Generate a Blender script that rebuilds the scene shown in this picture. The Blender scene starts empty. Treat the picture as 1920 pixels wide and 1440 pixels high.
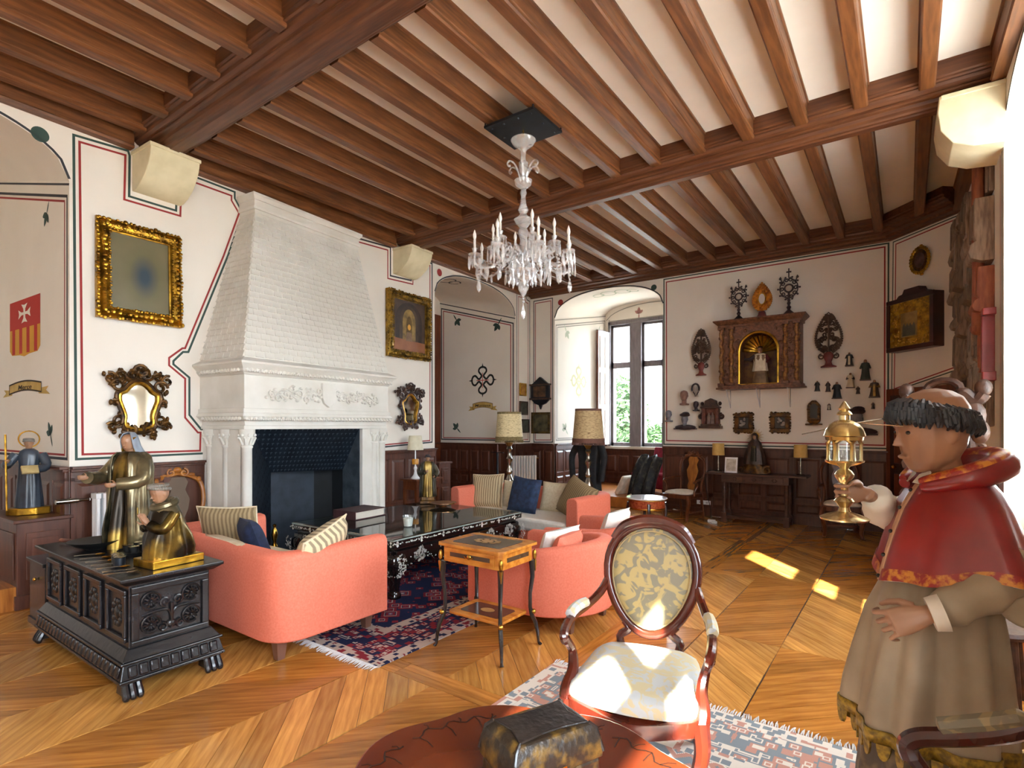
import bpy, bmesh, math, random
from mathutils import Vector, Matrix, Euler

# ------------------------------------------------------------------ camera, sky, sun, exposure
EYE, FPX, HZ = 1.6, 1029.0, 798.0
YAW = math.radians(35.72)
scene = bpy.context.scene
col = scene.collection
cam_d = bpy.data.cameras.new('camera'); cam = bpy.data.objects.new('camera', cam_d); col.objects.link(cam)
cam.location = (0, 0, EYE); cam.rotation_euler = (math.pi/2, 0, YAW)
cam_d.sensor_width = 36; cam_d.lens = FPX/1920*36
cam_d.shift_y = (HZ-720)/1920
cam_d.clip_start = 0.05
scene.camera = cam

world = bpy.data.worlds.new('sky'); scene.world = world; world.use_nodes = True
bg = world.node_tree.nodes['Background']
bg.inputs[0].default_value = (0.79, 0.895, 1.0, 1); bg.inputs[1].default_value = 10.0

sun_d = bpy.data.lights.new('sun', 'SUN'); sun = bpy.data.objects.new('sun', sun_d); col.objects.link(sun)
sun_d.energy = 18; sun_d.angle = math.radians(0.7); sun_d.color = (1.0, 0.93, 0.82)
SUNV = Vector((-0.646, 0.763, -0.864)).normalized()
sun.rotation_euler = SUNV.to_track_quat('-Z', 'Y').to_euler()

def portal(loc, rot, sx, sy):
    d = bpy.data.lights.new('window_portal', 'AREA'); o = bpy.data.objects.new('window_portal', d); col.objects.link(o)
    d.shape = 'RECTANGLE'; d.size = sx; d.size_y = sy; d.cycles.is_portal = True
    o.location = loc; o.rotation_euler = rot
# openings: right wall (three windows), far wall window; a portal only guides sampling, it gives no light itself
portal((1.42, 4.6, 2.5), (0, math.pi/2, 0), 3.2, 2.5)
portal((1.42, -0.45, 2.5), (0, math.pi/2, 0), 3.2, 2.4)
portal((1.42, -2.55, 2.5), (0, math.pi/2, 0), 3.2, .7)
portal((-5.24, 12.5, 2.6), (-math.pi/2, 0, 0), 1.5, 3.1)

vs = scene.view_settings
vs.view_transform = 'Standard'; vs.look = 'None'; vs.gamma = 1.0; vs.use_curve_mapping = False
vs.exposure = 2.1
scene.display_settings.display_device = 'sRGB'
cy = scene.cycles
cy.max_bounces = 10; cy.diffuse_bounces = 6; cy.glossy_bounces = 4; cy.transmission_bounces = 6; cy.transparent_max_bounces = 16
cy.caustics_reflective = False; cy.caustics_refractive = False
cy.sample_clamp_indirect = 6.0
cy.use_denoising = True

# ------------------------------------------------------------------ geometry of sight (for reading positions off real planes)
S_, C_ = math.sin(YAW), math.cos(YAW)
def ray(u):
    t = (u-960)/FPX
    return (-S_+t*C_, C_+t*S_)
def at_z(u, v, z):
    d = (EYE-z)*FPX/(v-HZ); r = ray(u); return Vector((d*r[0], d*r[1], z))
def at_d(u, v, d):
    r = ray(u); return Vector((d*r[0], d*r[1], EYE-(v-HZ)*d/FPX))
def depth(p): return -p[0]*S_+p[1]*C_

class Wall:
    """a vertical plane; s runs left to right as seen from the room, n points into the room"""
    def __init__(self, x, y, ang):
        self.o = Vector((x, y)); self.a = ang
        self.s = Vector((math.cos(ang), math.sin(ang))); self.n = Vector((math.sin(ang), -math.cos(ang)))
    def pt(self, s, z, n=0.0):
        p = self.o+self.s*s+self.n*n; return Vector((p.x, p.y, z))
    def px(self, u, v, n=0.0):
        r = Vector(ray(u)); o = self.o+self.n*n
        d = o.dot(self.n)/r.dot(self.n); p = r*d
        return ((p-self.o).dot(self.s), EYE-(v-HZ)*d/FPX)
    def mat(self, s, z, n=0.0):
        return Matrix.Translation(self.pt(s, z, n)) @ Matrix.Rotation(self.a, 4, 'Z')

LW = Wall(-6.21, 0, math.radians(90+2.47))      # left (fireplace) wall
FW = Wall(0, 9.95, 0)                            # far wall
CH = Wall(-0.2, 9.95, math.atan2(-0.83, 0.775))  # canted wall in the far right corner
RW = Wall(0.75, 0, math.atan2(-1, 0.019))        # right wall

# ------------------------------------------------------------------ mesh builder
class MB:
    def __init__(self, m=None):
        self.v = []; self.f = []; self.m = m
    def add(self, vs_, fs, m=None):
        b = len(self.v)
        for p in vs_:
            p = Vector(p)
            if m is not None: p = m @ p
            if self.m is not None: p = self.m @ p
            self.v.append(p)
        for f in fs: self.f.append(tuple(i+b for i in f))
        return self
    def box(self, x0, x1, y0, y1, z0, z1, m=None):
        return self.add([(x0,y0,z0),(x1,y0,z0),(x1,y1,z0),(x0,y1,z0),(x0,y0,z1),(x1,y0,z1),(x1,y1,z1),(x0,y1,z1)],
            [(0,3,2,1),(4,5,6,7),(0,1,5,4),(1,2,6,5),(2,3,7,6),(3,0,4,7)], m)
    def cbox(self, c, s, m=None):
        return self.box(c[0]-s[0]/2, c[0]+s[0]/2, c[1]-s[1]/2, c[1]+s[1]/2, c[2]-s[2]/2, c[2]+s[2]/2, m)
    def taper(self, x0,x1,y0,y1,z0, X0,X1,Y0,Y1,z1, m=None):
        return self.add([(x0,y0,z0),(x1,y0,z0),(x1,y1,z0),(x0,y1,z0),(X0,Y0,z1),(X1,Y0,z1),(X1,Y1,z1),(X0,Y1,z1)],
            [(0,3,2,1),(4,5,6,7),(0,1,5,4),(1,2,6,5),(2,3,7,6),(3,0,4,7)], m)
    def prism(self, poly, a, b, axis='y', m=None):
        n = len(poly)
        def P(p, t):
            if axis == 'y': return (p[0], t, p[1])
            if axis == 'x': return (t, p[0], p[1])
            return (p[0], p[1], t)
        vs_ = [P(p, a) for p in poly]+[P(p, b) for p in poly]
        fs = [tuple(range(n)), tuple(range(2*n-1, n-1, -1))]+[(i, (i+1) % n, n+(i+1) % n, n+i) for i in range(n)]
        return self.add(vs_, fs, m)
    def loft(self, rings, caps=(True, True), closed=True, m=None):
        n = len(rings[0]); vs_ = [p for r in rings for p in r]; fs = []
        for k in range(len(rings)-1):
            for i in range(n if closed else n-1):
                j = (i+1) % n
                fs.append((k*n+i, k*n+j, (k+1)*n+j, (k+1)*n+i))
        if caps[0]: fs.append(tuple(range(n-1, -1, -1)))
        if caps[1]: fs.append(tuple((len(rings)-1)*n+i for i in range(n)))
        return self.add(vs_, fs, m)
    def lathe(self, prof, n=16, c=(0,0,0), m=None, sx=1, sy=1):
        rings = []
        for r, z in prof:
            rings.append([(c[0]+max(r, 1e-4)*math.cos(2*math.pi*i/n)*sx, c[1]+max(r, 1e-4)*math.sin(2*math.pi*i/n)*sy, c[2]+z) for i in range(n)])
        return self.loft(rings, m=m)
    def cyl(self, c, r, h, n=16, m=None):
        return self.lathe([(r, 0), (r, h)], n, c, m)
    def tube(self, pts, r, n=6, closed=False, m=None, flat=1.0):
        pts = [Vector(p) for p in pts]; k = len(pts)
        rs = r if isinstance(r, (list, tuple)) else [r]*k
        T = []
        for i in range(k):
            if closed: t = pts[(i+1) % k]-pts[i-1]
            else: t = pts[min(i+1, k-1)]-pts[max(i-1, 0)]
            if t.length < 1e-9: t = Vector((0, 0, 1))
            T.append(t.normalized())
        up = Vector((0, 0, 1)) if abs(T[0].z) < 0.9 else Vector((1, 0, 0))
        N = (up-T[0]*up.dot(T[0])).normalized(); rings = []
        for i in range(k):
            N = (N-T[i]*N.dot(T[i]))
            N = N.normalized() if N.length > 1e-6 else T[i].orthogonal().normalized()
            B = T[i].cross(N)
            rings.append([pts[i]+(N*math.cos(2*math.pi*j/n)+B*math.sin(2*math.pi*j/n)*flat)*rs[i] for j in range(n)])
        if closed:
            rings.append(rings[0]); return self.loft(rings, (False, False), m=m)
        return self.loft(rings, m=m)
    def ball(self, c, r, nu=12, nv=8, m=None):
        if not isinstance(r, (list, tuple)): r = (r, r, r)
        rings = []
        for k in range(nv+1):
            a = -math.pi/2+math.pi*k/nv; q = max(math.cos(a), 1e-3)
            rings.append([(c[0]+r[0]*q*math.cos(2*math.pi*i/nu), c[1]+r[1]*q*math.sin(2*math.pi*i/nu), c[2]+r[2]*math.sin(a)) for i in range(nu)])
        return self.loft(rings, m=m)
    def fan(self, poly3, m=None):
        return self.add(poly3, [tuple(range(len(poly3)))], m)
    def line(self, pts, w, P, closed=False, t=0.0015):
        """flat band of width w along 2D pts; P maps (a, b, height) to 3D; the band is t proud"""
        k = len(pts); V = [Vector(p) for p in pts]; L = []; R = []
        for i in range(k):
            if closed or 0 < i < k-1:
                a = (V[i]-V[i-1]); b = (V[(i+1) % k]-V[i])
                a = a.normalized() if a.length else b.normalized(); b = b.normalized() if b.length else a
                n1 = Vector((-a.y, a.x)); n2 = Vector((-b.y, b.x)); n = n1+n2
                n = n/max(n.length_squared/2, 0.35) if n.length > 1e-6 else n1
            else:
                d = (V[1]-V[0]) if i == 0 else (V[-1]-V[-2]); d.normalize(); n = Vector((-d.y, d.x))
            L.append(V[i]+n*w/2); R.append(V[i]-n*w/2)
        vs_ = [P(p.x, p.y, t) for p in L]+[P(p.x, p.y, t) for p in R]
        fs = [(i, (i+1) % k, k+(i+1) % k, k+i) for i in range(k if closed else k-1)]
        return self.add(vs_, fs)
    def build(self, name, mat, parent=None, idx=None, smooth=True, bevel=0, ang=40, subd=0, remesh=0, loc=None, solid=0, seg=2, recalc=True):
        me = bpy.data.meshes.new(name)
        me.from_pydata([tuple(p) for p in self.v], [], self.f)
        if recalc:
            bm = bmesh.new(); bm.from_mesh(me); bmesh.ops.recalc_face_normals(bm, faces=bm.faces)
            bm.to_mesh(me); bm.free()
        if smooth:
            me.shade_smooth()
            if not (subd or remesh): me.set_sharp_from_angle(angle=math.radians(ang))
        ms = mat if isinstance(mat, (list, tuple)) else [mat]
        for q in ms: me.materials.append(q)
        if idx: me.polygons.foreach_set('material_index', idx)
        o = bpy.data.objects.new(name, me); col.objects.link(o)
        if parent is not None: o.parent = parent
        if loc is not None: o.location = loc
        if solid:
            md = o.modifiers.new('solid', 'SOLIDIFY'); md.thickness = solid; md.offset = 0
        if bevel:
            md = o.modifiers.new('bevel', 'BEVEL'); md.width = bevel; md.segments = seg; md.limit_method = 'ANGLE'
        if remesh:
            md = o.modifiers.new('remesh', 'REMESH'); md.mode = 'VOXEL'; md.voxel_size = remesh; md.use_smooth_shade = True
            md = o.modifiers.new('smooth', 'SMOOTH'); md.iterations = 3; md.factor = 0.5
        if subd:
            md = o.modifiers.new('subd', 'SUBSURF'); md.levels = subd; md.render_levels = subd
        return o

def thing(name, label, cat, loc=(0, 0, 0), rotz=0.0, group=None, m=None):
    o = bpy.data.objects.new(name, None); col.objects.link(o); o.empty_display_size = 0.05
    if m is not None: o.matrix_world = m
    else:
        o.location = loc; o.rotation_euler = (0, 0, rotz)
    return tag(o, label, cat, group)
def tag(o, label=None, cat=None, group=None, kind=None):
    if label: o['label'] = label
    if cat: o['category'] = cat
    if group: o['group'] = group
    if kind: o['kind'] = kind
    return o
def struct(o): o['kind'] = 'structure'; return o
def setting(name, m=None):
    o = bpy.data.objects.new(name, None); col.objects.link(o); o.empty_display_size = 0.05
    if m is not None: o.matrix_world = m
    o['kind'] = 'structure'; return o
def copy_tree(o, parent=None, label=None, loc=None, rot=None, group=None):
    c = o.copy(); col.objects.link(c); c.parent = parent
    if label: c['label'] = label
    if group: c['group'] = group
    if loc is not None: c.location = loc
    if rot is not None: c.rotation_euler = rot
    for ch in list(o.children): copy_tree(ch, c)
    return c
def face_view(x, y, a):     # faces the camera for a = 0, the picture's left for a = 90 degrees
    L = math.hypot(x, y); vx, vy = x/L, y/L; a = math.radians(a)
    return face_to(-vx*math.cos(a)-vy*math.sin(a), -vy*math.cos(a)+vx*math.sin(a))
def face_to(dx, dy):        # rotation that turns a thing's front (-Y) to the direction (dx, dy)
    return math.atan2(dy, dx)+math.pi/2
def TR(x, y, z, rx=0, ry=0, rz=0, s=1):
    return Matrix.Translation((x, y, z)) @ Euler((rx, ry, rz)).to_matrix().to_4x4() @ Matrix.Scale(s, 4)
def arc(cx, cz, r, a0, a1, n, rz=None):
    rz = r if rz is None else rz
    return [(cx+r*math.cos(math.radians(a0+(a1-a0)*i/n)), cz+rz*math.sin(math.radians(a0+(a1-a0)*i/n))) for i in range(n+1)]
def spiral(cx, cz, r0, r1, a0, turns, n=14):
    return [(cx+(r0+(r1-r0)*i/n)*math.cos(a0+turns*2*math.pi*i/n), cz+(r0+(r1-r0)*i/n)*math.sin(a0+turns*2*math.pi*i/n)) for i in range(n+1)]
def smooth_path(pts, k=6, closed=False):
    """Catmull-Rom through the points"""
    P = [Vector(p) for p in pts]; n = len(P); out = []
    rng = range(n) if closed else range(n-1)
    for i in rng:
        p0 = P[i-1] if (closed or i > 0) else P[0]; p1 = P[i]; p2 = P[(i+1) % n]
        p3 = P[(i+2) % n] if (closed or i+2 < n) else P[-1]
        for j in range(k):
            t = j/k
            out.append(0.5*((2*p1)+(p2-p0)*t+(2*p0-5*p1+4*p2-p3)*t*t+(3*p1-p0-3*p2+p3)*t*t*t))
    if not closed: out.append(P[-1])
    return out

# ------------------------------------------------------------------ materials
def srgb(h):
    h = h.lstrip('#'); c = [int(h[i:i+2], 16)/255 for i in (0, 2, 4)]
    return tuple((x/12.92 if x <= 0.04045 else ((x+0.055)/1.055)**2.4) for x in c)+(1,)
def C(x): return srgb(x) if isinstance(x, str) else tuple(x)+(1,)
_mats = {}
def mat(name, c1, c2=None, rough=0.5, metal=0.0, scale=8.0, stretch=(1, 1, 1), detail=4, bump=0.0, bscale=None,
        coat=0.0, sheen=0.0, alpha=1.0, spec=0.5, lo=0.35, hi=0.65, emit=0, trans=0.0, rnd=0.0, island=False, wave=False, dist=0.0, rot=0.0):
    if name in _mats: return _mats[name]
    m = bpy.data.materials.new(name); m.use_nodes = True; nt = m.node_tree; N = nt.nodes; Lk = nt.links
    b = N['Principled BSDF']; c1 = C(c1)
    b.inputs['Base Color'].default_value = c1; b.inputs['Roughness'].default_value = rough; b.inputs['Metallic'].default_value = metal
    b.inputs['Specular IOR Level'].default_value = spec
    if coat: b.inputs['Coat Weight'].default_value = coat; b.inputs['Coat Roughness'].default_value = 0.08
    if sheen: b.inputs['Sheen Weight'].default_value = sheen; b.inputs['Sheen Roughness'].default_value = 0.4; b.inputs['Sheen Tint'].default_value = c1
    if alpha < 1: b.inputs['Alpha'].default_value = alpha
    if trans: b.inputs['Transmission Weight'].default_value = trans
    if emit: b.inputs['Emission Color'].default_value = c1; b.inputs['Emission Strength'].default_value = emit
    mp = None
    if c2 is not None or bump:
        tc = N.new('ShaderNodeTexCoord'); mp = N.new('ShaderNodeMapping'); src_ = tc.outputs['Object']
        if rot:
            vr = N.new('ShaderNodeVectorRotate'); vr.rotation_type = 'Z_AXIS'; vr.inputs['Angle'].default_value = rot; Lk.new(src_, vr.inputs['Vector']); src_ = vr.outputs[0]
        Lk.new(src_, mp.inputs[0])
        mp.inputs['Scale'].default_value = stretch
    if c2 is not None:
        if wave:
            tx = N.new('ShaderNodeTexWave'); tx.inputs['Scale'].default_value = scale; tx.inputs['Distortion'].default_value = dist; tx.inputs['Detail'].default_value = detail
            outp = tx.outputs['Fac']
        else:
            tx = N.new('ShaderNodeTexNoise'); tx.inputs['Scale'].default_value = scale; tx.inputs['Detail'].default_value = detail
            tx.inputs['Distortion'].default_value = dist; outp = tx.outputs['Fac']
        Lk.new(mp.outputs[0], tx.inputs['Vector'])
        rp = N.new('ShaderNodeValToRGB'); rp.color_ramp.elements[0].position = lo; rp.color_ramp.elements[1].position = hi
        rp.color_ramp.elements[0].color = c1; rp.color_ramp.elements[1].color = C(c2)
        Lk.new(outp, rp.inputs[0]); last = rp.outputs[0]
        if rnd:
            hs = N.new('ShaderNodeHueSaturation'); mr = N.new('ShaderNodeMapRange')
            src = N.new('ShaderNodeNewGeometry').outputs['Random Per Island'] if island else N.new('ShaderNodeObjectInfo').outputs['Random']
            Lk.new(src, mr.inputs[0]); mr.inputs[3].default_value = 1-rnd; mr.inputs[4].default_value = 1+rnd
            Lk.new(mr.outputs[0], hs.inputs['Value']); Lk.new(last, hs.inputs['Color']); last = hs.outputs[0]
        Lk.new(last, b.inputs['Base Color'])
    if bump:
        t2 = N.new('ShaderNodeTexNoise'); t2.inputs['Scale'].default_value = bscale or scale*3; t2.inputs['Detail'].default_value = 3
        Lk.new(mp.outputs[0], t2.inputs['Vector'])
        bp = N.new('ShaderNodeBump'); bp.inputs['Strength'].default_value = bump; bp.inputs['Distance'].default_value = 0.01
        Lk.new(t2.outputs['Fac'], bp.inputs['Height']); Lk.new(bp.outputs[0], b.inputs['Normal'])
    _mats[name] = m; return m

PLASTER = mat('cream_plaster', '#ece5da', '#e6ded2', rough=0.9, scale=1.2, bump=0.03, bscale=60)
CEILP = mat('ceiling_plaster', '#f1ece2', '#ebe5da', rough=0.9, scale=1.5)
STONE = mat('white_stone', '#e4e1d9', '#d8d4ca', rough=0.85, scale=3, bump=0.06, bscale=50)
CREAMST = mat('corbel_stone', '#e6dcba', '#d8cda8', rough=0.85, scale=5, bump=0.05)
BEAM = mat('beam_wood', '#5e371d', '#80502c', rough=0.42, scale=2.5, stretch=(14, 1.2, 14), detail=5, rnd=0.10, bump=0.04, bscale=9)
BEAMX = mat('main_beam_wood', '#4f2b18', '#6d4226', rough=0.42, scale=2.5, stretch=(1.0, 14, 14), detail=5, rnd=0.05, bump=0.04, bscale=9)
PANEL = mat('dark_panel_wood', '#46261a', '#5f3626', rough=0.38, scale=2.2, stretch=(9, 9, 1), detail=5, rnd=0.10, bump=0.04)
DOORW = mat('door_wood', '#5b2a16', '#7a3d20', rough=0.4, scale=2.2, stretch=(9, 9, 1), detail=5, bump=0.04)
GREENP = mat('green_paint', '#3b5049', rough=0.85)
REDP = mat('red_paint', '#9c3432', rough=0.85)
DARKP = mat('dark_paint', '#3c3c40', rough=0.85)
MARPLE = mat('mahogany', '#3e140d', '#5e2314', rough=0.22, scale=3, stretch=(3, 3, 1), detail=5, coat=0.4)
WALNUT = mat('walnut', '#4c2412', '#6d3a1d', rough=0.32, scale=4, stretch=(6, 6, 1), detail=5)
HONEY = mat('honey_wood', '#8a4f1a', '#b0702a', rough=0.35, scale=5, stretch=(5, 5, 1), detail=5)
BLACKW = mat('black_carved_oak', '#131112', '#242022', rough=0.26, scale=7, detail=5, bump=0.15, bscale=30)
GOLD = mat('old_gilding', '#5a3c10', '#c2922c', rough=0.28, metal=0.85, scale=9, lo=0.3, hi=0.6, bump=0.35, bscale=26)
GILT = mat('bright_gilding', '#8a5f16', '#d8a83c', rough=0.3, metal=0.8, scale=14, bump=0.25, bscale=40)
DKGILT = mat('dark_gilding', '#2a1a0e', '#6b4716', rough=0.4, metal=0.55, scale=16, bump=0.3, bscale=45)
DARKCARV = mat('dark_carved_wood', '#2c1a14', '#4c3022', rough=0.42, scale=14, bump=0.3, bscale=40)
REDCARV = mat('red_brown_carved_wood', '#4a2018', '#7a4632', rough=0.5, scale=22, bump=0.4, bscale=50)
SILVER = mat('silver_metal', '#8e8a80', '#c9c5ba', rough=0.22, metal=1.0, scale=6)
IRON = mat('black_iron', '#11151c', '#1e2630', rough=0.45, metal=0.4, scale=6)
BRASS = mat('brass', '#a37a2c', '#d0a850', rough=0.25, metal=1.0, scale=6)
MIRROR = mat('mirror_glass', '#d9dcd6', '#c2c6c2', rough=0.04, metal=1.0, scale=5)
WHITE = mat('white_enamel', '#e6e8ea', rough=0.35)
BLACK = mat('black_plastic', '#121212', rough=0.5)
def glass_mat(name, tint, gloss=0.12, body=0.0):
    m = bpy.data.materials.new(name); m.use_nodes = True; nt = m.node_tree; N = nt.nodes; L = nt.links
    out = N['Material Output']; N.remove(N['Principled BSDF'])
    tr = N.new('ShaderNodeBsdfTransparent'); tr.inputs[0].default_value = tint
    gl = N.new('ShaderNodeBsdfGlossy'); gl.inputs['Roughness'].default_value = 0.03
    mx = N.new('ShaderNodeMixShader'); mx.inputs[0].default_value = gloss; L.new(tr.outputs[0], mx.inputs[1]); L.new(gl.outputs[0], mx.inputs[2])
    last = mx.outputs[0]
    if body:
        df = N.new('ShaderNodeBsdfPrincipled'); df.inputs['Base Color'].default_value = (0.93, 0.93, 0.92, 1); df.inputs['Roughness'].default_value = 0.08
        m2 = N.new('ShaderNodeMixShader'); m2.inputs[0].default_value = body; L.new(last, m2.inputs[1]); L.new(df.outputs[0], m2.inputs[2]); last = m2.outputs[0]
    L.new(last, out.inputs[0]); return m
PANE = glass_mat('window_glass', (0.97, 0.99, 1, 1), 0.05)
CRYSTAL = glass_mat('cut_crystal', (0.96, 0.96, 0.97, 1), body=0.26)
CLEARG = glass_mat('clear_glass', (0.94, 0.97, 0.96, 1), body=0.06)
# ================================================================== THE ROOM
WT = 4.35          # underside of the wall plates
ZP = 4.64          # plaster between the joists
ZJ = 4.45          # underside of the joists
WZ = 1.22          # top of the wainscot
rnd = random.Random(11)

# ---- floor: chevron parquet, plank by plank
def plank_mats():
    a = dict(rough=0.2, scale=2.2, stretch=(1.3, 16, 1), detail=6, spec=0.5, coat=0.25)
    near, far = [], []
    for k, (r, c1, c2) in enumerate(((-45, '#8c5220', '#c6863c'), (45, '#9c642c', '#d89e52'), (0, '#8e5624', '#c8883e'), (90, '#8e5624', '#c8883e'))):  # second chevron direction coloured paler, standing in for the sheen off its grain
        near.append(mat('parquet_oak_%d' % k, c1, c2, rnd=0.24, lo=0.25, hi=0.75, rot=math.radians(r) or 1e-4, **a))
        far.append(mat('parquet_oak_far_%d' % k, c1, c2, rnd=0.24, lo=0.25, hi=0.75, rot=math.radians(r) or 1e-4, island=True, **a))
    return near, far
PLK, PLKF = plank_mats()
GAP = mat('floor_joint', '#3a1c0a', rough=0.6)
floor = struct(MB().box(-9.2, 1.6, -3.6, 13, -0.2, -0.006).build('floor', GAP, smooth=False))
CW, STEP, SLOPE = 0.545, 0.185, 1.0
X0 = -1.83
planks = []; kinds = []     # outline and lie of every plank
def clip_poly(poly, axis, lim, keep_less):
    out = []
    for i in range(len(poly)):
        a, b = poly[i], poly[(i+1) % len(poly)]
        ina = (a[axis] <= lim) if keep_less else (a[axis] >= lim); inb = (b[axis] <= lim) if keep_less else (b[axis] >= lim)
        if ina: out.append(a)
        if ina != inb:
            t = (lim-a[axis])/(b[axis]-a[axis]); out.append((a[0]+(b[0]-a[0])*t, a[1]+(b[1]-a[1])*t))
    return out
bays = [(-3.2, -1.17, 1), (-1.17, 0.67, 0), (0.67, 2.44, 1), (2.60, 4.35, 0), (4.35, 6.13, 1), (6.29, 8.1, 0), (8.1, 9.95, 1)]
for (ya, yb, flip) in bays:
    for c in range(-9, 5):
        xa = X0+c*CW; xb = xa+CW
        if c == -1: xb -= 0.075
        if c == 0: xa += 0.075
        up = ((c+flip) % 2 == 0)
        y = ya-1.2
        while y < yb+1.2:
            q = [(xa, y), (xb, y+(SLOPE*(xb-xa) if up else -SLOPE*(xb-xa))), (xb, y+STEP+(SLOPE*(xb-xa) if up else -SLOPE*(xb-xa))), (xa, y+STEP)]
            q = clip_poly(clip_poly(q, 1, ya, False), 1, yb, True)
            q = clip_poly(clip_poly(q, 0, -6.7, False), 0, 0.85, True)
            if len(q) >= 3:
                cx = sum(p[0] for p in q)/len(q); cyy = sum(p[1] for p in q)/len(q)
                k = 0.0035/ (0.09)
                q2 = [(p[0]+(cx-p[0])*0.018, p[1]+(cyy-p[1])*0.018) for p in q]
                planks.append(q2); kinds.append(0 if up else 1)
            y += STEP
for (ya, yb) in ((2.44, 2.52), (2.52, 2.60), (6.13, 6.21), (6.21, 6.29)):
    x = -6.6
    while x < 0.8:
        L = 1.3; planks.append([(x+.002, ya+.002), (x+L-.002, ya+.002), (x+L-.002, yb-.002), (x+.002, yb-.002)]); kinds.append(2); x += L
for (xa, xb) in ((-1.905, -1.83), (-1.83, -1.755)):
    for (ya, yb) in ((-3.2, -1.17), (-1.17, 0.67), (0.67, 2.44), (2.60, 4.35), (4.35, 6.13), (6.29, 8.1), (8.1, 9.95)):
        planks.append([(xa+.002, ya+.002), (xb-.002, ya+.002), (xb-.002, yb-.002), (xa+.002, yb-.002)]); kinds.append(3)
def shows(q):
    cx = sum(p[0] for p in q)/len(q); cyy = sum(p[1] for p in q)/len(q)
    d = -cx*S_+cyy*C_
    if d < 1.2: return 0
    u = 960+FPX*(cx*C_+cyy*S_)/d; v = HZ+EYE*FPX/d
    if not (-60 < u < 1980 and v < 1500): return 0
    # under the rug, the sofa, the chest and the table nothing shows
    if -5.5 < cx < -2.9 and 2.5 < cyy < 6.4: return 0
    if -5.4 < cx < -3.4 and 1.3 < cyy < 2.9: return 0
    if -1.85 < cx and cyy < 3.1: return 0
    return 1/(d*d*d)
rest = MB(); ridx = []
for i, (kd, q) in enumerate(sorted(zip(kinds, planks), key=lambda kq: -shows(kq[1]))):
    m_ = (rest if i >= 300 else MB())
    dz = rnd.uniform(-.0012, 0.0)
    if i < 300:
        cx = sum(p[0] for p in q)/len(q); cyy = sum(p[1] for p in q)/len(q); n = len(q)
        m_.add([(p[0]-cx, p[1]-cyy, -.02) for p in q]+[(p[0]-cx, p[1]-cyy, dz) for p in q], [tuple(range(n, 2*n))]+[(j, (j+1) % n, n+(j+1) % n, n+j) for j in range(n)])
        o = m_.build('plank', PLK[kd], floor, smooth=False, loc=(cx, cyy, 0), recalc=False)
    else:
        n = len(q); ridx += [kd]*(n+1)
        m_.add([(p[0], p[1], -.02) for p in q]+[(p[0], p[1], dz) for p in q], [tuple(range(n, 2*n))]+[(j, (j+1) % n, n+(j+1) % n, n+j) for j in range(n)])
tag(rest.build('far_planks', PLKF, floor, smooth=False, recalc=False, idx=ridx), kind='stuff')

# ---- walls
def arch_z(s, a):
    sa, sb, zb, zs, zc = a
    t = (s-(sa+sb)/2)/((sb-sa)/2); t = max(-1, min(1, t))
    return zs+(zc-zs)*math.sqrt(max(0, 1-abs(t)**2.3))
def wall_mesh(W, s0, s1, z1, arches, name, holes=()):
    mb = MB(); s = s0
    def quad(a, b, za, zb_, za2=None, zb2=None):
        mb.add([W.pt(a, za), W.pt(b, zb_), W.pt(b, z1 if zb2 is None else zb2), W.pt(a, z1 if za2 is None else za2)], [(0, 1, 2, 3)])
    for a in sorted(arches, key=lambda q: q[0]):
        quad(s, a[0], 0, 0)
        N = 28
        for i in range(N):
            p = a[0]+(a[1]-a[0])*i/N; q = a[0]+(a[1]-a[0])*(i+1)/N
            quad(p, q, arch_z(p, a), arch_z(q, a))
        s = a[1]
    quad(s, s1, 0, 0)
    return struct(mb.build(name, PLASTER, smooth=False))
def niche(W, a, dep, zs2, zc2, parent, back=True, step=0.2):
    """lining of a deep arched recess: two jambs, the rising vault, the back and a raised floor"""
    sa, sb, zb, zs, zc = a; mb = MB()
    b2 = (sa, sb, zb, zs2, zc2)
    mb.add([W.pt(sa, 0), W.pt(sa, 0, -dep), W.pt(sa, zs2, -dep), W.pt(sa, zs)], [(0, 1, 2, 3)])
    mb.add([W.pt(sb, 0), W.pt(sb, 0, -dep), W.pt(sb, zs2, -dep), W.pt(sb, zs)], [(0, 1, 2, 3)])
    N = 28; r1 = []; r2 = []
    for i in range(N+1):
        s = sa+(sb-sa)*i/N
        r1.append(W.pt(s, arch_z(s, a))); r2.append(W.pt(s, arch_z(s, b2), -dep))
    mb.loft([r1, r2], (False, False), closed=False)
    if back: mb.add([W.pt(sa, 0, -dep), W.pt(sb, 0, -dep), W.pt(sb, zc2+.05, -dep), W.pt(sa, zc2+.05, -dep)], [(0, 1, 2, 3)])
    o = mb.build('recess_lining', PLASTER, parent, smooth=True, ang=30)
    if step:
        st = MB(); p = [W.pt(sa, 0), W.pt(sb, 0), W.pt(sb, 0, -dep), W.pt(sa, 0, -dep)]
        st.add([(q.x, q.y, 0) for q in p]+[(q.x, q.y, step) for q in p], [(4, 5, 6, 7), (0, 1, 5, 4)])
        st.build('recess_step', HONEYF, parent, smooth=False)
    return o
HONEYF = mat('step_oak', '#8a4c1c', '#b87434', rough=0.3, scale=3, stretch=(1.5, 10, 1), detail=5)
sL = lambda u: LW.px(u, 800)[0]
A_LEFT = (-0.75, sL(130), 0, 3.86, 4.33)
A_MONT = (sL(815), sL(966), 0, 3.86, 4.31)
wall_left = wall_mesh(LW, -3.3, 9.97, ZP, [A_LEFT, A_MONT], 'wall_left')
niche(LW, A_LEFT, 2.4, 4.45, 4.62, wall_left)
niche(LW, A_MONT, 2.05, 4.42, 4.6, wall_left)
A_WIN = (FW.px(1040, 800)[0], FW.px(1243.5, 800)[0], 0, 3.86, 4.32)
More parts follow.
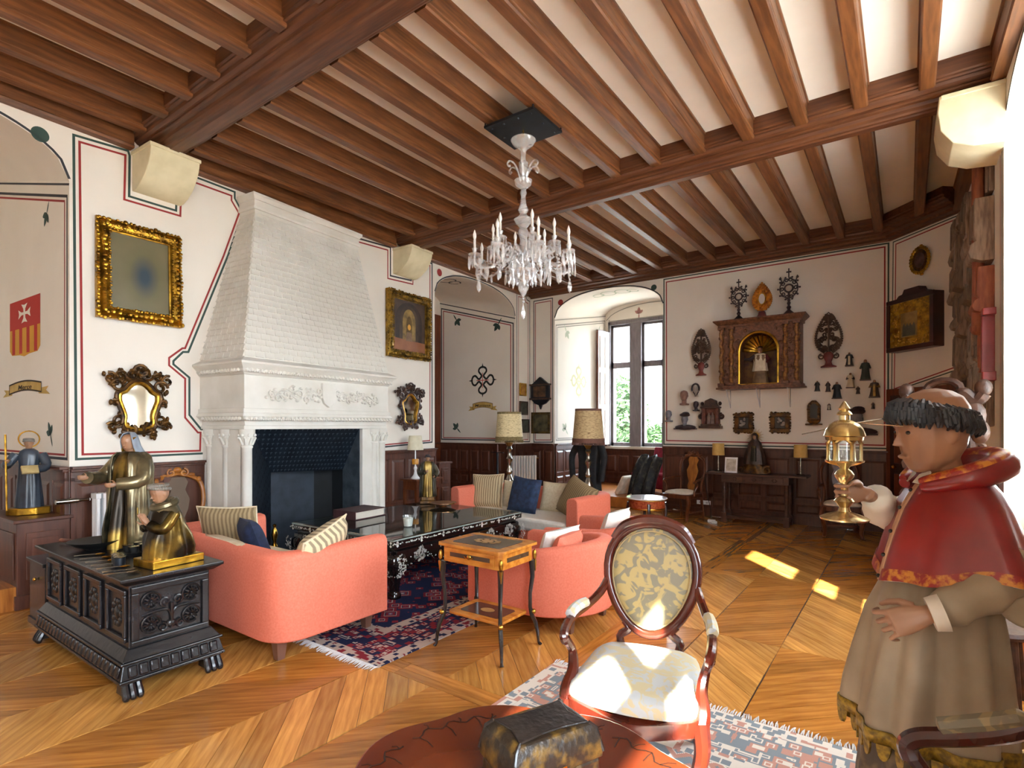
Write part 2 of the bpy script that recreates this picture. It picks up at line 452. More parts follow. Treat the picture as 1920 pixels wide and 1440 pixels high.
wall_far = wall_mesh(FW, -6.75, -0.2, ZP, [A_WIN], 'wall_far')
niche(FW, A_WIN, 2.42, 4.33, 4.55, wall_far, back=False)
wall_canted = wall_mesh(CH, 0, 1.137, ZP, [], 'wall_canted')
A_R = (-5.92, -3.15, 0, 3.9, 4.33)
wall_right = MB()
# right wall: s = -y ; recess for the window nearest the canted corner, two plain window openings behind the camera
wall_right = wall_mesh(RW, -9.13, -1.95, ZP, [A_R], 'wall_right')
niche(RW, A_R, 0.62, 4.0, 4.4, wall_right, back=False, step=0.12)
def pierced(W, s0, s1, z1, holes, nn, parent, name, m_=None):
    """plain wall piece with rectangular openings (sa, sb, za, zb), at offset nn behind the wall face"""
    mb = MB(); s = s0
    def q(a, b, za, zb): mb.add([W.pt(a, za, nn), W.pt(b, za, nn), W.pt(b, zb, nn), W.pt(a, zb, nn)], [(0, 1, 2, 3)])
    for (a, b, za, zb) in sorted(holes):
        q(s, a, 0, z1); q(a, b, 0, za); q(a, b, zb, z1); s = b
        for (p1, p2) in (((a, za), (a, zb)), ((b, za), (b, zb)), ((a, za), (b, za)), ((a, zb), (b, zb))):
            mb.add([W.pt(p1[0], p1[1], nn), W.pt(p2[0], p2[1], nn), W.pt(p2[0], p2[1], nn-0.06), W.pt(p1[0], p1[1], nn-0.06)], [(0, 1, 2, 3)])
    q(s, s1, 0, z1)
    return mb.build(name, m_ or PLASTER, parent, smooth=False)
pierced(RW, -5.92, -3.15, 4.45, [(-5.70, -4.32, 1.1, 4.0), (-4.12, -3.5, 1.1, 4.0)], -0.62, wall_right, 'recess_back')
# behind the camera: deep plain embrasures
mbx = MB()
def embrasure(sa, sb):
    for (p1, p2) in (((sa, .9), (sa, 4.2)), ((sb, .9), (sb, 4.2)), ((sa, .9), (sb, .9)), ((sa, 4.2), (sb, 4.2))):
        mbx.add([RW.pt(p1[0], p1[1]), RW.pt(p2[0], p2[1]), RW.pt(p2[0], p2[1], -0.62), RW.pt(p1[0], p1[1], -0.62)], [(0, 1, 2, 3)])
def plain(sa, sb, za, zb): mbx.add([RW.pt(sa, za), RW.pt(sb, za), RW.pt(sb, zb), RW.pt(sa, zb)], [(0, 1, 2, 3)])
W_B = (-0.62, 1.55); W_C = (2.3, 2.8)
plain(-1.95, W_B[0], 0, ZP); plain(*W_B, 0, .9); plain(*W_B, 4.2, ZP); plain(W_B[1], W_C[0], 0, ZP)
plain(*W_C, 0, .9); plain(*W_C, 4.2, ZP); plain(W_C[1], 4.6, 0, ZP)
embrasure(*W_B); embrasure(*W_C)
mbx.build('window_embrasure', PLASTER, wall_right, smooth=False)
for (a, b) in (W_B, W_C):
    w = setting('window_3' if a == W_B[0] else 'window_4')
    f = MB(); mid = (a+b)/2
    def bar(s0, s1, z0, z1):
        p = [RW.pt(s0, 0, -.55), RW.pt(s1, 0, -.55), RW.pt(s1, 0, -.62), RW.pt(s0, 0, -.62)]
        f.add([(q.x, q.y, z0) for q in p]+[(q.x, q.y, z1) for q in p], [(0,3,2,1),(4,5,6,7),(0,1,5,4),(1,2,6,5),(2,3,7,6),(3,0,4,7)])
    bar(a, a+.07, .9, 4.2); bar(b-.07, b, .9, 4.2); bar(mid-.08, mid+.08, .9, 4.2); bar(a, b, .9, .98); bar(a, b, 4.12, 4.2); bar(a, b, 2.85, 2.95) if a != W_B[0] else None
    if a == W_B[0]: bar(a, b, 3.88, 4.2); bar(a, b, 3.36, 3.52); bar(1.16, b, .9, 3.74)     # unseen top board, crossbar and panel, added to keep sun off table and chair
    f.build('window_frame', PANEL, w, smooth=False)
    for (p, q) in ((a, mid), (mid, b)):
        MB().add([RW.pt(p, .95, -.585), RW.pt(q, .95, -.585), RW.pt(q, 4.15, -.585), RW.pt(p, 4.15, -.585)], [(0, 1, 2, 3)]).build('pane', PANE, w, smooth=False)
wall_back = struct(MB().add([(-6.3, -3.3, 0), (1.0, -3.3, 0), (1.0, -3.3, ZP), (-6.3, -3.3, ZP)], [(0, 1, 2, 3)]).add([(0.84,-3.3,0),(0.84,-4.7,0),(0.84,-4.7,ZP),(0.84,-3.3,ZP)],[(0,1,2,3)]).build('wall_back', PLASTER, smooth=False))

# ---- far window (two lights with a transom) at the back of the far recess
yb = 12.37
holes = [(-5.90, -5.38), (-5.10, -4.58)]
zb0, zb1 = 1.10, 4.05
back = MB(); xs = [-6.06]+[q for h in holes for q in h]+[-3.66]
for i in range(0, len(xs)-1):
    a, b = xs[i], xs[i+1]
    if i % 2 == 0: back.box(a, b, yb, yb+.3, 0, 4.75)
    else:
        back.box(a, b, yb, yb+.3, 0, zb0); back.box(a, b, yb, yb+.3, zb1, 4.75)
back.build('recess_back', PLASTER, wall_far, smooth=False)
win1 = setting('window_1')
WINW = mat('window_wood', '#6b6468', '#7c7478', rough=0.5, scale=5, stretch=(6, 6, 1))
st = MB(); st.box(-5.38, -5.10, yb-.05, yb+.2, zb0, zb1); st.box(-5.96, -4.52, yb-.04, yb+.2, zb1, zb1+.09); st.box(-4.58, -4.50, yb-.04, yb+.2, zb0, zb1+.09); st.box(-5.96, -5.90, yb-.04, yb+.2, zb0, zb1+.09)
st.build('window_surround', WINW, win1, smooth=False, bevel=.01)
MB().box(-6.05, -3.68, yb-.12, yb+.1, zb0-.06, zb0).build('window_sill', mat('sill_stone', '#d8d2c6', rough=.6), win1, smooth=False)
for (a, b) in holes:
    f = MB()
    f.box(a, a+.05, yb+.04, yb+.12, zb0, zb1); f.box(b-.05, b, yb+.04, yb+.12, zb0, zb1)
    for (z0, z1) in ((zb0, zb0+.09), (3.0, 3.14), (zb1-.05, zb1)): f.box(a, b, yb+.04, yb+.12, z0, z1)
    f.build('window_frame', WINW, win1, smooth=False)
    for (z0, z1) in ((zb0, 3.0), (3.14, zb1)): MB().box(a+.03, b-.03, yb+.075, yb+.081, z0, z1).build('pane', PANE, win1, smooth=False)
# open wooden shutter folded back against the left jamb
SHUT = mat('shutter_wood', '#cfc0b4', '#d9ccc2', rough=.6, scale=4, stretch=(8, 8, 1))
sh = thing('window_shutter', 'tall pale panelled shutter folded open beside the far window', 'shutter', (-5.93, yb-.06, 1.14), math.radians(-94))
b = MB().box(0, .52, -.018, .018, 0, 2.72); b.build('shutter_leaf', SHUT, sh, smooth=False, bevel=.004)
for (z0, z1) in ((.08, .86), (.95, 1.75), (1.84, 2.62)):
    for (x0, x1) in ((.05, .24), (.28, .47)):
        MB().taper(x0, x1, .018, .019, z0, x0, x1, .018, .019, z1).taper(x0+.02, x1-.02, .018, .03, z0+.02, x0+.02, x1-.02, .018, .03, z1-.02).build('shutter_panel', SHUT, sh, smooth=False, bevel=.004)
MB().box(-.01, .53, -.022, .022, 2.72, 2.74).box(.52, .535, -.022, .022, 0, 2.74).build('shutter_edge', DOORW, sh, smooth=False)

# window in the right-hand recess: left light open, the other widened, behind an unseen cloth added to spread daylight
win2 = setting('window_2')
for (a, b_) in ((-5.70, -4.32), (-4.12, -3.5)):
    f = MB()
    def rb(s0, s1, z0, z1, n0=-.70, n1=-.64):
        p = [RW.pt(s0, 0, n0), RW.pt(s1, 0, n0), RW.pt(s1, 0, n1), RW.pt(s0, 0, n1)]
        f.add([(q.x, q.y, z0) for q in p]+[(q.x, q.y, z1) for q in p], [(0,3,2,1),(4,5,6,7),(0,1,5,4),(1,2,6,5),(2,3,7,6),(3,0,4,7)])
    rb(a, a+.04, 1.1, 4.0); rb(b_-.04, b_, 1.1, 4.0); rb(a, b_, 1.1, 1.18); rb(a, b_, 2.83, 3.08); rb(a, b_, 3.95, 4.0); rb(a, b_, 2.25, 2.5)
    f.build('window_frame', WINW, win2, smooth=False)
    MB().add([RW.pt(a, 1.1, -.67), RW.pt(b_, 1.1, -.67), RW.pt(b_, 4.0, -.67), RW.pt(a, 4.0, -.67)], [(0, 1, 2, 3)]).build('pane', PANE, win2, smooth=False)
q = MB()
p = [RW.pt(-4.97, 0, -.60), RW.pt(-4.33, 0, -.60), RW.pt(-4.33, 0, -.57), RW.pt(-4.97, 0, -.57)]
q.add([(k.x, k.y, 1.08) for k in p]+[(k.x, k.y, 4.02) for k in p], [(0,3,2,1),(4,5,6,7),(0,1,5,4),(1,2,6,5),(2,3,7,6),(3,0,4,7)])
blind = bpy.data.materials.new('white_blind_cloth'); blind.use_nodes = True; nt_ = blind.node_tree; nt_.nodes.remove(nt_.nodes['Principled BSDF'])
tl_ = nt_.nodes.new('ShaderNodeBsdfTranslucent'); tl_.inputs[0].default_value = (.82, .8, .76, 1); df_ = nt_.nodes.new('ShaderNodeBsdfDiffuse'); df_.inputs[0].default_value = (.85, .83, .8, 1)
mx_ = nt_.nodes.new('ShaderNodeMixShader'); mx_.inputs[0].default_value = .45; nt_.links.new(tl_.outputs[0], mx_.inputs[1]); nt_.links.new(df_.outputs[0], mx_.inputs[2]); nt_.links.new(mx_.outputs[0], nt_.nodes['Material Output'].inputs[0])
q = MB(); q.add([RW.pt(-5.73, 1.06, -.60), RW.pt(-4.29, 1.06, -.60), RW.pt(-4.29, 4.04, -.60), RW.pt(-5.73, 4.04, -.60)], [(0, 1, 2, 3)])
q.build('roller_blind', blind, win2, smooth=False)

# ---- wainscot
def wainscot(W, s0, s1, parent, n0=0.0, w=0.36, z0=0.0, zt=WZ, prefix=''):
    mb = MB(W.mat(0, 0, n0))
    mb.box(s0, s1, -.025, 0.0, z0, zt-.05)
    mb.box(s0, s1, -.05, 0, zt-.05, zt-.025); mb.box(s0, s1, -.075, 0, zt-.025, zt)
    mb.box(s0, s1, -.045, 0, z0, z0+.14); mb.box(s0, s1, -.035, 0, z0+.14, z0+.16)
    k = max(1, round((s1-s0)/w)); pw = (s1-s0)/k
    zr = z0+.34 if zt-z0 > .9 else z0+.2
    mb.box(s0, s1, -.036, 0, zt-.14, zt-.05); mb.box(s0, s1, -.036, 0, zr, zr+.07)
    for i in range(k+1):
        c = s0+i*pw; a = max(s0, c-.035); b = min(s1, c+.035)
        mb.box(a, b, -.036, 0, z0+.16, zt-.1)
    mb.build('wainscot_frame', PANEL, parent, smooth=False, bevel=.004)
    for i in range(k):
        a = s0+i*pw+.05; b = s0+(i+1)*pw-.05
        if b-a < .05: continue
        for (c, d) in ((z0+.18, zr-.02), (zr+.09, zt-.16)):
            pm = MB(); hw = (b-a)/2; hh = (d-c)/2
            e = min(.03, hw*.4, hh*.4)
            pm.add([(-hw, -.026, -hh), (hw, -.026, -hh), (hw, -.026, hh), (-hw, -.026, hh), (-hw+e, -.042, -hh+e), (hw-e, -.042, -hh+e), (hw-e, -.042, hh-e), (-hw+e, -.042, hh-e)],
                   [(4, 5, 6, 7), (0, 1, 5, 4), (1, 2, 6, 5), (2, 3, 7, 6), (3, 0, 4, 7)])
            o = pm.build('wainscot_panel', PANEL, None, smooth=False)
            o.matrix_world = W.mat((a+b)/2, (c+d)/2, n0); o.parent = parent
s_f0 = LW.px(386, 850)[0]; s_f1 = LW.px(700, 850)[0]
wainscot(LW, A_LEFT[1], s_f0, wall_left)
wainscot(LW, s_f1-.4, A_MONT[0], wall_left)
wainscot(LW, A_MONT[1], 9.93, wall_left, w=.33)
wainscot(FW, -6.62, A_WIN[0], wall_far, w=.3)
wainscot(FW, A_WIN[1], -0.2, wall_far, w=.44)
wainscot(RW, -9.1, A_R[0], wall_right, w=.42)
# jambs and backs of the recesses
JM = Wall(*LW.pt(A_MONT[1], 0).xy, LW.a-math.pi/2)       # right jamb of the recess with the cross (faces the camera)
def jamb(W, s):                                            # jamb on the right hand of a recess: runs out of the wall towards the viewer
    p = W.pt(s, 0, -2.05); return p
JMW = Wall(*LW.pt(A_MONT[1], 0, -2.05).xy, LW.a-math.pi/2)
JLW = Wall(*LW.pt(A_LEFT[1], 0, -2.4).xy, LW.a-math.pi/2)
JFW = Wall(*FW.pt(A_WIN[0], 0, 0).xy, FW.a+math.pi/2)      # left jamb of the far recess
wainscot(JMW, 0, 2.05, wall_left, z0=.2, w=.3)
wainscot(JLW, 0, 2.4, wall_left, z0=.2, w=.35)
wainscot(JFW, 0, 2.42, wall_far, z0=.2, w=.34)
BFW = Wall(0, 12.37, 0)
wainscot(BFW, A_WIN[0], A_WIN[1], wall_far, z0=.2, zt=1.04, w=.33)
BMW = Wall(*LW.pt(0, 0, -2.05).xy, LW.a)
wainscot(BMW, A_MONT[0], A_MONT[1], wall_left, z0=.2, w=.3)

# ---- doors
door1 = setting('door_1', BMW.mat(0, 0, 0)); 
d = MB(); sa = JMW.px(832, 800)[0]
sD0 = A_MONT[1]-1.12; sD1 = A_MONT[1]-.04
d.box(sD0, sD1, -.06, 0, .2, 4.1); d.build('door_leaf', DOORW, door1, smooth=False)
for k in range(4):
    z0 = .35+k*.93
    for (a, b_) in ((sD0+.1, (sD0+sD1)/2-.05), ((sD0+sD1)/2+.05, sD1-.1)):
        MB().taper(a, b_, -.061, -.05, z0, a, b_, -.061, -.05, z0+.8).box(a+.05, b_-.05, -.08, -.06, z0+.05, z0+.75).build('door_panel', DOORW, door1, smooth=False, bevel=.01)
door2 = setting('door_2', CH.mat(0, 0, 0))
d = MB(); d.box(.0, 1.137, -.07, 0, 0, 2.14); d.build('door_frame', DOORW, door2, smooth=False, bevel=.01)
MB().box(.1, 1.05, -.09, -.06, 0, 2.04).build('door_leaf', mat('dark_door', '#2a1512', '#3b1e17', rough=.4, scale=3, stretch=(9, 9, 1)), door2, smooth=False)
for (z0, z1) in ((.2, .9), (1.05, 1.9)):
    for (a, b_) in ((.18, .52), (.62, .96)):
        MB().box(a, b_, -.105, -.085, z0, z1).build('door_panel', DOORW, door2, smooth=False, bevel=.012)
MB().ball((.2, -.13, 1.0), .03).tube([(.2, -.09, 1.0), (.2, -.13, 1.0)], .012).build('door_handle', BRASS, door2)

# ---- ceiling: plaster, joists, main beams, wall plates, corbels
ceiling = struct(MB().add([(-9.4, -4.9, ZP), (1.6, -4.9, ZP), (1.6, 13, ZP), (-9.4, 13, ZP)], [(0, 1, 2, 3)]).build('ceiling', CEILP, smooth=False))
JP = [(-.068, ZP), (-.068, ZP-.02), (-.056, ZP-.028), (-.056, ZJ+.05), (-.05, ZJ+.045), (-.05, ZJ+.036), (-.058, ZJ+.03), (-.058, ZJ+.012), (-.045, ZJ)]
JP = JP+[(-a, z) for a, z in reversed(JP)]
BEAMY = [(-3.72, -3.2)]
beams_y = [(2.21, 2.73), (5.79, 6.31)]
def joists(x, ya, yb_):
    k = (round(ya, 2), round(yb_, 2))
    if k not in _jm:
        o = MB().prism(JP, -(yb_-ya)/2, (yb_-ya)/2, 'y').build('joist', BEAM, ceiling, smooth=False)
        _jm[k] = o
    else:
        o = _jm[k].copy(); col.objects.link(o)
    o.location = (x, (ya+yb_)/2, 0)
_jm = {}
for k in range(-5, 9):
    x = -3.60+.475*k-.06
    if x < -6.2: continue
    for (ya, yb_) in ((-1.38, 2.25), (2.69, 5.83), (6.27, 9.75)):
        if ya > 6 and x > -.15: yb_ = 9.75-(x+.15)*1.05
        joists(x, ya, yb_)
BP = [(-.26, ZP), (-.26, 4.515), (-.245, 4.505), (-.245, 4.49), (-.232, 4.48), (-.215, 4.478), (-.205, 4.455), (-.18, 4.435), (-.165, 4.432), (-.165, 4.415), (-.15, 4.405), (-.12, 4.402), (-.11, 4.375), (-.085, 4.36), (-.075, 4.345), (-.05, 4.342), (-.04, 4.33)]
BP = BP+[(-a, z) for a, z in reversed(BP)]
for (ya, yb_) in beams_y:
    o = MB().prism(BP, -3.55, 3.55, 'x').build('main_beam', BEAMX, ceiling, smooth=False); o.location = (-2.88, (ya+yb_)/2, 0)
o = MB().prism(BP, -3.55, 3.55, 'x').build('main_beam', BEAMX, ceiling, smooth=False); o.location = (-2.7, -1.37, 0)
# half beams along the far and canted walls, plates along the left and right walls
HP = [(-.34, ZP), (-.34, 4.545), (-.32, 4.535), (-.32, 4.51), (-.29, 4.49), (-.26, 4.485), (-.25, 4.46), (-.2, 4.44), (-.2, 4.42), (-.12, 4.41), (-.1, 4.38), (-.04, 4.37), (-.03, WT), (0.05, WT), (0.05, ZP)]
hb = MB(); 
A = [(-6.8, 9.95), (-.2, 9.95), (.62, 9.07)]
def off(n):   # offset polyline of the far wall and the canted wall
    n1 = Vector((0, -1)); n2 = CH.n; k = 1/(1+n1.dot(n2)); mit = (n1+n2)*k
    e = Vector(CH.pt(1.2, 0).xy)
    return [Vector((-6.8, 9.95))+n1*n, Vector((-.2, 9.95))+mit*n, e+n2*n]
rings = [[(p.x, p.y, z) for p in [off(-a)[i]]][0] for a, z in HP for i in [0]]
r0 = [(off(-a)[0].x, off(-a)[0].y, z) for a, z in HP]; r1 = [(off(-a)[1].x, off(-a)[1].y, z) for a, z in HP]; r2 = [(off(-a)[2].x, off(-a)[2].y, z) for a, z in HP]
hb.loft([r0, r1]); hb.build('wall_beam', BEAMX, ceiling, smooth=False)
MB().loft([r1, r2]).build('wall_beam', BEAMX, ceiling, smooth=False)
PP = [(0.02, WT), (-.09, WT), (-.1, WT+.02), (-.09, WT+.035), (-.085, ZP-.03), (-.1, ZP-.02), (-.1, ZP), (0.02, ZP)]
for (W, a, b_) in ((LW, -1.2, 10), (RW, -9.2, 1.2)):
    segs = [(-1.2, 2.23), (2.70, 5.82), (6.29, 9.7)] if W is LW else [(-9.0, -6.3), (-5.8, -2.73), (-2.2, 1.2)]
    for (p_, q_) in segs:
        mb = MB(W.mat(0, 0, 0)); mb.prism(PP, p_, q_, 'x'); mb.build('wall_plate', BEAM, ceiling, smooth=False)
CB = [(0, 4.34), (-.40, 4.34), (-.40, 4.28), (-.385, 4.22), (-.345, 4.14), (-.275, 4.06), (-.17, 3.99), (-.08, 3.955), (0, 3.95)]
def corbel(W, s, parent, wd=.46, pr=CB):
    mb = MB(W.mat(s, 0, 0)); mb.prism(pr, -wd/2, wd/2, 'x'); mb.box(-wd/2-.012, wd/2+.012, -.41, 0, 4.305, 4.342)
    mb.build('corbel', CREAMST, parent, smooth=True, ang=30, bevel=.006)
corbel(LW, 2.475, wall_left); corbel(LW, 6.06, wall_left)
CB2 = [(0, 4.34), (-.42, 4.34), (-.43, 4.2), (-.41, 4.05), (-.33, 3.93), (-.2, 3.87), (0, 3.85)]
corbel(RW, -6.05, wall_right, .5, CB2)

# ---- painted decoration on the walls
def paint(W, pts, w, m_, parent, closed=True, name='painted_line', n=0.0, px=True):
    q = [W.px(u, v, n) for u, v in pts] if px else pts
    mb = MB(W.mat(0, 0, n)).line(q, w, lambda a, b_, t: (a, -t, b_), closed)
    return mb.build(name, m_, parent, smooth=False)
gA = [(138,253),(240,283),(243,292),(242,368),(330,395),(332,330),(343,323),(440,360),(440,372),(455,400),(427,480),(353,660),(343,660),(325,677),(325,683),(355,708),(355,778),(377,805),(383,805),(383,850),(143,861)]
rA = [(149,266),(235,291),(233,374),(338,405),(340,333),(434,367),(434,376),(448,400),(419,480),(347,653),(342,653),(317,671),(317,685),(347,710),(347,783),(371,811),(376,811),(375,845),(155,852)]
paint(LW, gA, .022, GREENP, wall_left); paint(LW, rA, .020, REDP, wall_left)
rB = [(678,526),(663,473),(663,464),(668,452.5),(727,469),(727,522),(774,533),(774,510),(780,491),(806,498),(806,826),(700,836)]
gB = [(672,500),(660,470),(661,460),(668,446),(732,464),(732,517),(771,526),(771,505),(779,486),(810,494),(810,829),(700,840)]
paint(LW, gB, .024, DARKP, wall_left, False); paint(LW, rB, .02, REDP, wall_left, False)
paint(LW, [(969,549),(985,553),(988,562),(993,565),(993,828),(969,828)], .02, DARKP, wall_left); paint(LW, [(972,556),(983,559),(986,567),(990,569),(990,824),(972,824)], .016, REDP, wall_left)
paint(FW, [(1001,565),(1036,559),(1036,829),(1001,829)], .02, DARKP, wall_far); paint(FW, [(1004,569),(1033,564),(1033,825),(1004,825)], .016, REDP, wall_far)
paint(FW, [(1245,524),(1666,456),(1665,841),(1245,833)], .022, GREENP, wall_far); paint(FW, [(1249.5,529),(1659,463),(1658.5,835),(1250,826)], .02, REDP, wall_far)
paint(CH, [(1675,454),(1799,403),(1804,690),(1672,735)], .016, GREENP, wall_canted); paint(CH, [(1680,458),(1793,411),(1798,686),(1677,729)], .016, REDP, wall_canted)
paint(RW, [(-9.05, 4.25), (-6.0, 4.25), (-6.0, 1.30), (-9.05, 1.30)], .03, GREENP, wall_right, px=False); paint(RW, [(-9.0, 4.19), (-6.08, 4.19), (-6.08, 1.37), (-9.0, 1.37)], .022, REDP, wall_right, px=False)
# outlines of the arches
for (W, a, par) in ((LW, A_LEFT, wall_left), (LW, A_MONT, wall_left), (FW, A_WIN, wall_far), (RW, A_R, wall_right)):
    pts = [(a[0]+(a[1]-a[0])*i/40, arch_z(a[0]+(a[1]-a[0])*i/40, (a[0], a[1], 0, a[3]+.02, a[4]+.02))) for i in range(41)]
    paint(W, pts, .022, DARKP, par, False, px=False)
# borders on the recess jambs; the top border climbs with the vault
def jamb_border(W, L, zf, zbk, par, flip, mats=(DARKP, REDP), z0=1.26):
    zz = (lambda s: zbk+(zf-zbk)*s/L) if not flip else (lambda s: zf+(zbk-zf)*s/L)
    for (e, w, m_) in ((.05, .026, mats[0]), (.11, .02, mats[1])):
        paint(W, [(e, z0+e*.6), (L-e, z0+e*.6), (L-e, zz(L-e)-.1-e*.8), (e, zz(e)-.1-e*.8)], w, m_, par, px=False)
    paint(W, [(.0, zz(0)-.03), (L, zz(L)-.03)], .02, mats[0], par, False, px=False)
jamb_border(JMW, 2.05, 3.86, 4.42, wall_left, False); jamb_border(JLW, 2.4, 3.86, 4.45, wall_left, False)
FADEG = mat('faded_green_paint', '#b8bfa8', rough=.9); FADEY = mat('faded_yellow_paint', '#d0cba2', rough=.9); FADED = mat('faded_grey_paint', '#9a968c', rough=.9)
jamb_border(JFW, 2.42, 3.86, 4.33, wall_far, True, (FADED, FADED))
zz = lambda x: 4.12+.38*math.sqrt(max(0, 1-((x+4.87)/1.17)**2))
paint(BFW, [(-6.02+2.3*i/20, zz(-6.02+2.3*i/20)) for i in range(21)], .02, FADED, wall_far, False, n=.001, px=False)
paint(BFW, [(-5.95, 4.2), (-5.95, 4.16), (-3.8, 4.16)], .02, FADED, wall_far, False, n=.001, px=False)
def dot(W, u, v, rpx, m_, par):
    s, z = W.px(u, v); r = abs(W.px(u+rpx, v)[0]-s); r = max(r, abs(W.px(u, v+rpx)[1]-z)) if False else abs(W.px(u, v+rpx)[1]-z)
    mb = MB(W.mat(s, z, .0015)); mb.fan([(r*math.cos(i*math.pi/12), 0, r*math.sin(i*math.pi/12)) for i in range(24)]); mb.build('painted_dot', m_, par, smooth=False)
dot(LW, 75, 252, 14, GREENP, wall_left); dot(LW, 824, 511, 7, REDP, wall_left); dot(LW, 952, 537, 6, GREENP, wall_left)
dot(FW, 1051, 567, 5.5, REDP, wall_far); dot(FW, 1226, 539, 5.5, GREENP, wall_far)
def sprig(W, s, z, h, ang, m_, par):
    """three-petalled leaf motif pointing along ang"""
    mb = MB(W.mat(s, z, .002) @ Matrix.Rotation(-ang, 4, 'Y'))
    def leaf(p0, dirv, L, w):
        d = Vector(dirv).normalized(); nn = Vector((-d.y, d.x)); pts = []
        for k in range(9): t = k/8; pts.append(Vector(p0)+d*L*t+nn*w*math.sin(math.pi*t)**.8)
        for k in range(1, 8): t = 1-k/8; pts.append(Vector(p0)+d*L*t-nn*w*math.sin(math.pi*t)**.8)
        mb.fan([(p.x, 0, p.y) for p in pts])
    leaf((0, -.05*h), (0, 1), .58*h, .13*h)
    leaf((0, 0), (.75, .6), .42*h, .11*h); leaf((0, 0), (-.75, .6), .42*h, .11*h)
    leaf((0, .06*h), (0, -1), .55*h, .05*h)
    mb.build('painted_sprig', m_, par, smooth=False)
def spx(W, u, v, h, ang, m_, par): s, z = W.px(u, v); sprig(W, s, z, h, math.radians(ang), m_, par)
spx(JLW, 88, 400, .26, 150, GREENP, wall_left); spx(JLW, 95, 815, .26, 25, GREENP, wall_left)
spx(JMW, 856, 600, .32, 215, GREENP, wall_left); spx(JMW, 934, 608, .32, 145, GREENP, wall_left); spx(JMW, 857, 803, .30, 45, GREENP, wall_left)
spx(JFW, 1062, 622, .34, 215, FADEG, wall_far); spx(JFW, 1122, 620, .34, 145, FADEG, wall_far); spx(JFW, 1060, 805, .34, 45, FADEG, wall_far)
s_, z_ = BFW.px(1198, 588); sprig(BFW, s_, z_, .3, 0, mat('faded_red_paint', '#b07f78', rough=.9), wall_far)
def fleury_cross(W, u, v, r, m1, m2, par):
    s, z = W.px(u, v); mb = MB(W.mat(s, z, .002)); P = lambda a, b_, t: (a, -t, b_)
    for k in range(4):
        a = k*math.pi/2; ca, sa_ = math.cos(a), math.sin(a)
        rot = lambda p: (p[0]*ca-p[1]*sa_, p[0]*sa_+p[1]*ca)
        for sg in (-1, 1):
            pts = [(0, .88), (.13*sg, .85), (.27*sg, .76), (.31*sg, .6), (.22*sg, .47), (.11*sg, .36), (.1*sg, .24), (.18*sg, .17)]
            pts = [(x*r, y*r) for x, y in pts]; sm = smooth_path([(x, y, 0) for x, y in pts], 4)
            mb.line([rot((p.x, p.y)) for p in sm], (.13*r), P)
        tip = [rot((x*r, y*r)) for x, y in ((0, .76), (.06, .92), (0, 1.14), (-.06, .92))]
        mb.fan([(p[0], -.0016, p[1]) for p in tip])
    mb.build('painted_cross', m1, par, smooth=False)
    mr = MB(W.mat(s, z, .003)); mr.line([(-.5*r, 0), (.5*r, 0)], .05*r, P); mr.line([(0, -.5*r), (0, .5*r)], .05*r, P)
    mr.build('painted_cross_centre', m2, par, smooth=False)
fleury_cross(JMW, 905, 713, .33, mat('black_paint', '#1d1f1c', rough=.85), mat('vermilion_paint', '#c2452c', rough=.85), wall_left)
fleury_cross(JFW, 1085, 715, .36, FADEY, FADEY, wall_far)
# flourish at the crown of the two arches
def flourish(W, s, z, h, m_, par, n=0.0):
    mb = MB(W.mat(s, z, n+.002)); P = lambda a, b_, t: (a, -t, b_)
    for sg in (-1, 1):
        for (r0, ax) in ((.11, .12), (.08, .3), (.05, .42)):
            mb.line([(sg*(ax*h+r0*h*math.cos(i*.42)), r0*h*math.sin(i*.42)) for i in range(15)], .018*h, P)
        mb.line([(0, 0), (sg*.25*h, .08*h), (sg*.55*h, 0)], .018*h, P)
    mb.build('painted_flourish', m_, par, smooth=False)
# flourishes lie on the vault just behind the crown
for (W, a, par, m_) in ((LW, A_MONT, wall_left, DARKP), (FW, A_WIN, wall_far, FADEG)):
    fl = MB(); s0 = (a[0]+a[1])/2-(.55 if W is LW else 0); 
    P = lambda p, q_, t: W.pt(s0+p, arch_z(s0+p, (a[0], a[1], 0, a[3]+.1, a[4]+.03))-.012, -.45-q_)
    for sg in (-1, 1):
        for (r0, ax) in ((.16, .16), (.11, .38)):
            fl.line([(sg*(ax+r0*math.cos(i*.42)), r0*math.sin(i*.42)) for i in range(15)], .03, P, t=0)
    fl.build('painted_flourish', m_, par, smooth=False)
# shield and ribbon, left recess; ribbon in the recess with the cross
def text_mesh(txt, size, m_, parent, mw):
    cu = bpy.data.curves.new('lettering', 'FONT'); cu.body = txt; cu.size = size; cu.align_x = 'CENTER'; cu.align_y = 'CENTER'; cu.extrude = .0005; cu.shear = .15; cu.offset = .004*size*2
    o = bpy.data.objects.new('lettering', cu); col.objects.link(o); o.matrix_world = mw
    me = bpy.data.meshes.new_from_object(o.evaluated_get(bpy.context.evaluated_depsgraph_get())) if False else None
    dg = bpy.context.evaluated_depsgraph_get(); me = bpy.data.meshes.new_from_object(o.evaluated_get(dg)); mwm = o.matrix_world.copy()
    bpy.data.objects.remove(o); q = bpy.data.objects.new('lettering', me); col.objects.link(q); q.matrix_world = mwm; me.materials.clear(); me.materials.append(m_); q.parent = parent
    return q
PARCH = mat('parchment_paint', '#c9a962', '#b8974e', rough=.85, scale=9); INK = mat('ink_paint', '#3a2a14', rough=.85)
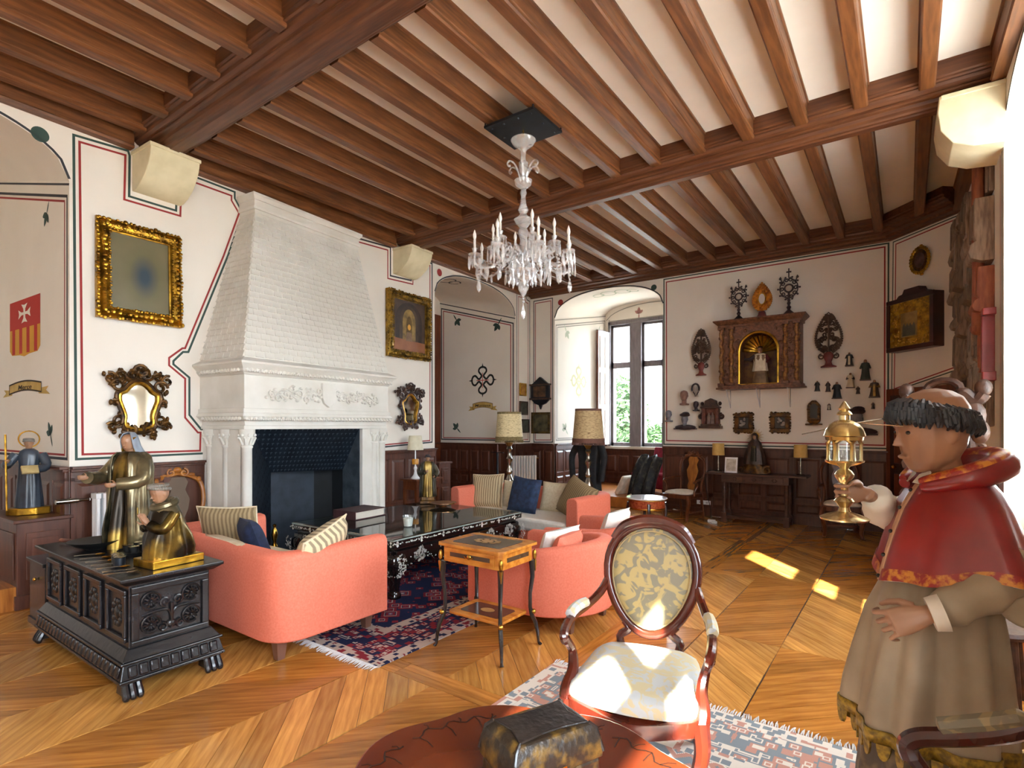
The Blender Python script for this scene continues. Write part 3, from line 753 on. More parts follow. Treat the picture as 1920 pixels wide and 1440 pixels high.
def ribbon(W, u, v, w, h, stretch, txt, par):
    s, z = W.px(u, v); mb = MB(W.mat(s, z, .002))
    top = [(-.5+i/10, .35*math.sin(math.pi*i/10)-.1) for i in range(11)]
    mb.fan([(x*w*.72, 0, y*h+h*.5) for x, y in top]+[(x*w*.72, 0, y*h-h*.5) for x, y in reversed(top)])
    mb2 = MB(W.mat(s, z, .001))
    for sg in (-1, 1):
        mb2.fan([(sg*w*.28, 0, -h*.2), (sg*w*.5, 0, -h*.05), (sg*w*.45, 0, -h*.45), (sg*w*.53, 0, -h*.9), (sg*w*.3, 0, -h*.75)])
    mb2.build('painted_ribbon_tail', PARCH, par, smooth=False); mb.build('painted_ribbon', PARCH, par, smooth=False)
    ed = MB(W.mat(s, z, .003)); ed.line([(x*w*.72, y*h+h*.5) for x, y in top]+[(x*w*.72, y*h-h*.5) for x, y in reversed(top)], w*.012, lambda a, b_, t: (a, -t, b_), True)
    ed.build('painted_ribbon_outline', INK, par, smooth=False)
    text_mesh(txt, h*.72, INK, par, W.mat(s, z+h*.05, .0045) @ Matrix.Rotation(math.pi/2, 4, 'X') @ Matrix.Diagonal((stretch, 1, 1, 1)))
ribbon(JLW, 47, 727, JLW.px(90, 727)[0]-JLW.px(7, 727)[0], .095, 2.3, 'Merce', wall_left)
ribbon(JMW, 905, 761, .74, .115, 1.45, 'Montesa', wall_left)
s0, z0 = JLW.px(19, 562); s1, z1 = JLW.px(76, 562); zt_ = JLW.px(47, 560)[1]; zm = JLW.px(47, 614)[1]; zbm = JLW.px(47, 668)[1]
ws = s1-s0; sc = (s0+s1)/2
CRED = mat('crest_red', '#b5281c', rough=.8); CYEL = mat('crest_yellow', '#d39a2c', rough=.8); CWHITE = mat('crest_white', '#eee7da', rough=.8)
MB(JLW.mat(sc, 0, .002)).fan([(-ws/2, 0, zm), (ws/2, 0, zm), (ws/2, 0, zt_), (-ws/2, 0, zt_)]).build('painted_shield', CRED, wall_left, smooth=False)
sh_ = [(-ws/2, zm), (-ws/2, zbm+.08), (-ws*.42, zbm+.03), (-ws*.15, zbm+.02), (0, zbm), (ws*.15, zbm+.02), (ws*.42, zbm+.03), (ws/2, zbm+.08), (ws/2, zm)]
MB(JLW.mat(sc, 0, .002)).fan([(x, 0, z) for x, z in sh_]).build('painted_shield', CYEL, wall_left, smooth=False)
br = MB(JLW.mat(sc, 0, .003))
for k in range(4): x = -ws*.36+k*ws*.24; br.fan([(x-ws*.05, 0, zbm+.035), (x+ws*.05, 0, zbm+.035), (x+ws*.05, 0, zm), (x-ws*.05, 0, zm)])
br.build('painted_shield_bars', CRED, wall_left, smooth=False)
cr = MB(JLW.mat(sc, (zt_+zm)/2, .003))
for k in range(4):
    m4 = Matrix.Diagonal((ws*.2, 1, (zt_-zm)*.33, 1)) @ Matrix.Rotation(k*math.pi/2, 4, 'Y'); L = .8
    cr.fan([(-L*.16, 0, 0), (L*.16, 0, 0), (L*.2, 0, L*.6), (L*.62, 0, L*1.25), (0, 0, L*1.1), (-L*.62, 0, L*1.25), (-L*.2, 0, L*.6)], m4)
cr.build('painted_shield_cross', CWHITE, wall_left, smooth=False)

# ---- outside: ground and trees seen through the far window
GRASS = mat('pale_gravel', '#b3ada4', '#a39c92', rough=.9, scale=.6)
ground = struct(MB().add([(-80, -60, -1.2), (80, -60, -1.2), (80, 90, -1.2), (-80, 90, -1.2)], [(0, 1, 2, 3)]).build('ground', GRASS, smooth=False))
LEAF = mat('tree_leaf', '#1f3a14', '#38552a', rough=.6, scale=3)
BARK = mat('tree_bark', '#5a4a38', rough=.9)
for (x, y, h, r, lab) in ((-10.6, 21.5, 4.6, 1.9, 'leafy green tree seen through the left light of the far window'), (-9.0, 24.5, 2.6, 1.7, 'low green tree seen through the right light of the far window')):
    t = thing('garden_tree', lab, 'tree', (x, y, -1.2), group='trees outside the far window')
    MB().tube([(0, 0, 0), (.05, 0, h*.4), (-.05, .1, h*.8)], [.16, .11, .05]).build('trunk', BARK, t)
    fo = MB(); q = random.Random(int(h*10))
    for k in range(9000):
        while True:
            p = Vector((q.uniform(-1, 1), q.uniform(-1, 1), q.uniform(-1, 1)))
            if .3 < p.length < 1: break
        c = Vector((p.x*r, p.y*r, h*.7+p.z*h*.42)); e = Euler((q.uniform(0, 6), q.uniform(0, 6), q.uniform(0, 6))).to_matrix()
        L = q.uniform(.1, .18)
        fo.add([c+e @ Vector(w_) for w_ in ((0, -L, 0), (L*.4, 0, .02), (0, L, 0), (-L*.4, 0, .02))], [(0, 1, 2, 3)])
    tag(fo.build('foliage', LEAF, t, smooth=False), kind='stuff')
# ================================================================== FIREPLACE
FP = Wall(-5.537, 2.978, math.radians(95))
sF = FP.px(728, 760)[0]; sa = FP.px(478, 850)[0]; sb = FP.px(686, 850)[0]
fire = thing('fireplace', 'tall white stone fireplace with tapered shingled hood and carved frieze', 'fireplace', m=FP.mat(0, 0, 0))
ZC, ZF0, ZM = 2.31, 2.13, 1.78      # top of upper cornice, top of frieze, bottom of frieze
BK = .97
def ring_box(mb, e, n0, z0, z1, e1=None):
    e1 = e if e1 is None else e1
    mb.taper(-e, sF+e, n0-e, BK, z0, -e1, sF+e1, n0-e1, BK, z1)
m = MB()
# frieze block and mouldings (local: x along the front, -y into the room)
ring_box(m, 0, 0, ZM, ZF0)
m.build('frieze', STONE, fire, smooth=False, bevel=.006)
m = MB(); ring_box(m, .0, 0, ZF0, ZF0+.03, .03); ring_box(m, .03, 0, ZF0+.03, ZF0+.06, .045); ring_box(m, .035, 0, ZF0+.06, ZF0+.11, .08); ring_box(m, .085, 0, ZF0+.11, ZF0+.135); ring_box(m, .085, 0, ZF0+.135, ZC, .0)
m.build('upper_cornice', STONE, fire, smooth=False, bevel=.005)
m = MB(); ring_box(m, .02, 0, 1.735, ZM); ring_box(m, .045, 0, 1.70, 1.735, .02); ring_box(m, .0, 0, 1.66, 1.70, .045); ring_box(m, -.02, 0, 1.6, 1.66); 
m.build('lower_cornice', STONE, fire, smooth=False, bevel=.005)
# leaf bands of both cornices
eg = MB()
for (z, e) in ((ZF0+.045, .045), (1.675, .03)):
    k = 0; x = 0.0
    while x < sF:
        eg.ball((x, -e-.004, z), (.022, .018, .02), 6, 4); eg.ball((x+.028, -e-.002, z-.012), (.012, .014, .014), 5, 3); x += .055
    y = 0.03
    while y < .72:
        eg.ball((-e-.004, y, z), (.018, .022, .02), 6, 4); eg.ball((-e-.002, y+.028, z-.012), (.014, .012, .014), 5, 3); y += .055
tag(eg.build('leaf_moulding', STONE, fire), kind='stuff')
# lintel and legs
m = MB(); m.box(-.02+.03, sF-.01, .02, BK, 1.56, 1.6); m.box(.03, sa, .06, .12, .0, 1.56); m.box(.03, .1, .06, BK, 0, 1.56); m.box(sb, sF-.03, .06, .12, 0, 1.56); m.box(sF-.1, sF-.03, .06, BK, 0, 1.56); m.box(sa, sb, .1, BK, 1.585, 1.61)
m.build('jamb_block', STONE, fire, smooth=False, bevel=.006)
COLP = [(.075, 0), (.075, .1), (.062, .12), (.066, .15), (.05, .17), (.05, 1.36), (.058, 1.37), (.058, 1.385), (.048, 1.395), (.055, 1.44), (.075, 1.49), (.08, 1.50), (.08, 1.56)]
colm = None
for (cx, cyy) in ((.07, .06), (.06, .38), (.06, .68), (sF-.07, .06), (sF-.2, .075), (sF-.05, .38)):
    if colm is None:
        colm = MB().lathe(COLP, 18); o = colm.build('column', STONE, fire, ang=50)
        cap = MB()
        for k in range(8):
            a = k*math.pi/4
            cap.tube([(.05*math.cos(a), .05*math.sin(a), 1.40), (.072*math.cos(a), .072*math.sin(a), 1.45), (.088*math.cos(a), .088*math.sin(a), 1.475), (.08*math.cos(a), .08*math.sin(a), 1.455)], [.016, .014, .012, .006], 5)
            cap.ball((.08*math.cos(a+.39), .08*math.sin(a+.39), 1.50), .016, 6, 4)
        oc = cap.build('capital_leaf', STONE, o); first = o
    else:
        o = copy_tree(first, fire)
    o.location = (cx, cyy, 0)
# hood
HB = [(0, 0.0, ZC-.01), (sF, 0.0, ZC-.01), (sF, BK, ZC-.01), (0, BK, ZC-.01)]
HT = [(.46, .5, 4.05), (2.03, .5, 4.05), (2.03, BK+.1, 4.05), (.46, BK-.05, 4.05)]
m = MB(); m.add(HB+HT, [(0, 3, 2, 1), (4, 5, 6, 7), (0, 1, 5, 4), (1, 2, 6, 5), (2, 3, 7, 6), (3, 0, 4, 7)])
m.build('hood', STONE, fire, smooth=False)
m = MB()
for (z0, z1, e0, e1) in ((4.05, 4.09, .005, .005), (4.09, 4.12, .02, .03), (4.12, 4.2, .012, .012), (4.2, 4.24, .02, .045), (4.24, 4.27, .045, .045)):
    m.taper(.46-e0, 2.03+e0, .5-e0, BK, z0, .46-e1, 2.03+e1, .5-e1, BK, z1)
m.build('hood_crown', STONE, fire, smooth=False, bevel=.004)
ar = MB()
k = 0; x = .5
while x < 2.0:
    ar.tube([(x+.03*math.cos(a), .493, 3.985+.035*math.sin(a)) for a in [math.pi*i/6 for i in range(7)]], .007, 5); ar.tube([(x+.03, .493, 3.985), (x+.03, .47, 3.93)], .007, 5); x += .075
y = .54
while y < .85:
    ar.tube([(.452, y+.03*math.cos(a), 3.985+.035*math.sin(a)) for a in [math.pi*i/6 for i in range(7)]], .007, 5); y += .075
tag(ar.build('hood_arcading', STONE, fire), kind='stuff')
# shingles on the hood: front (and the side in view)
def lerp3(a, b, t): return Vector(a)+(Vector(b)-Vector(a))*t
ROWS = 26; sh = []
for (b0, b1, t0, t1, side) in ((HB[0], HB[1], HT[0], HT[1], 0), (HB[3], HB[0], HT[3], HT[0], 1)):
    nrm = (Vector(b1)-Vector(b0)).cross(Vector(t0)-Vector(b0)).normalized()
    for r in range(ROWS-1):
        f0, f1 = (r+.3)/ROWS, (r+1.3)/ROWS
        A0, A1 = lerp3(b0, t0, f0), lerp3(b1, t1, f0); B0, B1 = lerp3(b0, t0, f1), lerp3(b1, t1, f1)
        nn = max(2, round((A1-A0).length/.115)); offx = .5 if r % 2 else 0
        for c in range(-1, nn+1):
            u0, u1 = (c+offx)/nn, (c+1+offx)/nn; u0 = max(0, u0); u1 = min(1, u1)
            if u1-u0 < .2/nn: continue
            g = .06/nn; u0 += g; u1 -= g
            p = [lerp3(A0, A1, u0), lerp3(A0, A1, u1), lerp3(B0, B1, u1), lerp3(B0, B1, u0)]
            sh.append((side, r, p, nrm))
sh.sort(key=lambda q: (q[0], q[1]))
restm = MB()
for i, (side, r, p, nrm) in enumerate(sh):
    th = .012
    vs_ = [p[0]-nrm*.004, p[1]-nrm*.004, p[2]-nrm*.004, p[3]-nrm*.004, p[0]+nrm*th, p[1]+nrm*th, p[2]+nrm*.001, p[3]+nrm*.001]
    fs = [(4, 5, 6, 7), (0, 1, 5, 4), (1, 2, 6, 5), (3, 0, 4, 7)]
    if i < 300:
        c = sum(vs_, Vector())/8
        MB().add([v-c for v in vs_], fs).build('shingle', STONE, fire, smooth=False, loc=c)
    else:
        restm.add(vs_, fs)
        if side == 1:
            for e in (p[0], p[1]): restm.ball(e+nrm*th, .009, 5, 3)
tag(restm.build('upper_shingles', STONE, fire, smooth=False), kind='stuff')
# carved frieze: shield between vine scrolls
v = MB(); mid = sF*.5+.02
v.prism([(mid-.1, 2.1), (mid+.1, 2.1), (mid+.1, 1.93), (mid+.07, 1.86), (mid, 1.815), (mid-.07, 1.86), (mid-.1, 1.93)], -.04, .01, 'y')
v.build('carved_shield', STONE, fire, smooth=False, bevel=.006)
v = MB(); q = random.Random(5)
for sg in (-1, 1):
    pts = [(mid+sg*(.14+.09*i), -.012, 1.95+.05*math.sin(i*1.5)) for i in range(8)]
    v.tube(smooth_path(pts, 4), .013, 5)
    for i in range(8):
        x = mid+sg*(.14+.09*i)
        sp = spiral(x, 1.95+.055*math.sin(i*1.5+2), .045, .012, q.uniform(0, 6), 1.1, 10)
        v.tube([(a, -.018, b) for a, b in sp], .012, 5)
        for k in range(5):
            a = q.uniform(0, 6.28); rr = q.uniform(.03, .075); c = (x+rr*math.cos(a), -.012, 1.95+rr*1.0*math.sin(a))
            v.ball(c, (.028, .024, .018), 6, 4)
tag(v.build('carved_vine', STONE, fire), kind='stuff')
# firebox
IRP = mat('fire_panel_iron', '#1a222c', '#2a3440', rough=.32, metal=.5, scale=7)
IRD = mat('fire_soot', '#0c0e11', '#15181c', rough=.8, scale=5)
def fpx(u, v_, n): s, z = FP.px(u, v_, n); return (s, -n, z)
zt = 1.585
P1 = (sa, .11, zt); P2 = (sb, .11, zt)
Q1 = fpx(507, 885, -.45); Q2 = fpx(643, 880, -.45); print('QQ', sa, sb, sF, Q1, Q2)
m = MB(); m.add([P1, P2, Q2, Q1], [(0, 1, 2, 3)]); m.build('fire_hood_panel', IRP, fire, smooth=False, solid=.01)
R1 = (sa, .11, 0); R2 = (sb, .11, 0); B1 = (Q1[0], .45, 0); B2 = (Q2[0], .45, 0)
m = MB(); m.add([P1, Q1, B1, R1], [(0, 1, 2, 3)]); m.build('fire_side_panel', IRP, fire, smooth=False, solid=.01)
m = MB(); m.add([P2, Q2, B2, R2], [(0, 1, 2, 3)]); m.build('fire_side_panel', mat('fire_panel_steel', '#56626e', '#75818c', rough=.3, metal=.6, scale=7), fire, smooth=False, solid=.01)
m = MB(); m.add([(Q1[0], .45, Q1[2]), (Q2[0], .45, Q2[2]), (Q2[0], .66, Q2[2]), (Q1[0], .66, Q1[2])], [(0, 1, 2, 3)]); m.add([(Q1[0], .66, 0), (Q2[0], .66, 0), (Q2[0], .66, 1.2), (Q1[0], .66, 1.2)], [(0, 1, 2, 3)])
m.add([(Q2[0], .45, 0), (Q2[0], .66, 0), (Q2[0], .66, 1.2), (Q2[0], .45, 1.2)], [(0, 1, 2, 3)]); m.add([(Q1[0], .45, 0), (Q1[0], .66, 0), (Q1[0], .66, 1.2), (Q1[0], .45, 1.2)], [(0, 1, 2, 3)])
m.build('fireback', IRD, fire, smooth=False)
mid_ = Q1[0]+(Q2[0]-Q1[0])*.68
MB().box(Q1[0], mid_, .60, .63, 0, Q1[2]-.02).build('fireback_plate', mat('slate_plate', '#28303a', '#343d48', rough=.5, scale=8, bump=.1), fire, smooth=False)
LIS1 = mat('lily_steel', '#6c7884', rough=.35, metal=.8); LIS2 = mat('lily_black', '#0d1013', rough=.5)
def lilies(A, Bv, Cv, D, nu, nv, size, m_, lift):
    mb = MB(); A, Bv, Cv, D = map(Vector, (A, Bv, Cv, D)); nrm = (Bv-A).cross(D-A).normalized()
    if nrm.y > 0: nrm = -nrm
    for j in range(nv):
        for i in range(nu):
            a = (i+.5+(.5 if j % 2 else 0))/nu; b = (j+.5)/nv
            if a > .99: continue
            e0 = A+(Bv-A)*a; e1 = D+(Cv-D)*a; p = e0+(e1-e0)*b
            ux = (Bv-A).normalized(); uz = nrm.cross(ux).normalized()
            if uz.z < 0: uz = -uz
            def pt(x, z): return p+ux*x*size+uz*z*size+nrm*lift
            mb.fan([pt(-.1, -.5), pt(.1, -.5), pt(.12, 0), pt(.5, .15), pt(.45, .35), pt(.15, .2), pt(0, .6), pt(-.15, .2), pt(-.45, .35), pt(-.5, .15), pt(-.12, 0)])
    return tag(mb.build('lily_ornament', m_, fire, smooth=False), kind='stuff')
lilies(P1, P2, Q2, Q1, 22, 10, .035, LIS1, .012)
lilies(P2, Q2, B2, R2, 7, 17, .075, LIS2, .012); lilies(P1, Q1, B1, R1, 7, 17, .05, LIS2, .012)
# hearth stone
MB().box(sa-.02, sb+.02, -.05, .66, 0, .05).build('hearth_slab', STONE, fire, smooth=False, bevel=.006)
# two brass andirons and a swing hook
def andiron(lab, x, y):
    t = thing('andiron', lab, 'andiron', FP.pt(x, .05, -y), FP.a)
    MB().lathe([(.035, 0), (.03, .03), (.018, .06), (.03, .12), (.045, .17), (.03, .22), (.016, .26), (.028, .30), (.036, .34), (.026, .39), (.012, .42), (.02, .435), (.02, .45), (.004, .46)], 14).build('finial_post', BRASS, t)
    MB().tube([(-.09, -.05, .01), (-.05, -.02, .06), (0, 0, .08), (.05, -.02, .06), (.09, -.05, .01)], .014, 8).build('foot', BRASS, t)
    MB().tube([(0, .02, .1), (0, .3, .1), (0, .32, .02)], .012, 6).build('log_bar', IRON, t)
andiron('brass andiron with turned finial near the left of the hearth', sa+.32, .12)
andiron('brass andiron near the right of the hearth behind the coffee table', sb-.28, .12)

# ================================================================== THINGS ON AND BY THE LEFT WALL
def wall_rect(W, corners, n=0.0):
    c = [W.px(u, v, n) for u, v in corners]
    s0 = (c[0][0]+c[3][0])/2; s1 = (c[1][0]+c[2][0])/2; zt = (c[0][1]+c[1][1])/2; zb = (c[2][1]+c[3][1])/2
    return s0, s1, zb, zt
def bits(mb, path, step, r, q, jit=.3, y=-.03, fl=.7):
    """small carved leaves along a path of (x, z)"""
    for i in range(len(path)-1):
        a, b = Vector(path[i]), Vector(path[i+1]); L = (b-a).length; k = max(1, int(L/step))
        for j in range(k):
            p = a+(b-a)*((j+.5)/k); s = r*q.uniform(1-jit, 1+jit)
            mb.ball((p.x+q.uniform(-1, 1)*r*.4, y, p.y+q.uniform(-1, 1)*r*.4), (s, s*fl, s*q.uniform(.6, 1.1)), 6, 4)
def gilt_frame(name, label, W, rect, fw, inner, m_frame, depth_=.07, tilt=0.0, seed=1, group=None):
    s0, s1, z0, z1 = rect; w = s1-s0; h = z1-z0
    t = thing(name, label, 'picture', m=W.mat((s0+s1)/2, z0, .01) @ Matrix.Rotation(tilt, 4, 'X'), group=group)
    f = MB(); pr = [(0, 0), (0, -depth_*.6), (fw*.15, -depth_*.75), (fw*.25, -depth_*.45), (fw*.55, -depth_), (fw*.8, -depth_*.9), (fw*.9, -depth_*.45), (fw, -depth_*.4), (fw, 0)]
    rings = []
    for (cx, cz, sx, sz) in ((-w/2, 0, 1, 1), (w/2, 0, -1, 1), (w/2, h, -1, -1), (-w/2, h, 1, -1), (-w/2, 0, 1, 1)):
        rings.append([(cx+sx*a, y, cz+sz*a) for a, y in pr])
    f.loft(rings, (False, False)); f.build('frame', m_frame, t, smooth=False)
    o = MB(); q = random.Random(seed)
    for (e, r) in ((.06, .16), (.5, .2), (.86, .11)):
        e = e*fw; r = r*fw
        bits(o, [(-w/2+e, e), (w/2-e, e), (w/2-e, h-e), (-w/2+e, h-e), (-w/2+e, e)], r*2.0, r, q, y=-depth_*(.95 if e > fw*.3 else .7))
    tag(o.build('carved_ornament', m_frame, t), kind='stuff')
    inner(t, w-2*fw, h-2*fw, fw)
    return t
def portrait_canvas(t, w, h, fw):
    # muted olive portrait with a soft dark blue figure
    m_ = bpy.data.materials.new('old_portrait'); m_.use_nodes = True; nt = m_.node_tree; N = nt.nodes; L = nt.links; b = N['Principled BSDF']
    tc = N.new('ShaderNodeTexCoord'); mp = N.new('ShaderNodeMapping'); L.new(tc.outputs['Object'], mp.inputs[0])
    gr = N.new('ShaderNodeTexGradient'); gr.gradient_type = 'SPHERICAL'; L.new(mp.outputs[0], gr.inputs[0])
    mp.inputs['Location'].default_value = (-.05/w*2, 0, -(fw+h*.48)/h*1.9); mp.inputs['Scale'].default_value = (2.3/w, 1, 1.9/h)
    rp = N.new('ShaderNodeValToRGB'); e = rp.color_ramp.elements; e[0].color = srgb('#71694b'); e[1].color = srgb('#2e3f4c'); e[0].position = .05; e[1].position = .85
    k = e.new(.4); k.color = srgb('#6b6546')
    L.new(gr.outputs['Fac'], rp.inputs[0])
    nz = N.new('ShaderNodeTexNoise'); nz.inputs['Scale'].default_value = 3; L.new(tc.outputs['Object'], nz.inputs['Vector'])
    mx = N.new('ShaderNodeMix'); mx.data_type = 'RGBA'; mx.inputs[0].default_value = .25; L.new(rp.outputs[0], mx.inputs[6]); L.new(nz.outputs['Fac'], mx.inputs[7]); mx.blend_type = 'OVERLAY'
    L.new(mx.outputs[2], b.inputs['Base Color']); b.inputs['Roughness'].default_value = .35
    MB().box(-w/2-.01, w/2+.01, -.02, -.005, fw-.01, fw+h+.01).build('canvas', m_, t, smooth=False)
gilt_frame('gilt_framed_portrait', 'large blurred olive portrait in a heavy gilt frame left of the fireplace', LW, wall_rect(LW, [(177, 408), (336, 443), (336, 614), (178, 597)]), .115, portrait_canvas, GOLD, .09, tilt=-.03, seed=3)
PAINT = {}
def flatm(c, r=.5):
    if c not in PAINT: PAINT[c] = mat('paint_'+c.strip('#'), c, rough=r)
    return PAINT[c]
def church_canvas(t, w, h, fw):
    c = MB().box(-w/2-.01, w/2+.01, -.02, -.005, fw-.01, fw+h+.01).build('canvas', mat('church_dark', '#4a3d36', '#5f5047', rough=.4, scale=4), t, smooth=False)
    def shape(pts, m_, y): MB().fan([(x*w, y, fw+z*h) for x, z in pts]).build('painted_shape', m_, c, smooth=False)
    A = lambda cx, z0, r, zt: [(cx-r, z0), (cx+r, z0)]+[(cx+r*math.cos(math.radians(a)), z0+(zt-z0)*.55+(zt-z0)*.45*math.sin(math.radians(a))) for a in range(0, 181, 15)]
    shape(A(0, .2, .40, .97), mat('church_arch_dark', '#2f2a2c', '#463c38', rough=.4, scale=6), -.021)
    shape(A(0, .2, .29, .9), mat('church_arch_mid', '#57493c', '#3b332f', rough=.4, scale=6), -.022)
    shape(A(0, .22, .2, .84), mat('church_light', '#a98a4e', '#6d5a3b', rough=.4, scale=9), -.023)
    shape(A(0, .3, .09, .7), mat('church_apse', '#7b5f2c', '#4a3a20', rough=.4, scale=9), -.024)
    shape([(.05*math.cos(a), .48+.06*math.sin(a)) for a in [i*.5 for i in range(13)]], mat('church_gold', '#e2a53a', rough=.4), -.025)
    shape([(-.1, .2), (.1, .2), (.07, .38), (-.07, .38)], mat('church_steps', '#6d5546', '#8a6f58', rough=.4, scale=8), -.0245)
    shape([(-.5, 0), (.5, 0), (.5, .2), (-.5, .24)], mat('church_floor', '#a46f50', '#8d5a42', rough=.4, scale=4), -.0235)
gilt_frame('gilt_framed_church_interior', 'church interior painting in a gilt frame right of the fireplace', LW, wall_rect(LW, [(721, 543), (803, 560), (803, 678), (723, 668)]), .12, church_canvas, mat('olive_gilding', '#4e3a14', '#a8822e', rough=.35, metal=.75, scale=12, bump=.3, bscale=30), .08, seed=8)

def rococo_mirror(label, W, c, hw, hh, seed, m_frame):
    """cartouche-shaped mirror with scrolling carved frame; c = centre (s, z)"""
    t = thing('rococo_mirror', label, 'mirror', m=W.mat(c[0], c[1]-hh, .02), group=None)
    q = random.Random(seed)
    half = [(0, -.86), (.2, -.84), (.4, -.74), (.47, -.58), (.45, -.36), (.53, -.08), (.62, .2), (.6, .42), (.44, .52), (.33, .66), (.17, .8), (0, .84)]
    def outline(k, dz=0): 
        r = [(x*k*hw, z*k*hh*.72-.03*hh+dz) for x, z in half]; l = [(-x, z) for x, z in reversed(r[1:-1])]
        return r+l
    ol = smooth_path([(x, 0, z+hh) for x, z in outline(1)], 4, True)
    MB().fan([(p.x, -.015, p.z) for p in ol]).build('mirror_plate', MIRROR, t, smooth=False)
    MB().prism([(p.x*1.12, hh+(p.z-hh)*1.1) for p in ol], 0, -.01, 'y').build('backboard', DARKCARV, t, smooth=False)
    f = MB(); f.tube([(p.x*1.03, -.03, hh+(p.z-hh)*1.02) for p in ol], .045*hw+.008, 8, True); f.build('gilt_moulding', GILT, t)
    f = MB(); f.tube([(p.x*1.2, -.03, hh+(p.z-hh)*1.14) for p in ol], .05*hw+.008, 8, True)
    sc = hw*.24
    for sg in (-1, 1):
        for (x, z, r, a0, tn) in ((.72, .52, .26, 0, 1.3), (.95, .72, .22, 1.2, 1.2), (.62, .8, .18, 2.5, -1.2), (.72, -.45, .24, -1, -1.3), (.9, -.62, .18, .5, 1.2), (.3, -.72, .2, 2, 1.2), (.25, .86, .22, 0, -1.3), (.8, .05, .12, 1, 1.1), (.5, -.85, .12, 1, 1.1)):
            sp = spiral(sg*x*hw, hh+z*hh*.94, r*hw, r*hw*.25, a0 if sg > 0 else math.pi-a0, tn*sg, 14)
            f.tube([(a, -.035-.01*math.sin(i), b) for i, (a, b) in enumerate(sp)], [.035*hw+.006]*15, 6)
            for k in range(4):
                a = q.uniform(0, 6.28); f.ball((sg*x*hw+r*hw*1.1*math.cos(a), -.03, hh+z*hh*.94+r*hw*1.1*math.sin(a)), (.07*hw, .03*hw+.008, .1*hw), 6, 4)
    f.tube([(a, -.04, b) for a, b in [(x, z) for x, z in spiral(.05*hw, hh*1.9, .28*hw, .1*hw, 3.5, -1.2, 14)]], .035*hw+.006, 6)
    for k in range(10): f.ball((q.uniform(-.3, .3)*hw, -.04, hh*1.88+q.uniform(-.1, .08)*hh), (.08*hw, .03, .08*hw), 6, 4)
    f.build('carved_scrollwork', DKGILT if m_frame is None else m_frame, t)
    return t
def mirror_at(label, W, u0, u1, v0, v1, seed, mf=None):
    a = W.px((u0+u1)/2, (v0+v1)/2); hw = abs(W.px(u1, v0)[0]-W.px(u0, v0)[0])/2; hh = abs(W.px((u0+u1)/2, v0)[1]-W.px((u0+u1)/2, v1)[1])/2
    return rococo_mirror(label, W, a, hw*.95, hh, seed, mf)
mirror_at('large dark gilt rococo mirror below the portrait, left of the fireplace', LW, 199, 316, 690, 829, 4)
mirror_at('small dark carved rococo mirror right of the fireplace', LW, 741, 789, 722, 810, 9, DARKCARV)

# small pictures in the far left corner
def dark_picture(label, W, corners, m_in, m_fr, fw=.03, group=None, name='framed_icon'):
    s0, s1, z0, z1 = wall_rect(W, corners); w = s1-s0; h = z1-z0
    t = thing(name, label, 'picture', m=W.mat((s0+s1)/2, z0, .003), group=group)
    f = MB()
    for (a, b, c, d) in ((-w/2, w/2, 0, fw), (-w/2, w/2, h-fw, h), (-w/2, -w/2+fw, fw, h-fw), (w/2-fw, w/2, fw, h-fw)): f.box(a, b, -.035, 0, c, d)
    f.build('frame', m_fr, t, smooth=False, bevel=.006)
    MB().box(-w/2+fw, w/2-fw, -.018, 0, fw, h-fw).build('painted_panel', m_in, t, smooth=False)
    return t
dark_picture('small gilt icon, topmost of three in the far left corner', LW, [(973, 718), (985, 719), (985, 742), (973, 743)], mat('icon_gold', '#b98a3a', '#8c5a24', rough=.4, scale=12), GILT, .02)
dark_picture('small dark painting below the gilt icon in the far left corner', LW, [(973, 752), (988, 753), (988, 779), (973, 777)], mat('icon_dark', '#24231c', '#4a4a3c', rough=.4, scale=10), DARKCARV, .025)
dark_picture('small dark painting, lowest of three, behind the left floor lamp', LW, [(977, 786), (990, 786), (990, 812), (977, 811)], mat('icon_dark2', '#31342c', '#55584a', rough=.4, scale=10), DARKCARV, .02)
dark_picture('dark square oil painting under the pointed shrine', FW, [(997, 773), (1032, 773), (1032, 814), (998, 812)], mat('icon_dark3', '#26221a', '#6b6242', rough=.35, scale=7), mat('worn_gilt_frame', '#3a2e1c', '#6a5426', rough=.4, metal=.5, scale=12), .05)
# pointed black shrine
s0, s1, z0, z1 = wall_rect(FW, [(999, 722), (1032, 722), (1032, 748), (999, 748)]); w = s1-s0
t = thing('pointed_shrine', 'black pointed wall shrine in the far left corner', 'shrine', m=FW.mat((s0+s1)/2, z0, .003))
zt = FW.px(1015, 707)[1]-z0; zb = FW.px(1015, 768)[1]-z0; h = z1-z0
MB().prism([(-w/2, 0), (w/2, 0), (w/2, h), (0, zt), (-w/2, h)], 0, -.08, 'y').build('case', IRON, t, smooth=False, bevel=.008)
MB().prism([(-w*.55, 0), (w*.55, 0), (w*.3, -.1), (w*.08, zb*.6), (0, zb), (-w*.08, zb*.6), (-w*.3, -.1)], 0, -.06, 'y').build('bracket', IRON, t, smooth=False, bevel=.006)
MB().box(-w*.56, w*.56, -.1, 0, -.02, .015).box(-w*.56, w*.56, -.1, 0, h-.01, h+.02).build('moulding', DARKCARV, t, smooth=False)
MB().box(-w*.34, w*.34, -.083, -.07, .04, h-.03).build('painted_panel', mat('shrine_painting', '#2a1a14', '#6b4a30', rough=.4, scale=9), t, smooth=False)

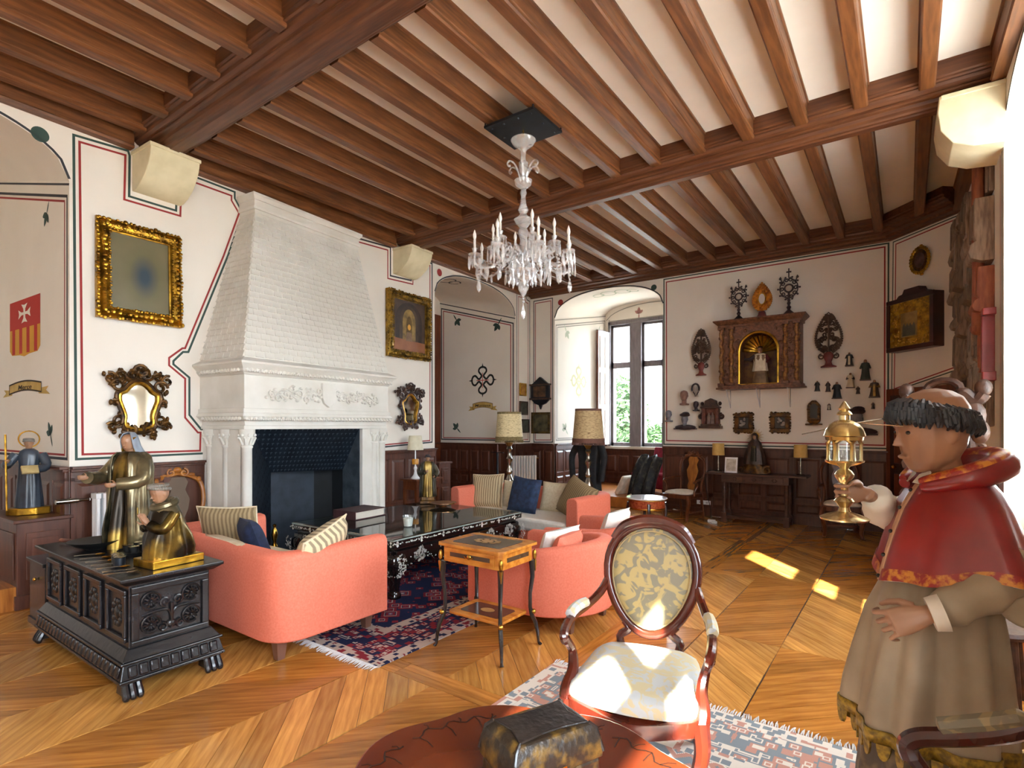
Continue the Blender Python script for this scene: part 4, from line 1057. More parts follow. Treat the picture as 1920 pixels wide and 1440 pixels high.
# radiators
def radiator(label, loc, rz, n, h, pitch=.055, wd=.12):
    t = thing('radiator', label, 'radiator', loc, rz)
    o = None
    for k in range(n):
        x = (k-(n-1)/2)*pitch
        if o is None:
            mb = MB()
            for yy in (-wd/2+.02, 0, wd/2-.02): mb.lathe([(.012, .06), (.02, .09), (.02, h-.05), (.012, h-.02)], 8, (0, yy, 0))
            mb.box(-.022, .022, -wd/2, wd/2, .06, .1); mb.box(-.022, .022, -wd/2, wd/2, h-.05, h)
            o = mb.build('fin', WHITE, t, smooth=True, bevel=.004); f0 = o
        else:
            o = f0.copy(); col.objects.link(o)
        o.location = (x, 0, 0)
    MB().tube([(-n*pitch/2-.02, 0, .08), (-n*pitch/2-.06, 0, .08), (-n*pitch/2-.06, 0, 0)], .012, 8).tube([(-n*pitch/2-.02, 0, h-.05), (-n*pitch/2-.09, 0, h-.05)], .012, 8).build('pipe', WHITE, t)
    MB().tube([(n*pitch/2, 0, h-.05), (n*pitch/2+.05, 0, h-.05)], .018, 8).build('end_cap', SILVER, t)
    return t
rad = radiator('white column radiator on the left wall behind the gilded Virgin', LW.pt(LW.px(205, 950)[0], 0, .16), LW.a, 7, .97)
v = MB(); v.tube([(-.22, 0, .92), (-.30, 0, .92)], .014, 8).tube([(-.30, 0, .92), (-.36, 0, .92), (-.47, 0, .92)], [.02, .026, .022], 10); v.build('valve_handle', SILVER, rad)
radiator('grey column radiator beside the left floor lamp', (-6.42, 9.35, 0), math.radians(55), 9, .98, pitch=.06)
radiator('white radiator under the window at the right edge', RW.pt(-5.3, .12, -.42), RW.a, 10, .98)

# corner cupboards of the recesses (benches ending in a panelled block)
def bench_block(label, W, s0, s1, n0, n1, h, npan=1, side_left=True):
    t = thing('panelled_cupboard', label, 'cupboard', m=W.mat(0, 0, 0))
    MB().box(s0, s1, -n1, -n0, .0, h-.03).build('body', PANEL, t, smooth=False, bevel=.004)
    MB().box(s0-.03, s1+.02, -n1-.03, -n0, h-.03, h).build('top', PANEL, t, smooth=False, bevel=.006)
    MB().box(s0-.015, s1+.01, -n1-.015, -n0, 0, .12).build('plinth', PANEL, t, smooth=False, bevel=.004)
    w = s1-s0
    for (z0, z1) in ([(.25, h-.12)] if npan == 1 else [(.2, h*.55), (h*.62, h-.1)]):
        p = MB(); p.box(s0+.06, s1-.05, -n1-.012, -n1, z0, z1); p.build('door_panel', PANEL, t, smooth=False, bevel=.006)
        p = MB(); p.box(s0+.1, s1-.09, -n1-.02, -n1-.01, z0+.05, z1-.05); p.build('door_field', PANEL, t, smooth=False, bevel=.006)
        MB().box(s0-.012, s0, -n1+.06, -n0-.06, z0, z1).build('side_panel', PANEL, t, smooth=False, bevel=.004)
    return t
bench_block('panelled wooden cupboard in the left recess under the dark saint', LW, LW.px(30, 970)[0], A_LEFT[1], -.9, .02, .78)
bench_block('tall panelled cupboard end between fireplace and recess with the cross', LW, LW.px(822, 880)[0], LW.px(843, 880)[0], -.6, .02, .97, 2)
# ================================================================== SEATING GROUP
CORAL = mat('coral_velvet', '#d56e55', '#dc7a62', rough=.75, scale=70, sheen=.5, bump=.05, bscale=300)
CORALS = mat('coral_seat', '#cc6248', '#d67056', rough=.8, scale=30, sheen=.4)
LEGW = mat('sofa_leg_wood', '#6d4a3c', rough=.4)
CREAMF = mat('cream_linen', '#d6c4a2', '#e2d4b8', rough=.85, scale=40, sheen=.2)
WHITEF = mat('white_cushion_cloth', '#e6e2d8', '#efece4', rough=.85, scale=30)
NAVY = mat('navy_velvet', '#131b33', '#1f2c4c', rough=.8, scale=18, sheen=.4)
def striped(name, c1, c2, sc):
    m = mat(name, c1, c2, rough=.85, scale=sc, wave=True, dist=1.6, detail=3, lo=.35, hi=.75); return m
STRIPE = striped('striped_linen', '#c8b48e', '#8d775a', 9); STRIPE2 = striped('beige_ikat', '#d2c19c', '#8f7f66', 5); STRIPE3 = striped('brown_stripe', '#a08a66', '#7a6648', 9)

def sweep_shell(mb, path, th, z0, z1, rt=.05, inner_drop=0):
    """upholstered wall of thickness th following a plan path (outer side on the left of travel), rounded top"""
    n = len(path); rings = []; P = [Vector(p) for p in path]
    for i in range(n):
        d = (P[min(i+1, n-1)]-P[max(i-1, 0)]).normalized(); nn = Vector((-d.y, d.x))
        zt = z1 if not callable(z1) else z1(i/(n-1))
        sec = [(th/2, z0), (th/2+.008, z0+(zt-z0)*.5), (th/2, zt-rt)]
        for k in range(1, 6): a = math.pi*k/6; sec.append((th/2*math.cos(a) if False else (th/2-rt+rt*math.cos(a*.5*2) if a < math.pi/2 else -(th/2-rt)+rt*math.cos(a)), zt-rt+rt*math.sin(a)))
        sec += [(-th/2, zt-rt), (-th/2, z0)]
        rings.append([(P[i].x+nn.x*o, P[i].y+nn.y*o, z) for o, z in sec])
    # rounded ends
    mb.loft(rings)
def rounded_path(pts, r, k=6):
    out = []
    for i, p in enumerate(pts):
        if 0 < i < len(pts)-1:
            a = Vector(pts[i-1]); b = Vector(p); c = Vector(pts[i+1])
            u = (a-b).normalized(); v = (c-b).normalized()
            p0 = b+u*r; p1 = b+v*r
            for j in range(k+1):
                t = j/k; out.append(tuple(p0*(1-t)**2+b*2*t*(1-t)+p1*t*t))
        else: out.append(tuple(p))
    res = []
    for i in range(len(out)-1):
        a = Vector(out[i]); b = Vector(out[i+1]); m = max(1, int((b-a).length/.25))
        for j in range(m): res.append(tuple(a+(b-a)*j/m))
    res.append(out[-1]); return res
def sofa(label, loc, rz, w, d, h, seat_m):
    t = thing('sofa', label, 'sofa', loc, rz)      # front faces -Y
    th = .16; x = w/2-th/2
    mb = MB(); path = rounded_path([(x, -d/2), (x, d/2-th/2), (-x, d/2-th/2), (-x, -d/2)], .16, 7)
    sweep_shell(mb, path, th, .13, h, .055); mb.build('back_and_arms', CORAL, t, ang=60, bevel=.012)
    MB().box(-w/2+th, w/2-th, -d/2+.02, d/2-th, .14, .28).build('seat_base', CORALS, t, bevel=.02)
    for k in (-1, 1):
        MB().box(0, (w-2*th)/2-.006, -d/2, d/2-th, .28, .44).build('seat_cushion', seat_m, t, bevel=.04, loc=(0 if k > 0 else -(w-2*th)/2+.006, 0, 0), seg=3)
    for (sx, sy) in ((-1, -1), (1, -1), (-1, 1), (1, 1)):
        MB().taper(-.025, .025, -.025, .025, 0, -.04, .04, -.04, .04, .14).build('leg', LEGW, t, loc=(sx*(w/2-.14), sy*(d/2-.1), 0), smooth=False)
    return t
s1 = sofa('coral sofa behind the carved black chest, its back to the camera', (-4.28, 2.48, .011), math.pi, 1.9, .94, .73, CREAMF)
s2 = sofa('coral sofa at the far side of the coffee table', (-4.1, 6.12, .011), math.radians(-4), 2.1, .92, .74, WHITEF)
def tub(label, loc, rz):
    t = thing('tub_armchair', label, 'armchair', loc, rz)
    R = .42; th = .13; pts = [(R, -.5), (R, -.2), (R, .05)]+[(R*math.cos(math.radians(a)), .05+R*math.sin(math.radians(a))) for a in range(12, 169, 12)]+[(-R, .05), (-R, -.2), (-R, -.5)]
    mb = MB(); sweep_shell(mb, pts, th, .14, lambda q: .60+.1*math.sin(math.pi*q), .05); mb.build('back_and_arms', CORAL, t, ang=60, bevel=.012)
    sp = [(.355, -.48)]+[(.355*math.cos(math.radians(a)), .05+.355*math.sin(math.radians(a))) for a in range(0, 181, 15)]+[(-.355, -.48)]
    MB().prism(sp, .15, .28, 'z').build('seat_base', CORALS, t, bevel=.01)
    MB().prism([(x*.97, y*.97) for x, y in sp], .28, .42, 'z').build('seat_cushion', CORALS, t, bevel=.035, seg=3)
    for (x, y) in ((-.36, -.42), (.36, -.42), (-.26, .36), (.26, .36)):
        MB().taper(-.022, .022, -.022, .022, 0, -.034, .034, -.034, .034, .15).build('leg', LEGW, t, loc=(x, y, 0), smooth=False)
    return t
tub('coral tub armchair nearest the camera, beside the marquetry table', (-2.46, 3.97, 0), math.radians(-92))
tub('coral tub armchair next to the far sofa', (-2.42, 5.04, 0), math.radians(-86))

def pillow(name, label, m_, loc, rot, w=.46, h=.46, t_=.14, piping=None, group='loose cushions'):
    """square cushion with pinched corners; local z up, faces -y"""
    t = thing(name, label, 'cushion', loc, 0, group); t.rotation_euler = rot
    N = 12; mb = MB(); rows = []
    for s in (1, -1):
        for j in range(N+1):
            for i in range(N+1):
                a = i/N*2-1; b = j/N*2-1
                k = (1-a**4)*(1-b**4); th = t_/2*max(k, 0)**.5
                pin = 1-.05*(1-abs(a))*0-.07*(abs(b)**2)*(1-a*a)*.9; pin2 = 1-.07*(abs(a)**2)*(1-b*b)*.9
                mb.v.append(Vector((a*w/2*pin2, s*th, h/2+b*h/2*pin)))
        o = 0 if s == 1 else (N+1)**2
        for j in range(N):
            for i in range(N):
                q = (o+j*(N+1)+i, o+j*(N+1)+i+1, o+(j+1)*(N+1)+i+1, o+(j+1)*(N+1)+i)
                mb.f.append(q if s == 1 else q[::-1])
    mb.build('cover', m_, t, ang=80)
    if piping:
        ed = []
        for (f, g) in (((-1, -1), (1, -1)), ((1, -1), (1, 1)), ((1, 1), (-1, 1)), ((-1, 1), (-1, -1))):
            for i in range(N):
                a = f[0]+(g[0]-f[0])*i/N; b = f[1]+(g[1]-f[1])*i/N
                pin = 1-.07*(abs(b)**2)*(1-a*a)*.9; pin2 = 1-.07*(abs(a)**2)*(1-b*b)*.9
                ed.append((a*w/2*pin2, 0, h/2+b*h/2*pin))
        MB().tube(ed, .007, 5, True).build('piping', piping, t)
    return t
RAD = math.radians
# near sofa (front faces +Y)
pillow('scatter_cushion', 'beige striped cushion leaning at the left end of the near sofa', STRIPE3, (-4.85, 2.52, .44), (RAD(16), 0, RAD(35)), .52, .48, .16, CREAMF)
pillow('scatter_cushion', 'dark navy cushion on the near sofa', NAVY, (-4.22, 2.45, .43), (RAD(-20), RAD(4), RAD(160)), .5, .45, .16)
pillow('scatter_cushion', 'shiny cream satin cushion lying against the near sofa back', mat('cream_satin', '#c9ab82', '#e6d6bb', rough=.35, scale=6), (-4.15, 2.24, .46), (RAD(-30), RAD(0), RAD(176)), .62, .34, .14)
pillow('scatter_cushion', 'beige streaked cushion with pale piping on the near sofa arm', STRIPE2, (-3.62, 2.48, .47), (RAD(22), RAD(-12), RAD(112)), .56, .42, .2, CREAMF)
# far sofa
pillow('scatter_cushion', 'beige striped cushion at the left end of the far sofa', STRIPE, (-4.82, 6.08, .44), (RAD(-14), RAD(-3), RAD(10)), .5, .48, .16, CREAMF)
pillow('scatter_cushion', 'cream cushion between two others on the far sofa', CREAMF, (-4.5, 6.28, .43), (RAD(-16), 0, RAD(0)), .46, .4, .14)
pillow('scatter_cushion', 'dark navy square cushion at the middle of the far sofa', mat('navy_suede', '#16233c', '#243a5c', rough=.8, scale=18, sheen=.3), (-4.16, 5.98, .44), (RAD(-14), RAD(4), RAD(-6)), .5, .48, .16)
pillow('scatter_cushion', 'second cream cushion behind the navy one on the far sofa', CREAMF, (-3.85, 6.3, .43), (RAD(-16), 0, RAD(0)), .46, .42, .14)
pillow('scatter_cushion', 'large brown striped cushion at the right end of the far sofa', STRIPE3, (-3.52, 6.1, .42), (RAD(-24), RAD(14), RAD(-30)), .62, .52, .2, None)
# tub chairs (front faces -X)
pillow('scatter_cushion', 'white cushion on the tub chair nearest the camera', WHITEF, (-2.45, 4.0, .42), (RAD(-20), 0, RAD(-96)), .48, .34, .14)
pillow('scatter_cushion', 'coral cushion on the tub chair nearest the camera', CORAL, (-2.30, 3.84, .44), (RAD(-22), 0, RAD(-86)), .42, .32, .14)
pillow('scatter_cushion', 'white cushion on the tub chair by the far sofa', WHITEF, (-2.44, 5.06, .42), (RAD(-20), 0, RAD(-90)), .5, .36, .14)
pillow('scatter_cushion', 'coral cushion on the tub chair by the far sofa', CORAL, (-2.26, 4.9, .43), (RAD(-22), 0, RAD(-80)), .36, .28, .12)

# ---- coffee table, black lacquer with mother-of-pearl
LACQ = mat('black_lacquer', '#120c0c', '#1c1413', rough=.12, scale=5, coat=.5)
PEARL = mat('mother_of_pearl', '#cfcfc8', '#e9e6da', rough=.25, metal=.3, scale=30)
ct = thing('coffee_table', 'large black lacquered coffee table inlaid with mother-of-pearl, glass topped', 'table', (-4.48, 4.33, .012))
W2, L2 = .79, 1.0
MB().box(-W2, W2, -L2, L2, .50, .555).build('table_top', LACQ, ct, smooth=False, bevel=.008)
MB().box(-W2+.015, W2-.015, -L2+.015, L2-.015, .565, .575).build('glass_top', glass_mat('table_glass', (.85, .9, .88, 1), .5), ct, smooth=False, bevel=.003)
MB().box(-W2+.01, W2-.01, -L2+.01, L2-.01, .555, .565).build('top_panel', mat('lacquer_panel', '#88938d', '#98a29c', rough=.15, scale=4), ct, smooth=False)
MB().box(-W2+.05, W2-.05, -L2+.05, L2-.05, .455, .50).build('neck', LACQ, ct, smooth=False, bevel=.006)
def apron(n, half):
    pr = []
    for i in range(25):
        t = i/24*2-1; z = .325+.035*math.cos(t*math.pi*3)+(.06*max(0, abs(t)-.75)*-4 if abs(t) > .75 else 0)
        pr.append((t*half, z))
    return [( -half, .46)]+pr+[(half, .46)]
for (ax, half, off_) in (('y', W2-.05, -L2+.03), ('y', W2-.05, L2-.03), ('x', L2-.05, -W2+.03), ('x', L2-.05, W2-.03)):
    MB().prism(apron(24, half), off_-.02, off_+.02, ax).build('apron', LACQ, ct, smooth=False, bevel=.005)
def claw_leg():
    rings = []
    for (z, o, r) in ((.46, .0, .1), (.40, .05, .115), (.33, .055, .11), (.24, .02, .085), (.15, -.02, .062), (.08, -.035, .05), (.05, -.035, .055), (.03, -.03, .07), (0, -.03, .065)):
        ring = []
        for k in range(12):
            a = 2*math.pi*k/12; ca, sa2 = math.cos(a), math.sin(a); q = (abs(ca)**3+abs(sa2)**3)**(-1/3)
            ring.append((o*.7+r*.85*q*ca, o*.7+r*.85*q*sa2, z))
        rings.append(ring)
    return MB().loft(rings)
leg0 = None
for (sx, sy, a) in ((1, -1, -90), (-1, -1, 180), (1, 1, 0), (-1, 1, 90)):
    if leg0 is None: leg0 = o = claw_leg().build('leg', LACQ, ct, ang=50)
    else: o = leg0.copy(); col.objects.link(o)
    o.location = (sx*(W2-.12), sy*(L2-.12), 0); o.rotation_euler = (0, 0, RAD(a))
q = random.Random(21); pm = MB()
def petal(mb, c, ux, uz, nrm, L, w, a):
    d = ux*math.cos(a)+uz*math.sin(a); e = ux*-math.sin(a)+uz*math.cos(a)
    mb.fan([c+nrm, c+d*L*.5+e*w+nrm, c+d*L+nrm, c+d*L*.5-e*w+nrm])
def blossom(mb, c, ux, uz, nrm, R, k):
    for i in range(k):
        rr = R*math.sqrt(q.random()); a = q.uniform(0, 6.28); cc = c+ux*rr*math.cos(a)+uz*rr*.9*math.sin(a)
        b = q.uniform(0, 6.28)
        for j in range(4): petal(mb, cc, ux, uz, nrm, R*.2, R*.055, b+j*1.57)
Z = Vector((0, 0, 1))
for (org, ux, nrm, half) in ((Vector((W2-.008, 0, 0)), Vector((0, 1, 0)), Vector((.002, 0, 0)), L2), (Vector((0, -L2+.008, 0)), Vector((1, 0, 0)), Vector((0, -.002, 0)), W2)):
    nout = nrm*1
    for i in range(int(half*2/.075)):          # band round the top edge
        x = -half+.05+i*.075; c = org+ux*x+nrm.normalized()*.008+Z*.528
        for j in range(5): petal(pm, c+ux*q.uniform(-.03, .03), ux, Z, nout, .028, .007, q.choice((0, math.pi, .5, 2.6)))
        if i % 4 == 0: petal(pm, c, ux, Z, nout, .03, .016, math.pi/2); petal(pm, c, ux, Z, nout, .03, .016, -math.pi/2)
    ca_ = org-nrm.normalized()*.014+nrm*.5
    c0 = org+nrm.normalized()*(-.02+.026)
    for x in (-half*.66, -half*.12, half*.4, half*.75): blossom(pm, org+nrm.normalized()*.0015+ux*x+Z*.395, ux, Z, nout, .075, 60)
    for i in range(40): x = q.uniform(-half+.2, half-.2); petal(pm, org+nrm.normalized()*.0015+ux*x+Z*q.uniform(.36, .45), ux, Z, nout, .02, .006, q.uniform(0, 6.28))
    pr = apron(24, half-.05)
    for (x, z) in pr[1:-1]:
        for dx in (-.02, .01, .03): petal(pm, org+nrm.normalized()*.0015+ux*(x+dx)+Z*(z+.008), ux, Z, nout, .018, .005, q.uniform(0, 3))
for (sx, sy) in ((1, -1), (1, 1), (-1, -1)):      # blossoms down the legs
    base = Vector((sx*(W2-.12), sy*(L2-.12), 0))
    for (ux, nn) in ((Vector((0, 1, 0)), Vector((1, 0, 0))), (Vector((1, 0, 0)), Vector((0, -1, 0)))):
        for z, o in ((.40, .165), (.36, .175), (.31, .168), (.26, .14)):
            if nn.x*sx > 0 or nn.y*sy > 0: blossom(pm, base+nn*(o+.004)+Z*z+ux*.06*(sy if abs(ux.y) > .5 else sx), ux, Z, nn*.004, .05, 16)
tag(pm.build('pearl_inlay', PEARL, ct, smooth=False), kind='stuff')

# things on the coffee table (glass at z = .575)
TZ = .588
t = thing('candle_glass', 'white candle in a clear glass tumbler on the coffee table', 'candle', (-4.06, 3.86, TZ))
MB().lathe([(.045, 0), (.06, .11), (.057, .11), (.042, .006)], 20).build('tumbler', CLEARG, t)
MB().lathe([(.040, .008), (.050, .085), (0, .082)], 20).build('wax', mat('candle_wax', '#efece4', rough=.5), t)
MB().tube([(0, 0, .08), (.002, 0, .095)], .002, 5).build('wick', BLACK, t)
t = thing('copper_dish', 'shallow copper dish on the far end of the coffee table', 'dish', (-4.72, 5.08, TZ))
MB().lathe([(.05, 0), (.055, .012), (.13, .035), (.17, .045), (.17, .05), (.12, .042), (.05, .022), (0, .02)], 28).build('bowl', mat('copper_metal', '#8a5f42', '#b0835e', rough=.3, metal=1, scale=8), t)
MB().tube([(.16, -.06, .045), (.2, -.05, .055), (.2, -.01, .055), (.17, 0, .047)], .006, 6).build('handle', BRASS, t)
t = thing('large_book', 'thick dark red book lying on the coffee table', 'book', (-4.95, 3.98, TZ), RAD(4))
DRED = mat('dark_red_cloth', '#3a1e22', '#4a282c', rough=.6, scale=20)
MB().box(-.17, .17, -.22, .22, 0, .008).build('back_cover', DRED, t, smooth=False)
MB().box(-.17, .17, -.22, .22, .082, .09).build('front_cover', DRED, t, smooth=False)
MB().box(-.165, .155, -.21, .21, .008, .082).build('pages', mat('book_pages', '#cfc8bc', '#bdb5a8', rough=.8, scale=60, stretch=(1, 1, 20)), t, smooth=False)
MB().box(-.176, -.165, -.22, .22, 0, .09).box(-.17, .17, -.225, -.215, 0.0, .09).build('slipcase', DRED, t, smooth=False)

# ---- rugs
def rug_mat(name, field, border, c3, c4, w, h, seed, scale=7):
    m = bpy.data.materials.new(name); m.use_nodes = True; nt = m.node_tree; N = nt.nodes; L = nt.links; b = N['Principled BSDF']
    b.inputs['Roughness'].default_value = .95; b.inputs['Specular IOR Level'].default_value = .1
    tc = N.new('ShaderNodeTexCoord'); sx = N.new('ShaderNodeSeparateXYZ'); L.new(tc.outputs['Object'], sx.inputs[0])
    def math_(op, a, b_=None):
        n = N.new('ShaderNodeMath'); n.operation = op
        for i, v in enumerate((a, b_)):
            if v is None: continue
            if isinstance(v, (int, float)): n.inputs[i].default_value = v
            else: L.new(v, n.inputs[i])
        return n.outputs[0]
    ex = math_('SUBTRACT', w/2, math_('ABSOLUTE', sx.outputs[0])); ey = math_('SUBTRACT', h/2, math_('ABSOLUTE', sx.outputs[1]))
    e = math_('MINIMUM', ex, ey)                     # distance from the edge
    # woven motifs: mirrored stepped voronoi cells
    sn = N.new('ShaderNodeVectorMath'); sn.operation = 'SNAP'; L.new(tc.outputs['Object'], sn.inputs[0]); sn.inputs[1].default_value = (.007, .007, 1)
    ab = N.new('ShaderNodeVectorMath'); ab.operation = 'ABSOLUTE'; L.new(sn.outputs[0], ab.inputs[0])
    vo = N.new('ShaderNodeTexVoronoi'); vo.distance = 'MANHATTAN'; vo.inputs['Scale'].default_value = scale; L.new(ab.outputs[0], vo.inputs['Vector'])
    vo2 = N.new('ShaderNodeTexVoronoi'); vo2.distance = 'CHEBYCHEV'; vo2.inputs['Scale'].default_value = scale*2.3; L.new(ab.outputs[0], vo2.inputs['Vector'])
    def ramp(src, stops):
        r = N.new('ShaderNodeValToRGB'); r.color_ramp.interpolation = 'CONSTANT'; el = r.color_ramp.elements
        el[0].position = stops[0][0]; el[0].color = srgb(stops[0][1]); el[1].position = stops[1][0]; el[1].color = srgb(stops[1][1])
        for p, c in stops[2:]: k = el.new(p); k.color = srgb(c)
        L.new(src, r.inputs[0]); return r.outputs[0]
    fld = ramp(vo.outputs['Distance'], [(0, c4), (.14, c3), (.22, field), (.42, border), (.5, c4), (.56, field), (.8, border)])
    brd = ramp(vo2.outputs['Distance'], [(0, field), (.16, c4), (.26, field), (.4, border), (.62, c4), (.75, border)])
    gu = ramp(vo2.outputs['Distance'], [(0, border), (.3, c4), (.6, field)])
    def mixby(mask, a, b_):
        n = N.new('ShaderNodeMix'); n.data_type = 'RGBA'; L.new(mask, n.inputs[0]); L.new(a, n.inputs[6]); L.new(b_, n.inputs[7]); return n.outputs[2]
    c = mixby(math_('GREATER_THAN', e, .10), gu, brd); c = mixby(math_('GREATER_THAN', e, .40), c, gu); c = mixby(math_('GREATER_THAN', e, .50), c, fld)
    L.new(c, b.inputs['Base Color'])
    nz = N.new('ShaderNodeTexNoise'); nz.inputs['Scale'].default_value = 300; L.new(tc.outputs['Object'], nz.inputs['Vector'])
    bp = N.new('ShaderNodeBump'); bp.inputs['Strength'].default_value = .3; bp.inputs['Distance'].default_value = .004; L.new(nz.outputs['Fac'], bp.inputs['Height']); L.new(bp.outputs[0], b.inputs['Normal'])
    return m
def rug(label, cx, cyy, w, h, m_, ends, seed):
    t = thing('rug', label, 'rug', (cx, cyy, .001)); mb = MB(); q = random.Random(seed)
    N = 24; P = []
    for j in range(N+1):
        for i in range(N+1): P.append((-w/2+w*i/N, -h/2+h*j/N, .008+q.uniform(0, .002)))
    mb.add(P, [(j*(N+1)+i, j*(N+1)+i+1, (j+1)*(N+1)+i+1, (j+1)*(N+1)+i) for j in range(N) for i in range(N)])
    mb.box(-w/2, w/2, -h/2, h/2, 0, .006)
    mb.build('pile', m_, t)
    fr = MB()
    for s in ends:
        x = -w/2
        while x < w/2:
            y = s*h/2; L = q.uniform(.05, .08); dx = q.uniform(-.015, .015)
            fr.tube([(x, y, .007), (x+dx*.5, y+s*L*.5, .009), (x+dx, y+s*L, .003)], [.004, .0045, .002], 4); x += .012
    tag(fr.build('fringe', mat('rug_fringe', '#b9b5b4', '#d0ccc8', rough=.9, scale=30), t), kind='stuff')
    return t
rug('large red and navy patterned rug with grey fringe under the coffee table', -4.26, 4.5, 2.86, 4.16, rug_mat('red_navy_rug', '#7c2832', '#232845', '#5a5f84', '#b3a296', 2.86, 4.16, 1, 7.0), (-1,), 3)
rug('pale pink and blue patterned rug under the oval-backed armchair', -.72, 2.02, 2.4, 2.28, rug_mat('pale_rug', '#c08f80', '#848c92', '#d0b4a6', '#dcd2c6', 2.4, 2.28, 2, 6.5), (1,), 5)

# ---- marquetry side table
SAT = mat('satinwood', '#a8601c', '#c88434', rough=.25, scale=4, stretch=(2, 6, 6), coat=.3)
ROSE = mat('dark_inlay', '#3a2b22', '#4c3a2c', rough=.25, scale=5, coat=.3)
mt = thing('marquetry_table', 'small marquetry side table with drawer and curved black legs', 'table', (-2.48, 3.145, 0))
hx, hy = .27, .2
oct_ = lambda a, b, c: [(-a+c, -b), (a-c, -b), (a, -b+c), (a, b-c), (a-c, b), (-a+c, b), (-a, b-c), (-a, -b+c)]
MB().prism(oct_(hx+.03, hy+.03, .03), .735, .755, 'z').build('top', SAT, mt, smooth=False, bevel=.004)
MB().prism(oct_(hx-.05, hy-.05, .02), .755, .757, 'z').build('inlay_field', ROSE, mt, smooth=False)
fl = MB()
for k in range(9): a = k*.7; fl.fan([(.09*math.cos(a)+.028*math.cos(b), .055*math.sin(a)+.02*math.sin(b), .7585) for b in [i*.8 for i in range(8)]])
fl.fan([(.05*math.cos(b), .035*math.sin(b), .7583) for b in [i*.5 for i in range(13)]])
fl.build('inlay_flowers', mat('inlay_pale', '#8f6a3a', '#a98350', rough=.3, scale=30), mt, smooth=False)
MB().prism(oct_(hx, hy, .025), .62, .735, 'z').build('case', SAT, mt, smooth=False, bevel=.004)
dr = MB().box(-hx+.05, hx-.05, -hy-.006, -hy+.01, .64, .72).build('drawer', SAT, mt, smooth=False)
MB().box(-hx+.09, hx-.09, -hy-.009, -hy-.005, .665, .695).build('drawer_inlay', ROSE, dr, smooth=False)
MB().box(hx-.004, hx+.003, -hy+.07, hy-.07, .665, .695).build('side_inlay', ROSE, mt, smooth=False)
MB().ball((0, -hy-.014, .68), (.02, .006, .018)).tube([(-.04, -hy-.014, .682), (-.02, -hy-.02, .672), (.02, -hy-.02, .672), (.04, -hy-.014, .682)], .004, 6).build('drawer_mount', BRASS, dr)
for (sx, sy) in ((-1, -1), (1, -1), (1, 1), (-1, 1)):
    x, y = sx*(hx-.01), sy*(hy-.01); d = Vector((sx, sy, 0)).normalized()
    pts = [(.62, .0), (.5, .005), (.38, -.012), (.28, -.012), (.22, .0), (.16, .03), (.08, .045), (.02, .05), (0, .065)]
    lg = MB().tube([(x+d.x*o, y+d.y*o, z) for z, o in pts], [.022, .017, .014, .014, .016, .016, .012, .010, .014], 8)
    l = lg.build('leg', mat('ebonised_wood', '#1b181c', '#2c2624', rough=.2, scale=6, coat=.4), mt)
    MB().ball((x+d.x*.02, y+d.y*.02, .66), (.016, .016, .04)).tube([(x+d.x*.024, y+d.y*.024, .62), (x+d.x*.026, y+d.y*.026, .54)], [.014, .003], 6).build('brass_mount', BRASS, l); MB().ball((x+d.x*.012, y+d.y*.012, .245), .02, 8, 6).build('shelf_mount', BRASS, l)
MB().prism(oct_(hx-.03, hy-.03, .02), .235, .255, 'z').build('lower_shelf', SAT, mt, smooth=False, bevel=.004)
MB().prism(oct_(hx-.09, hy-.09, .02), .255, .2565, 'z').build('shelf_inlay', ROSE, mt, smooth=False)
fl = MB(); fl.fan([(.06*math.cos(b), .04*math.sin(b), .2575) for b in [i*.5 for i in range(13)]]); fl.build('inlay_flowers', _mats['inlay_pale'], mt, smooth=False)

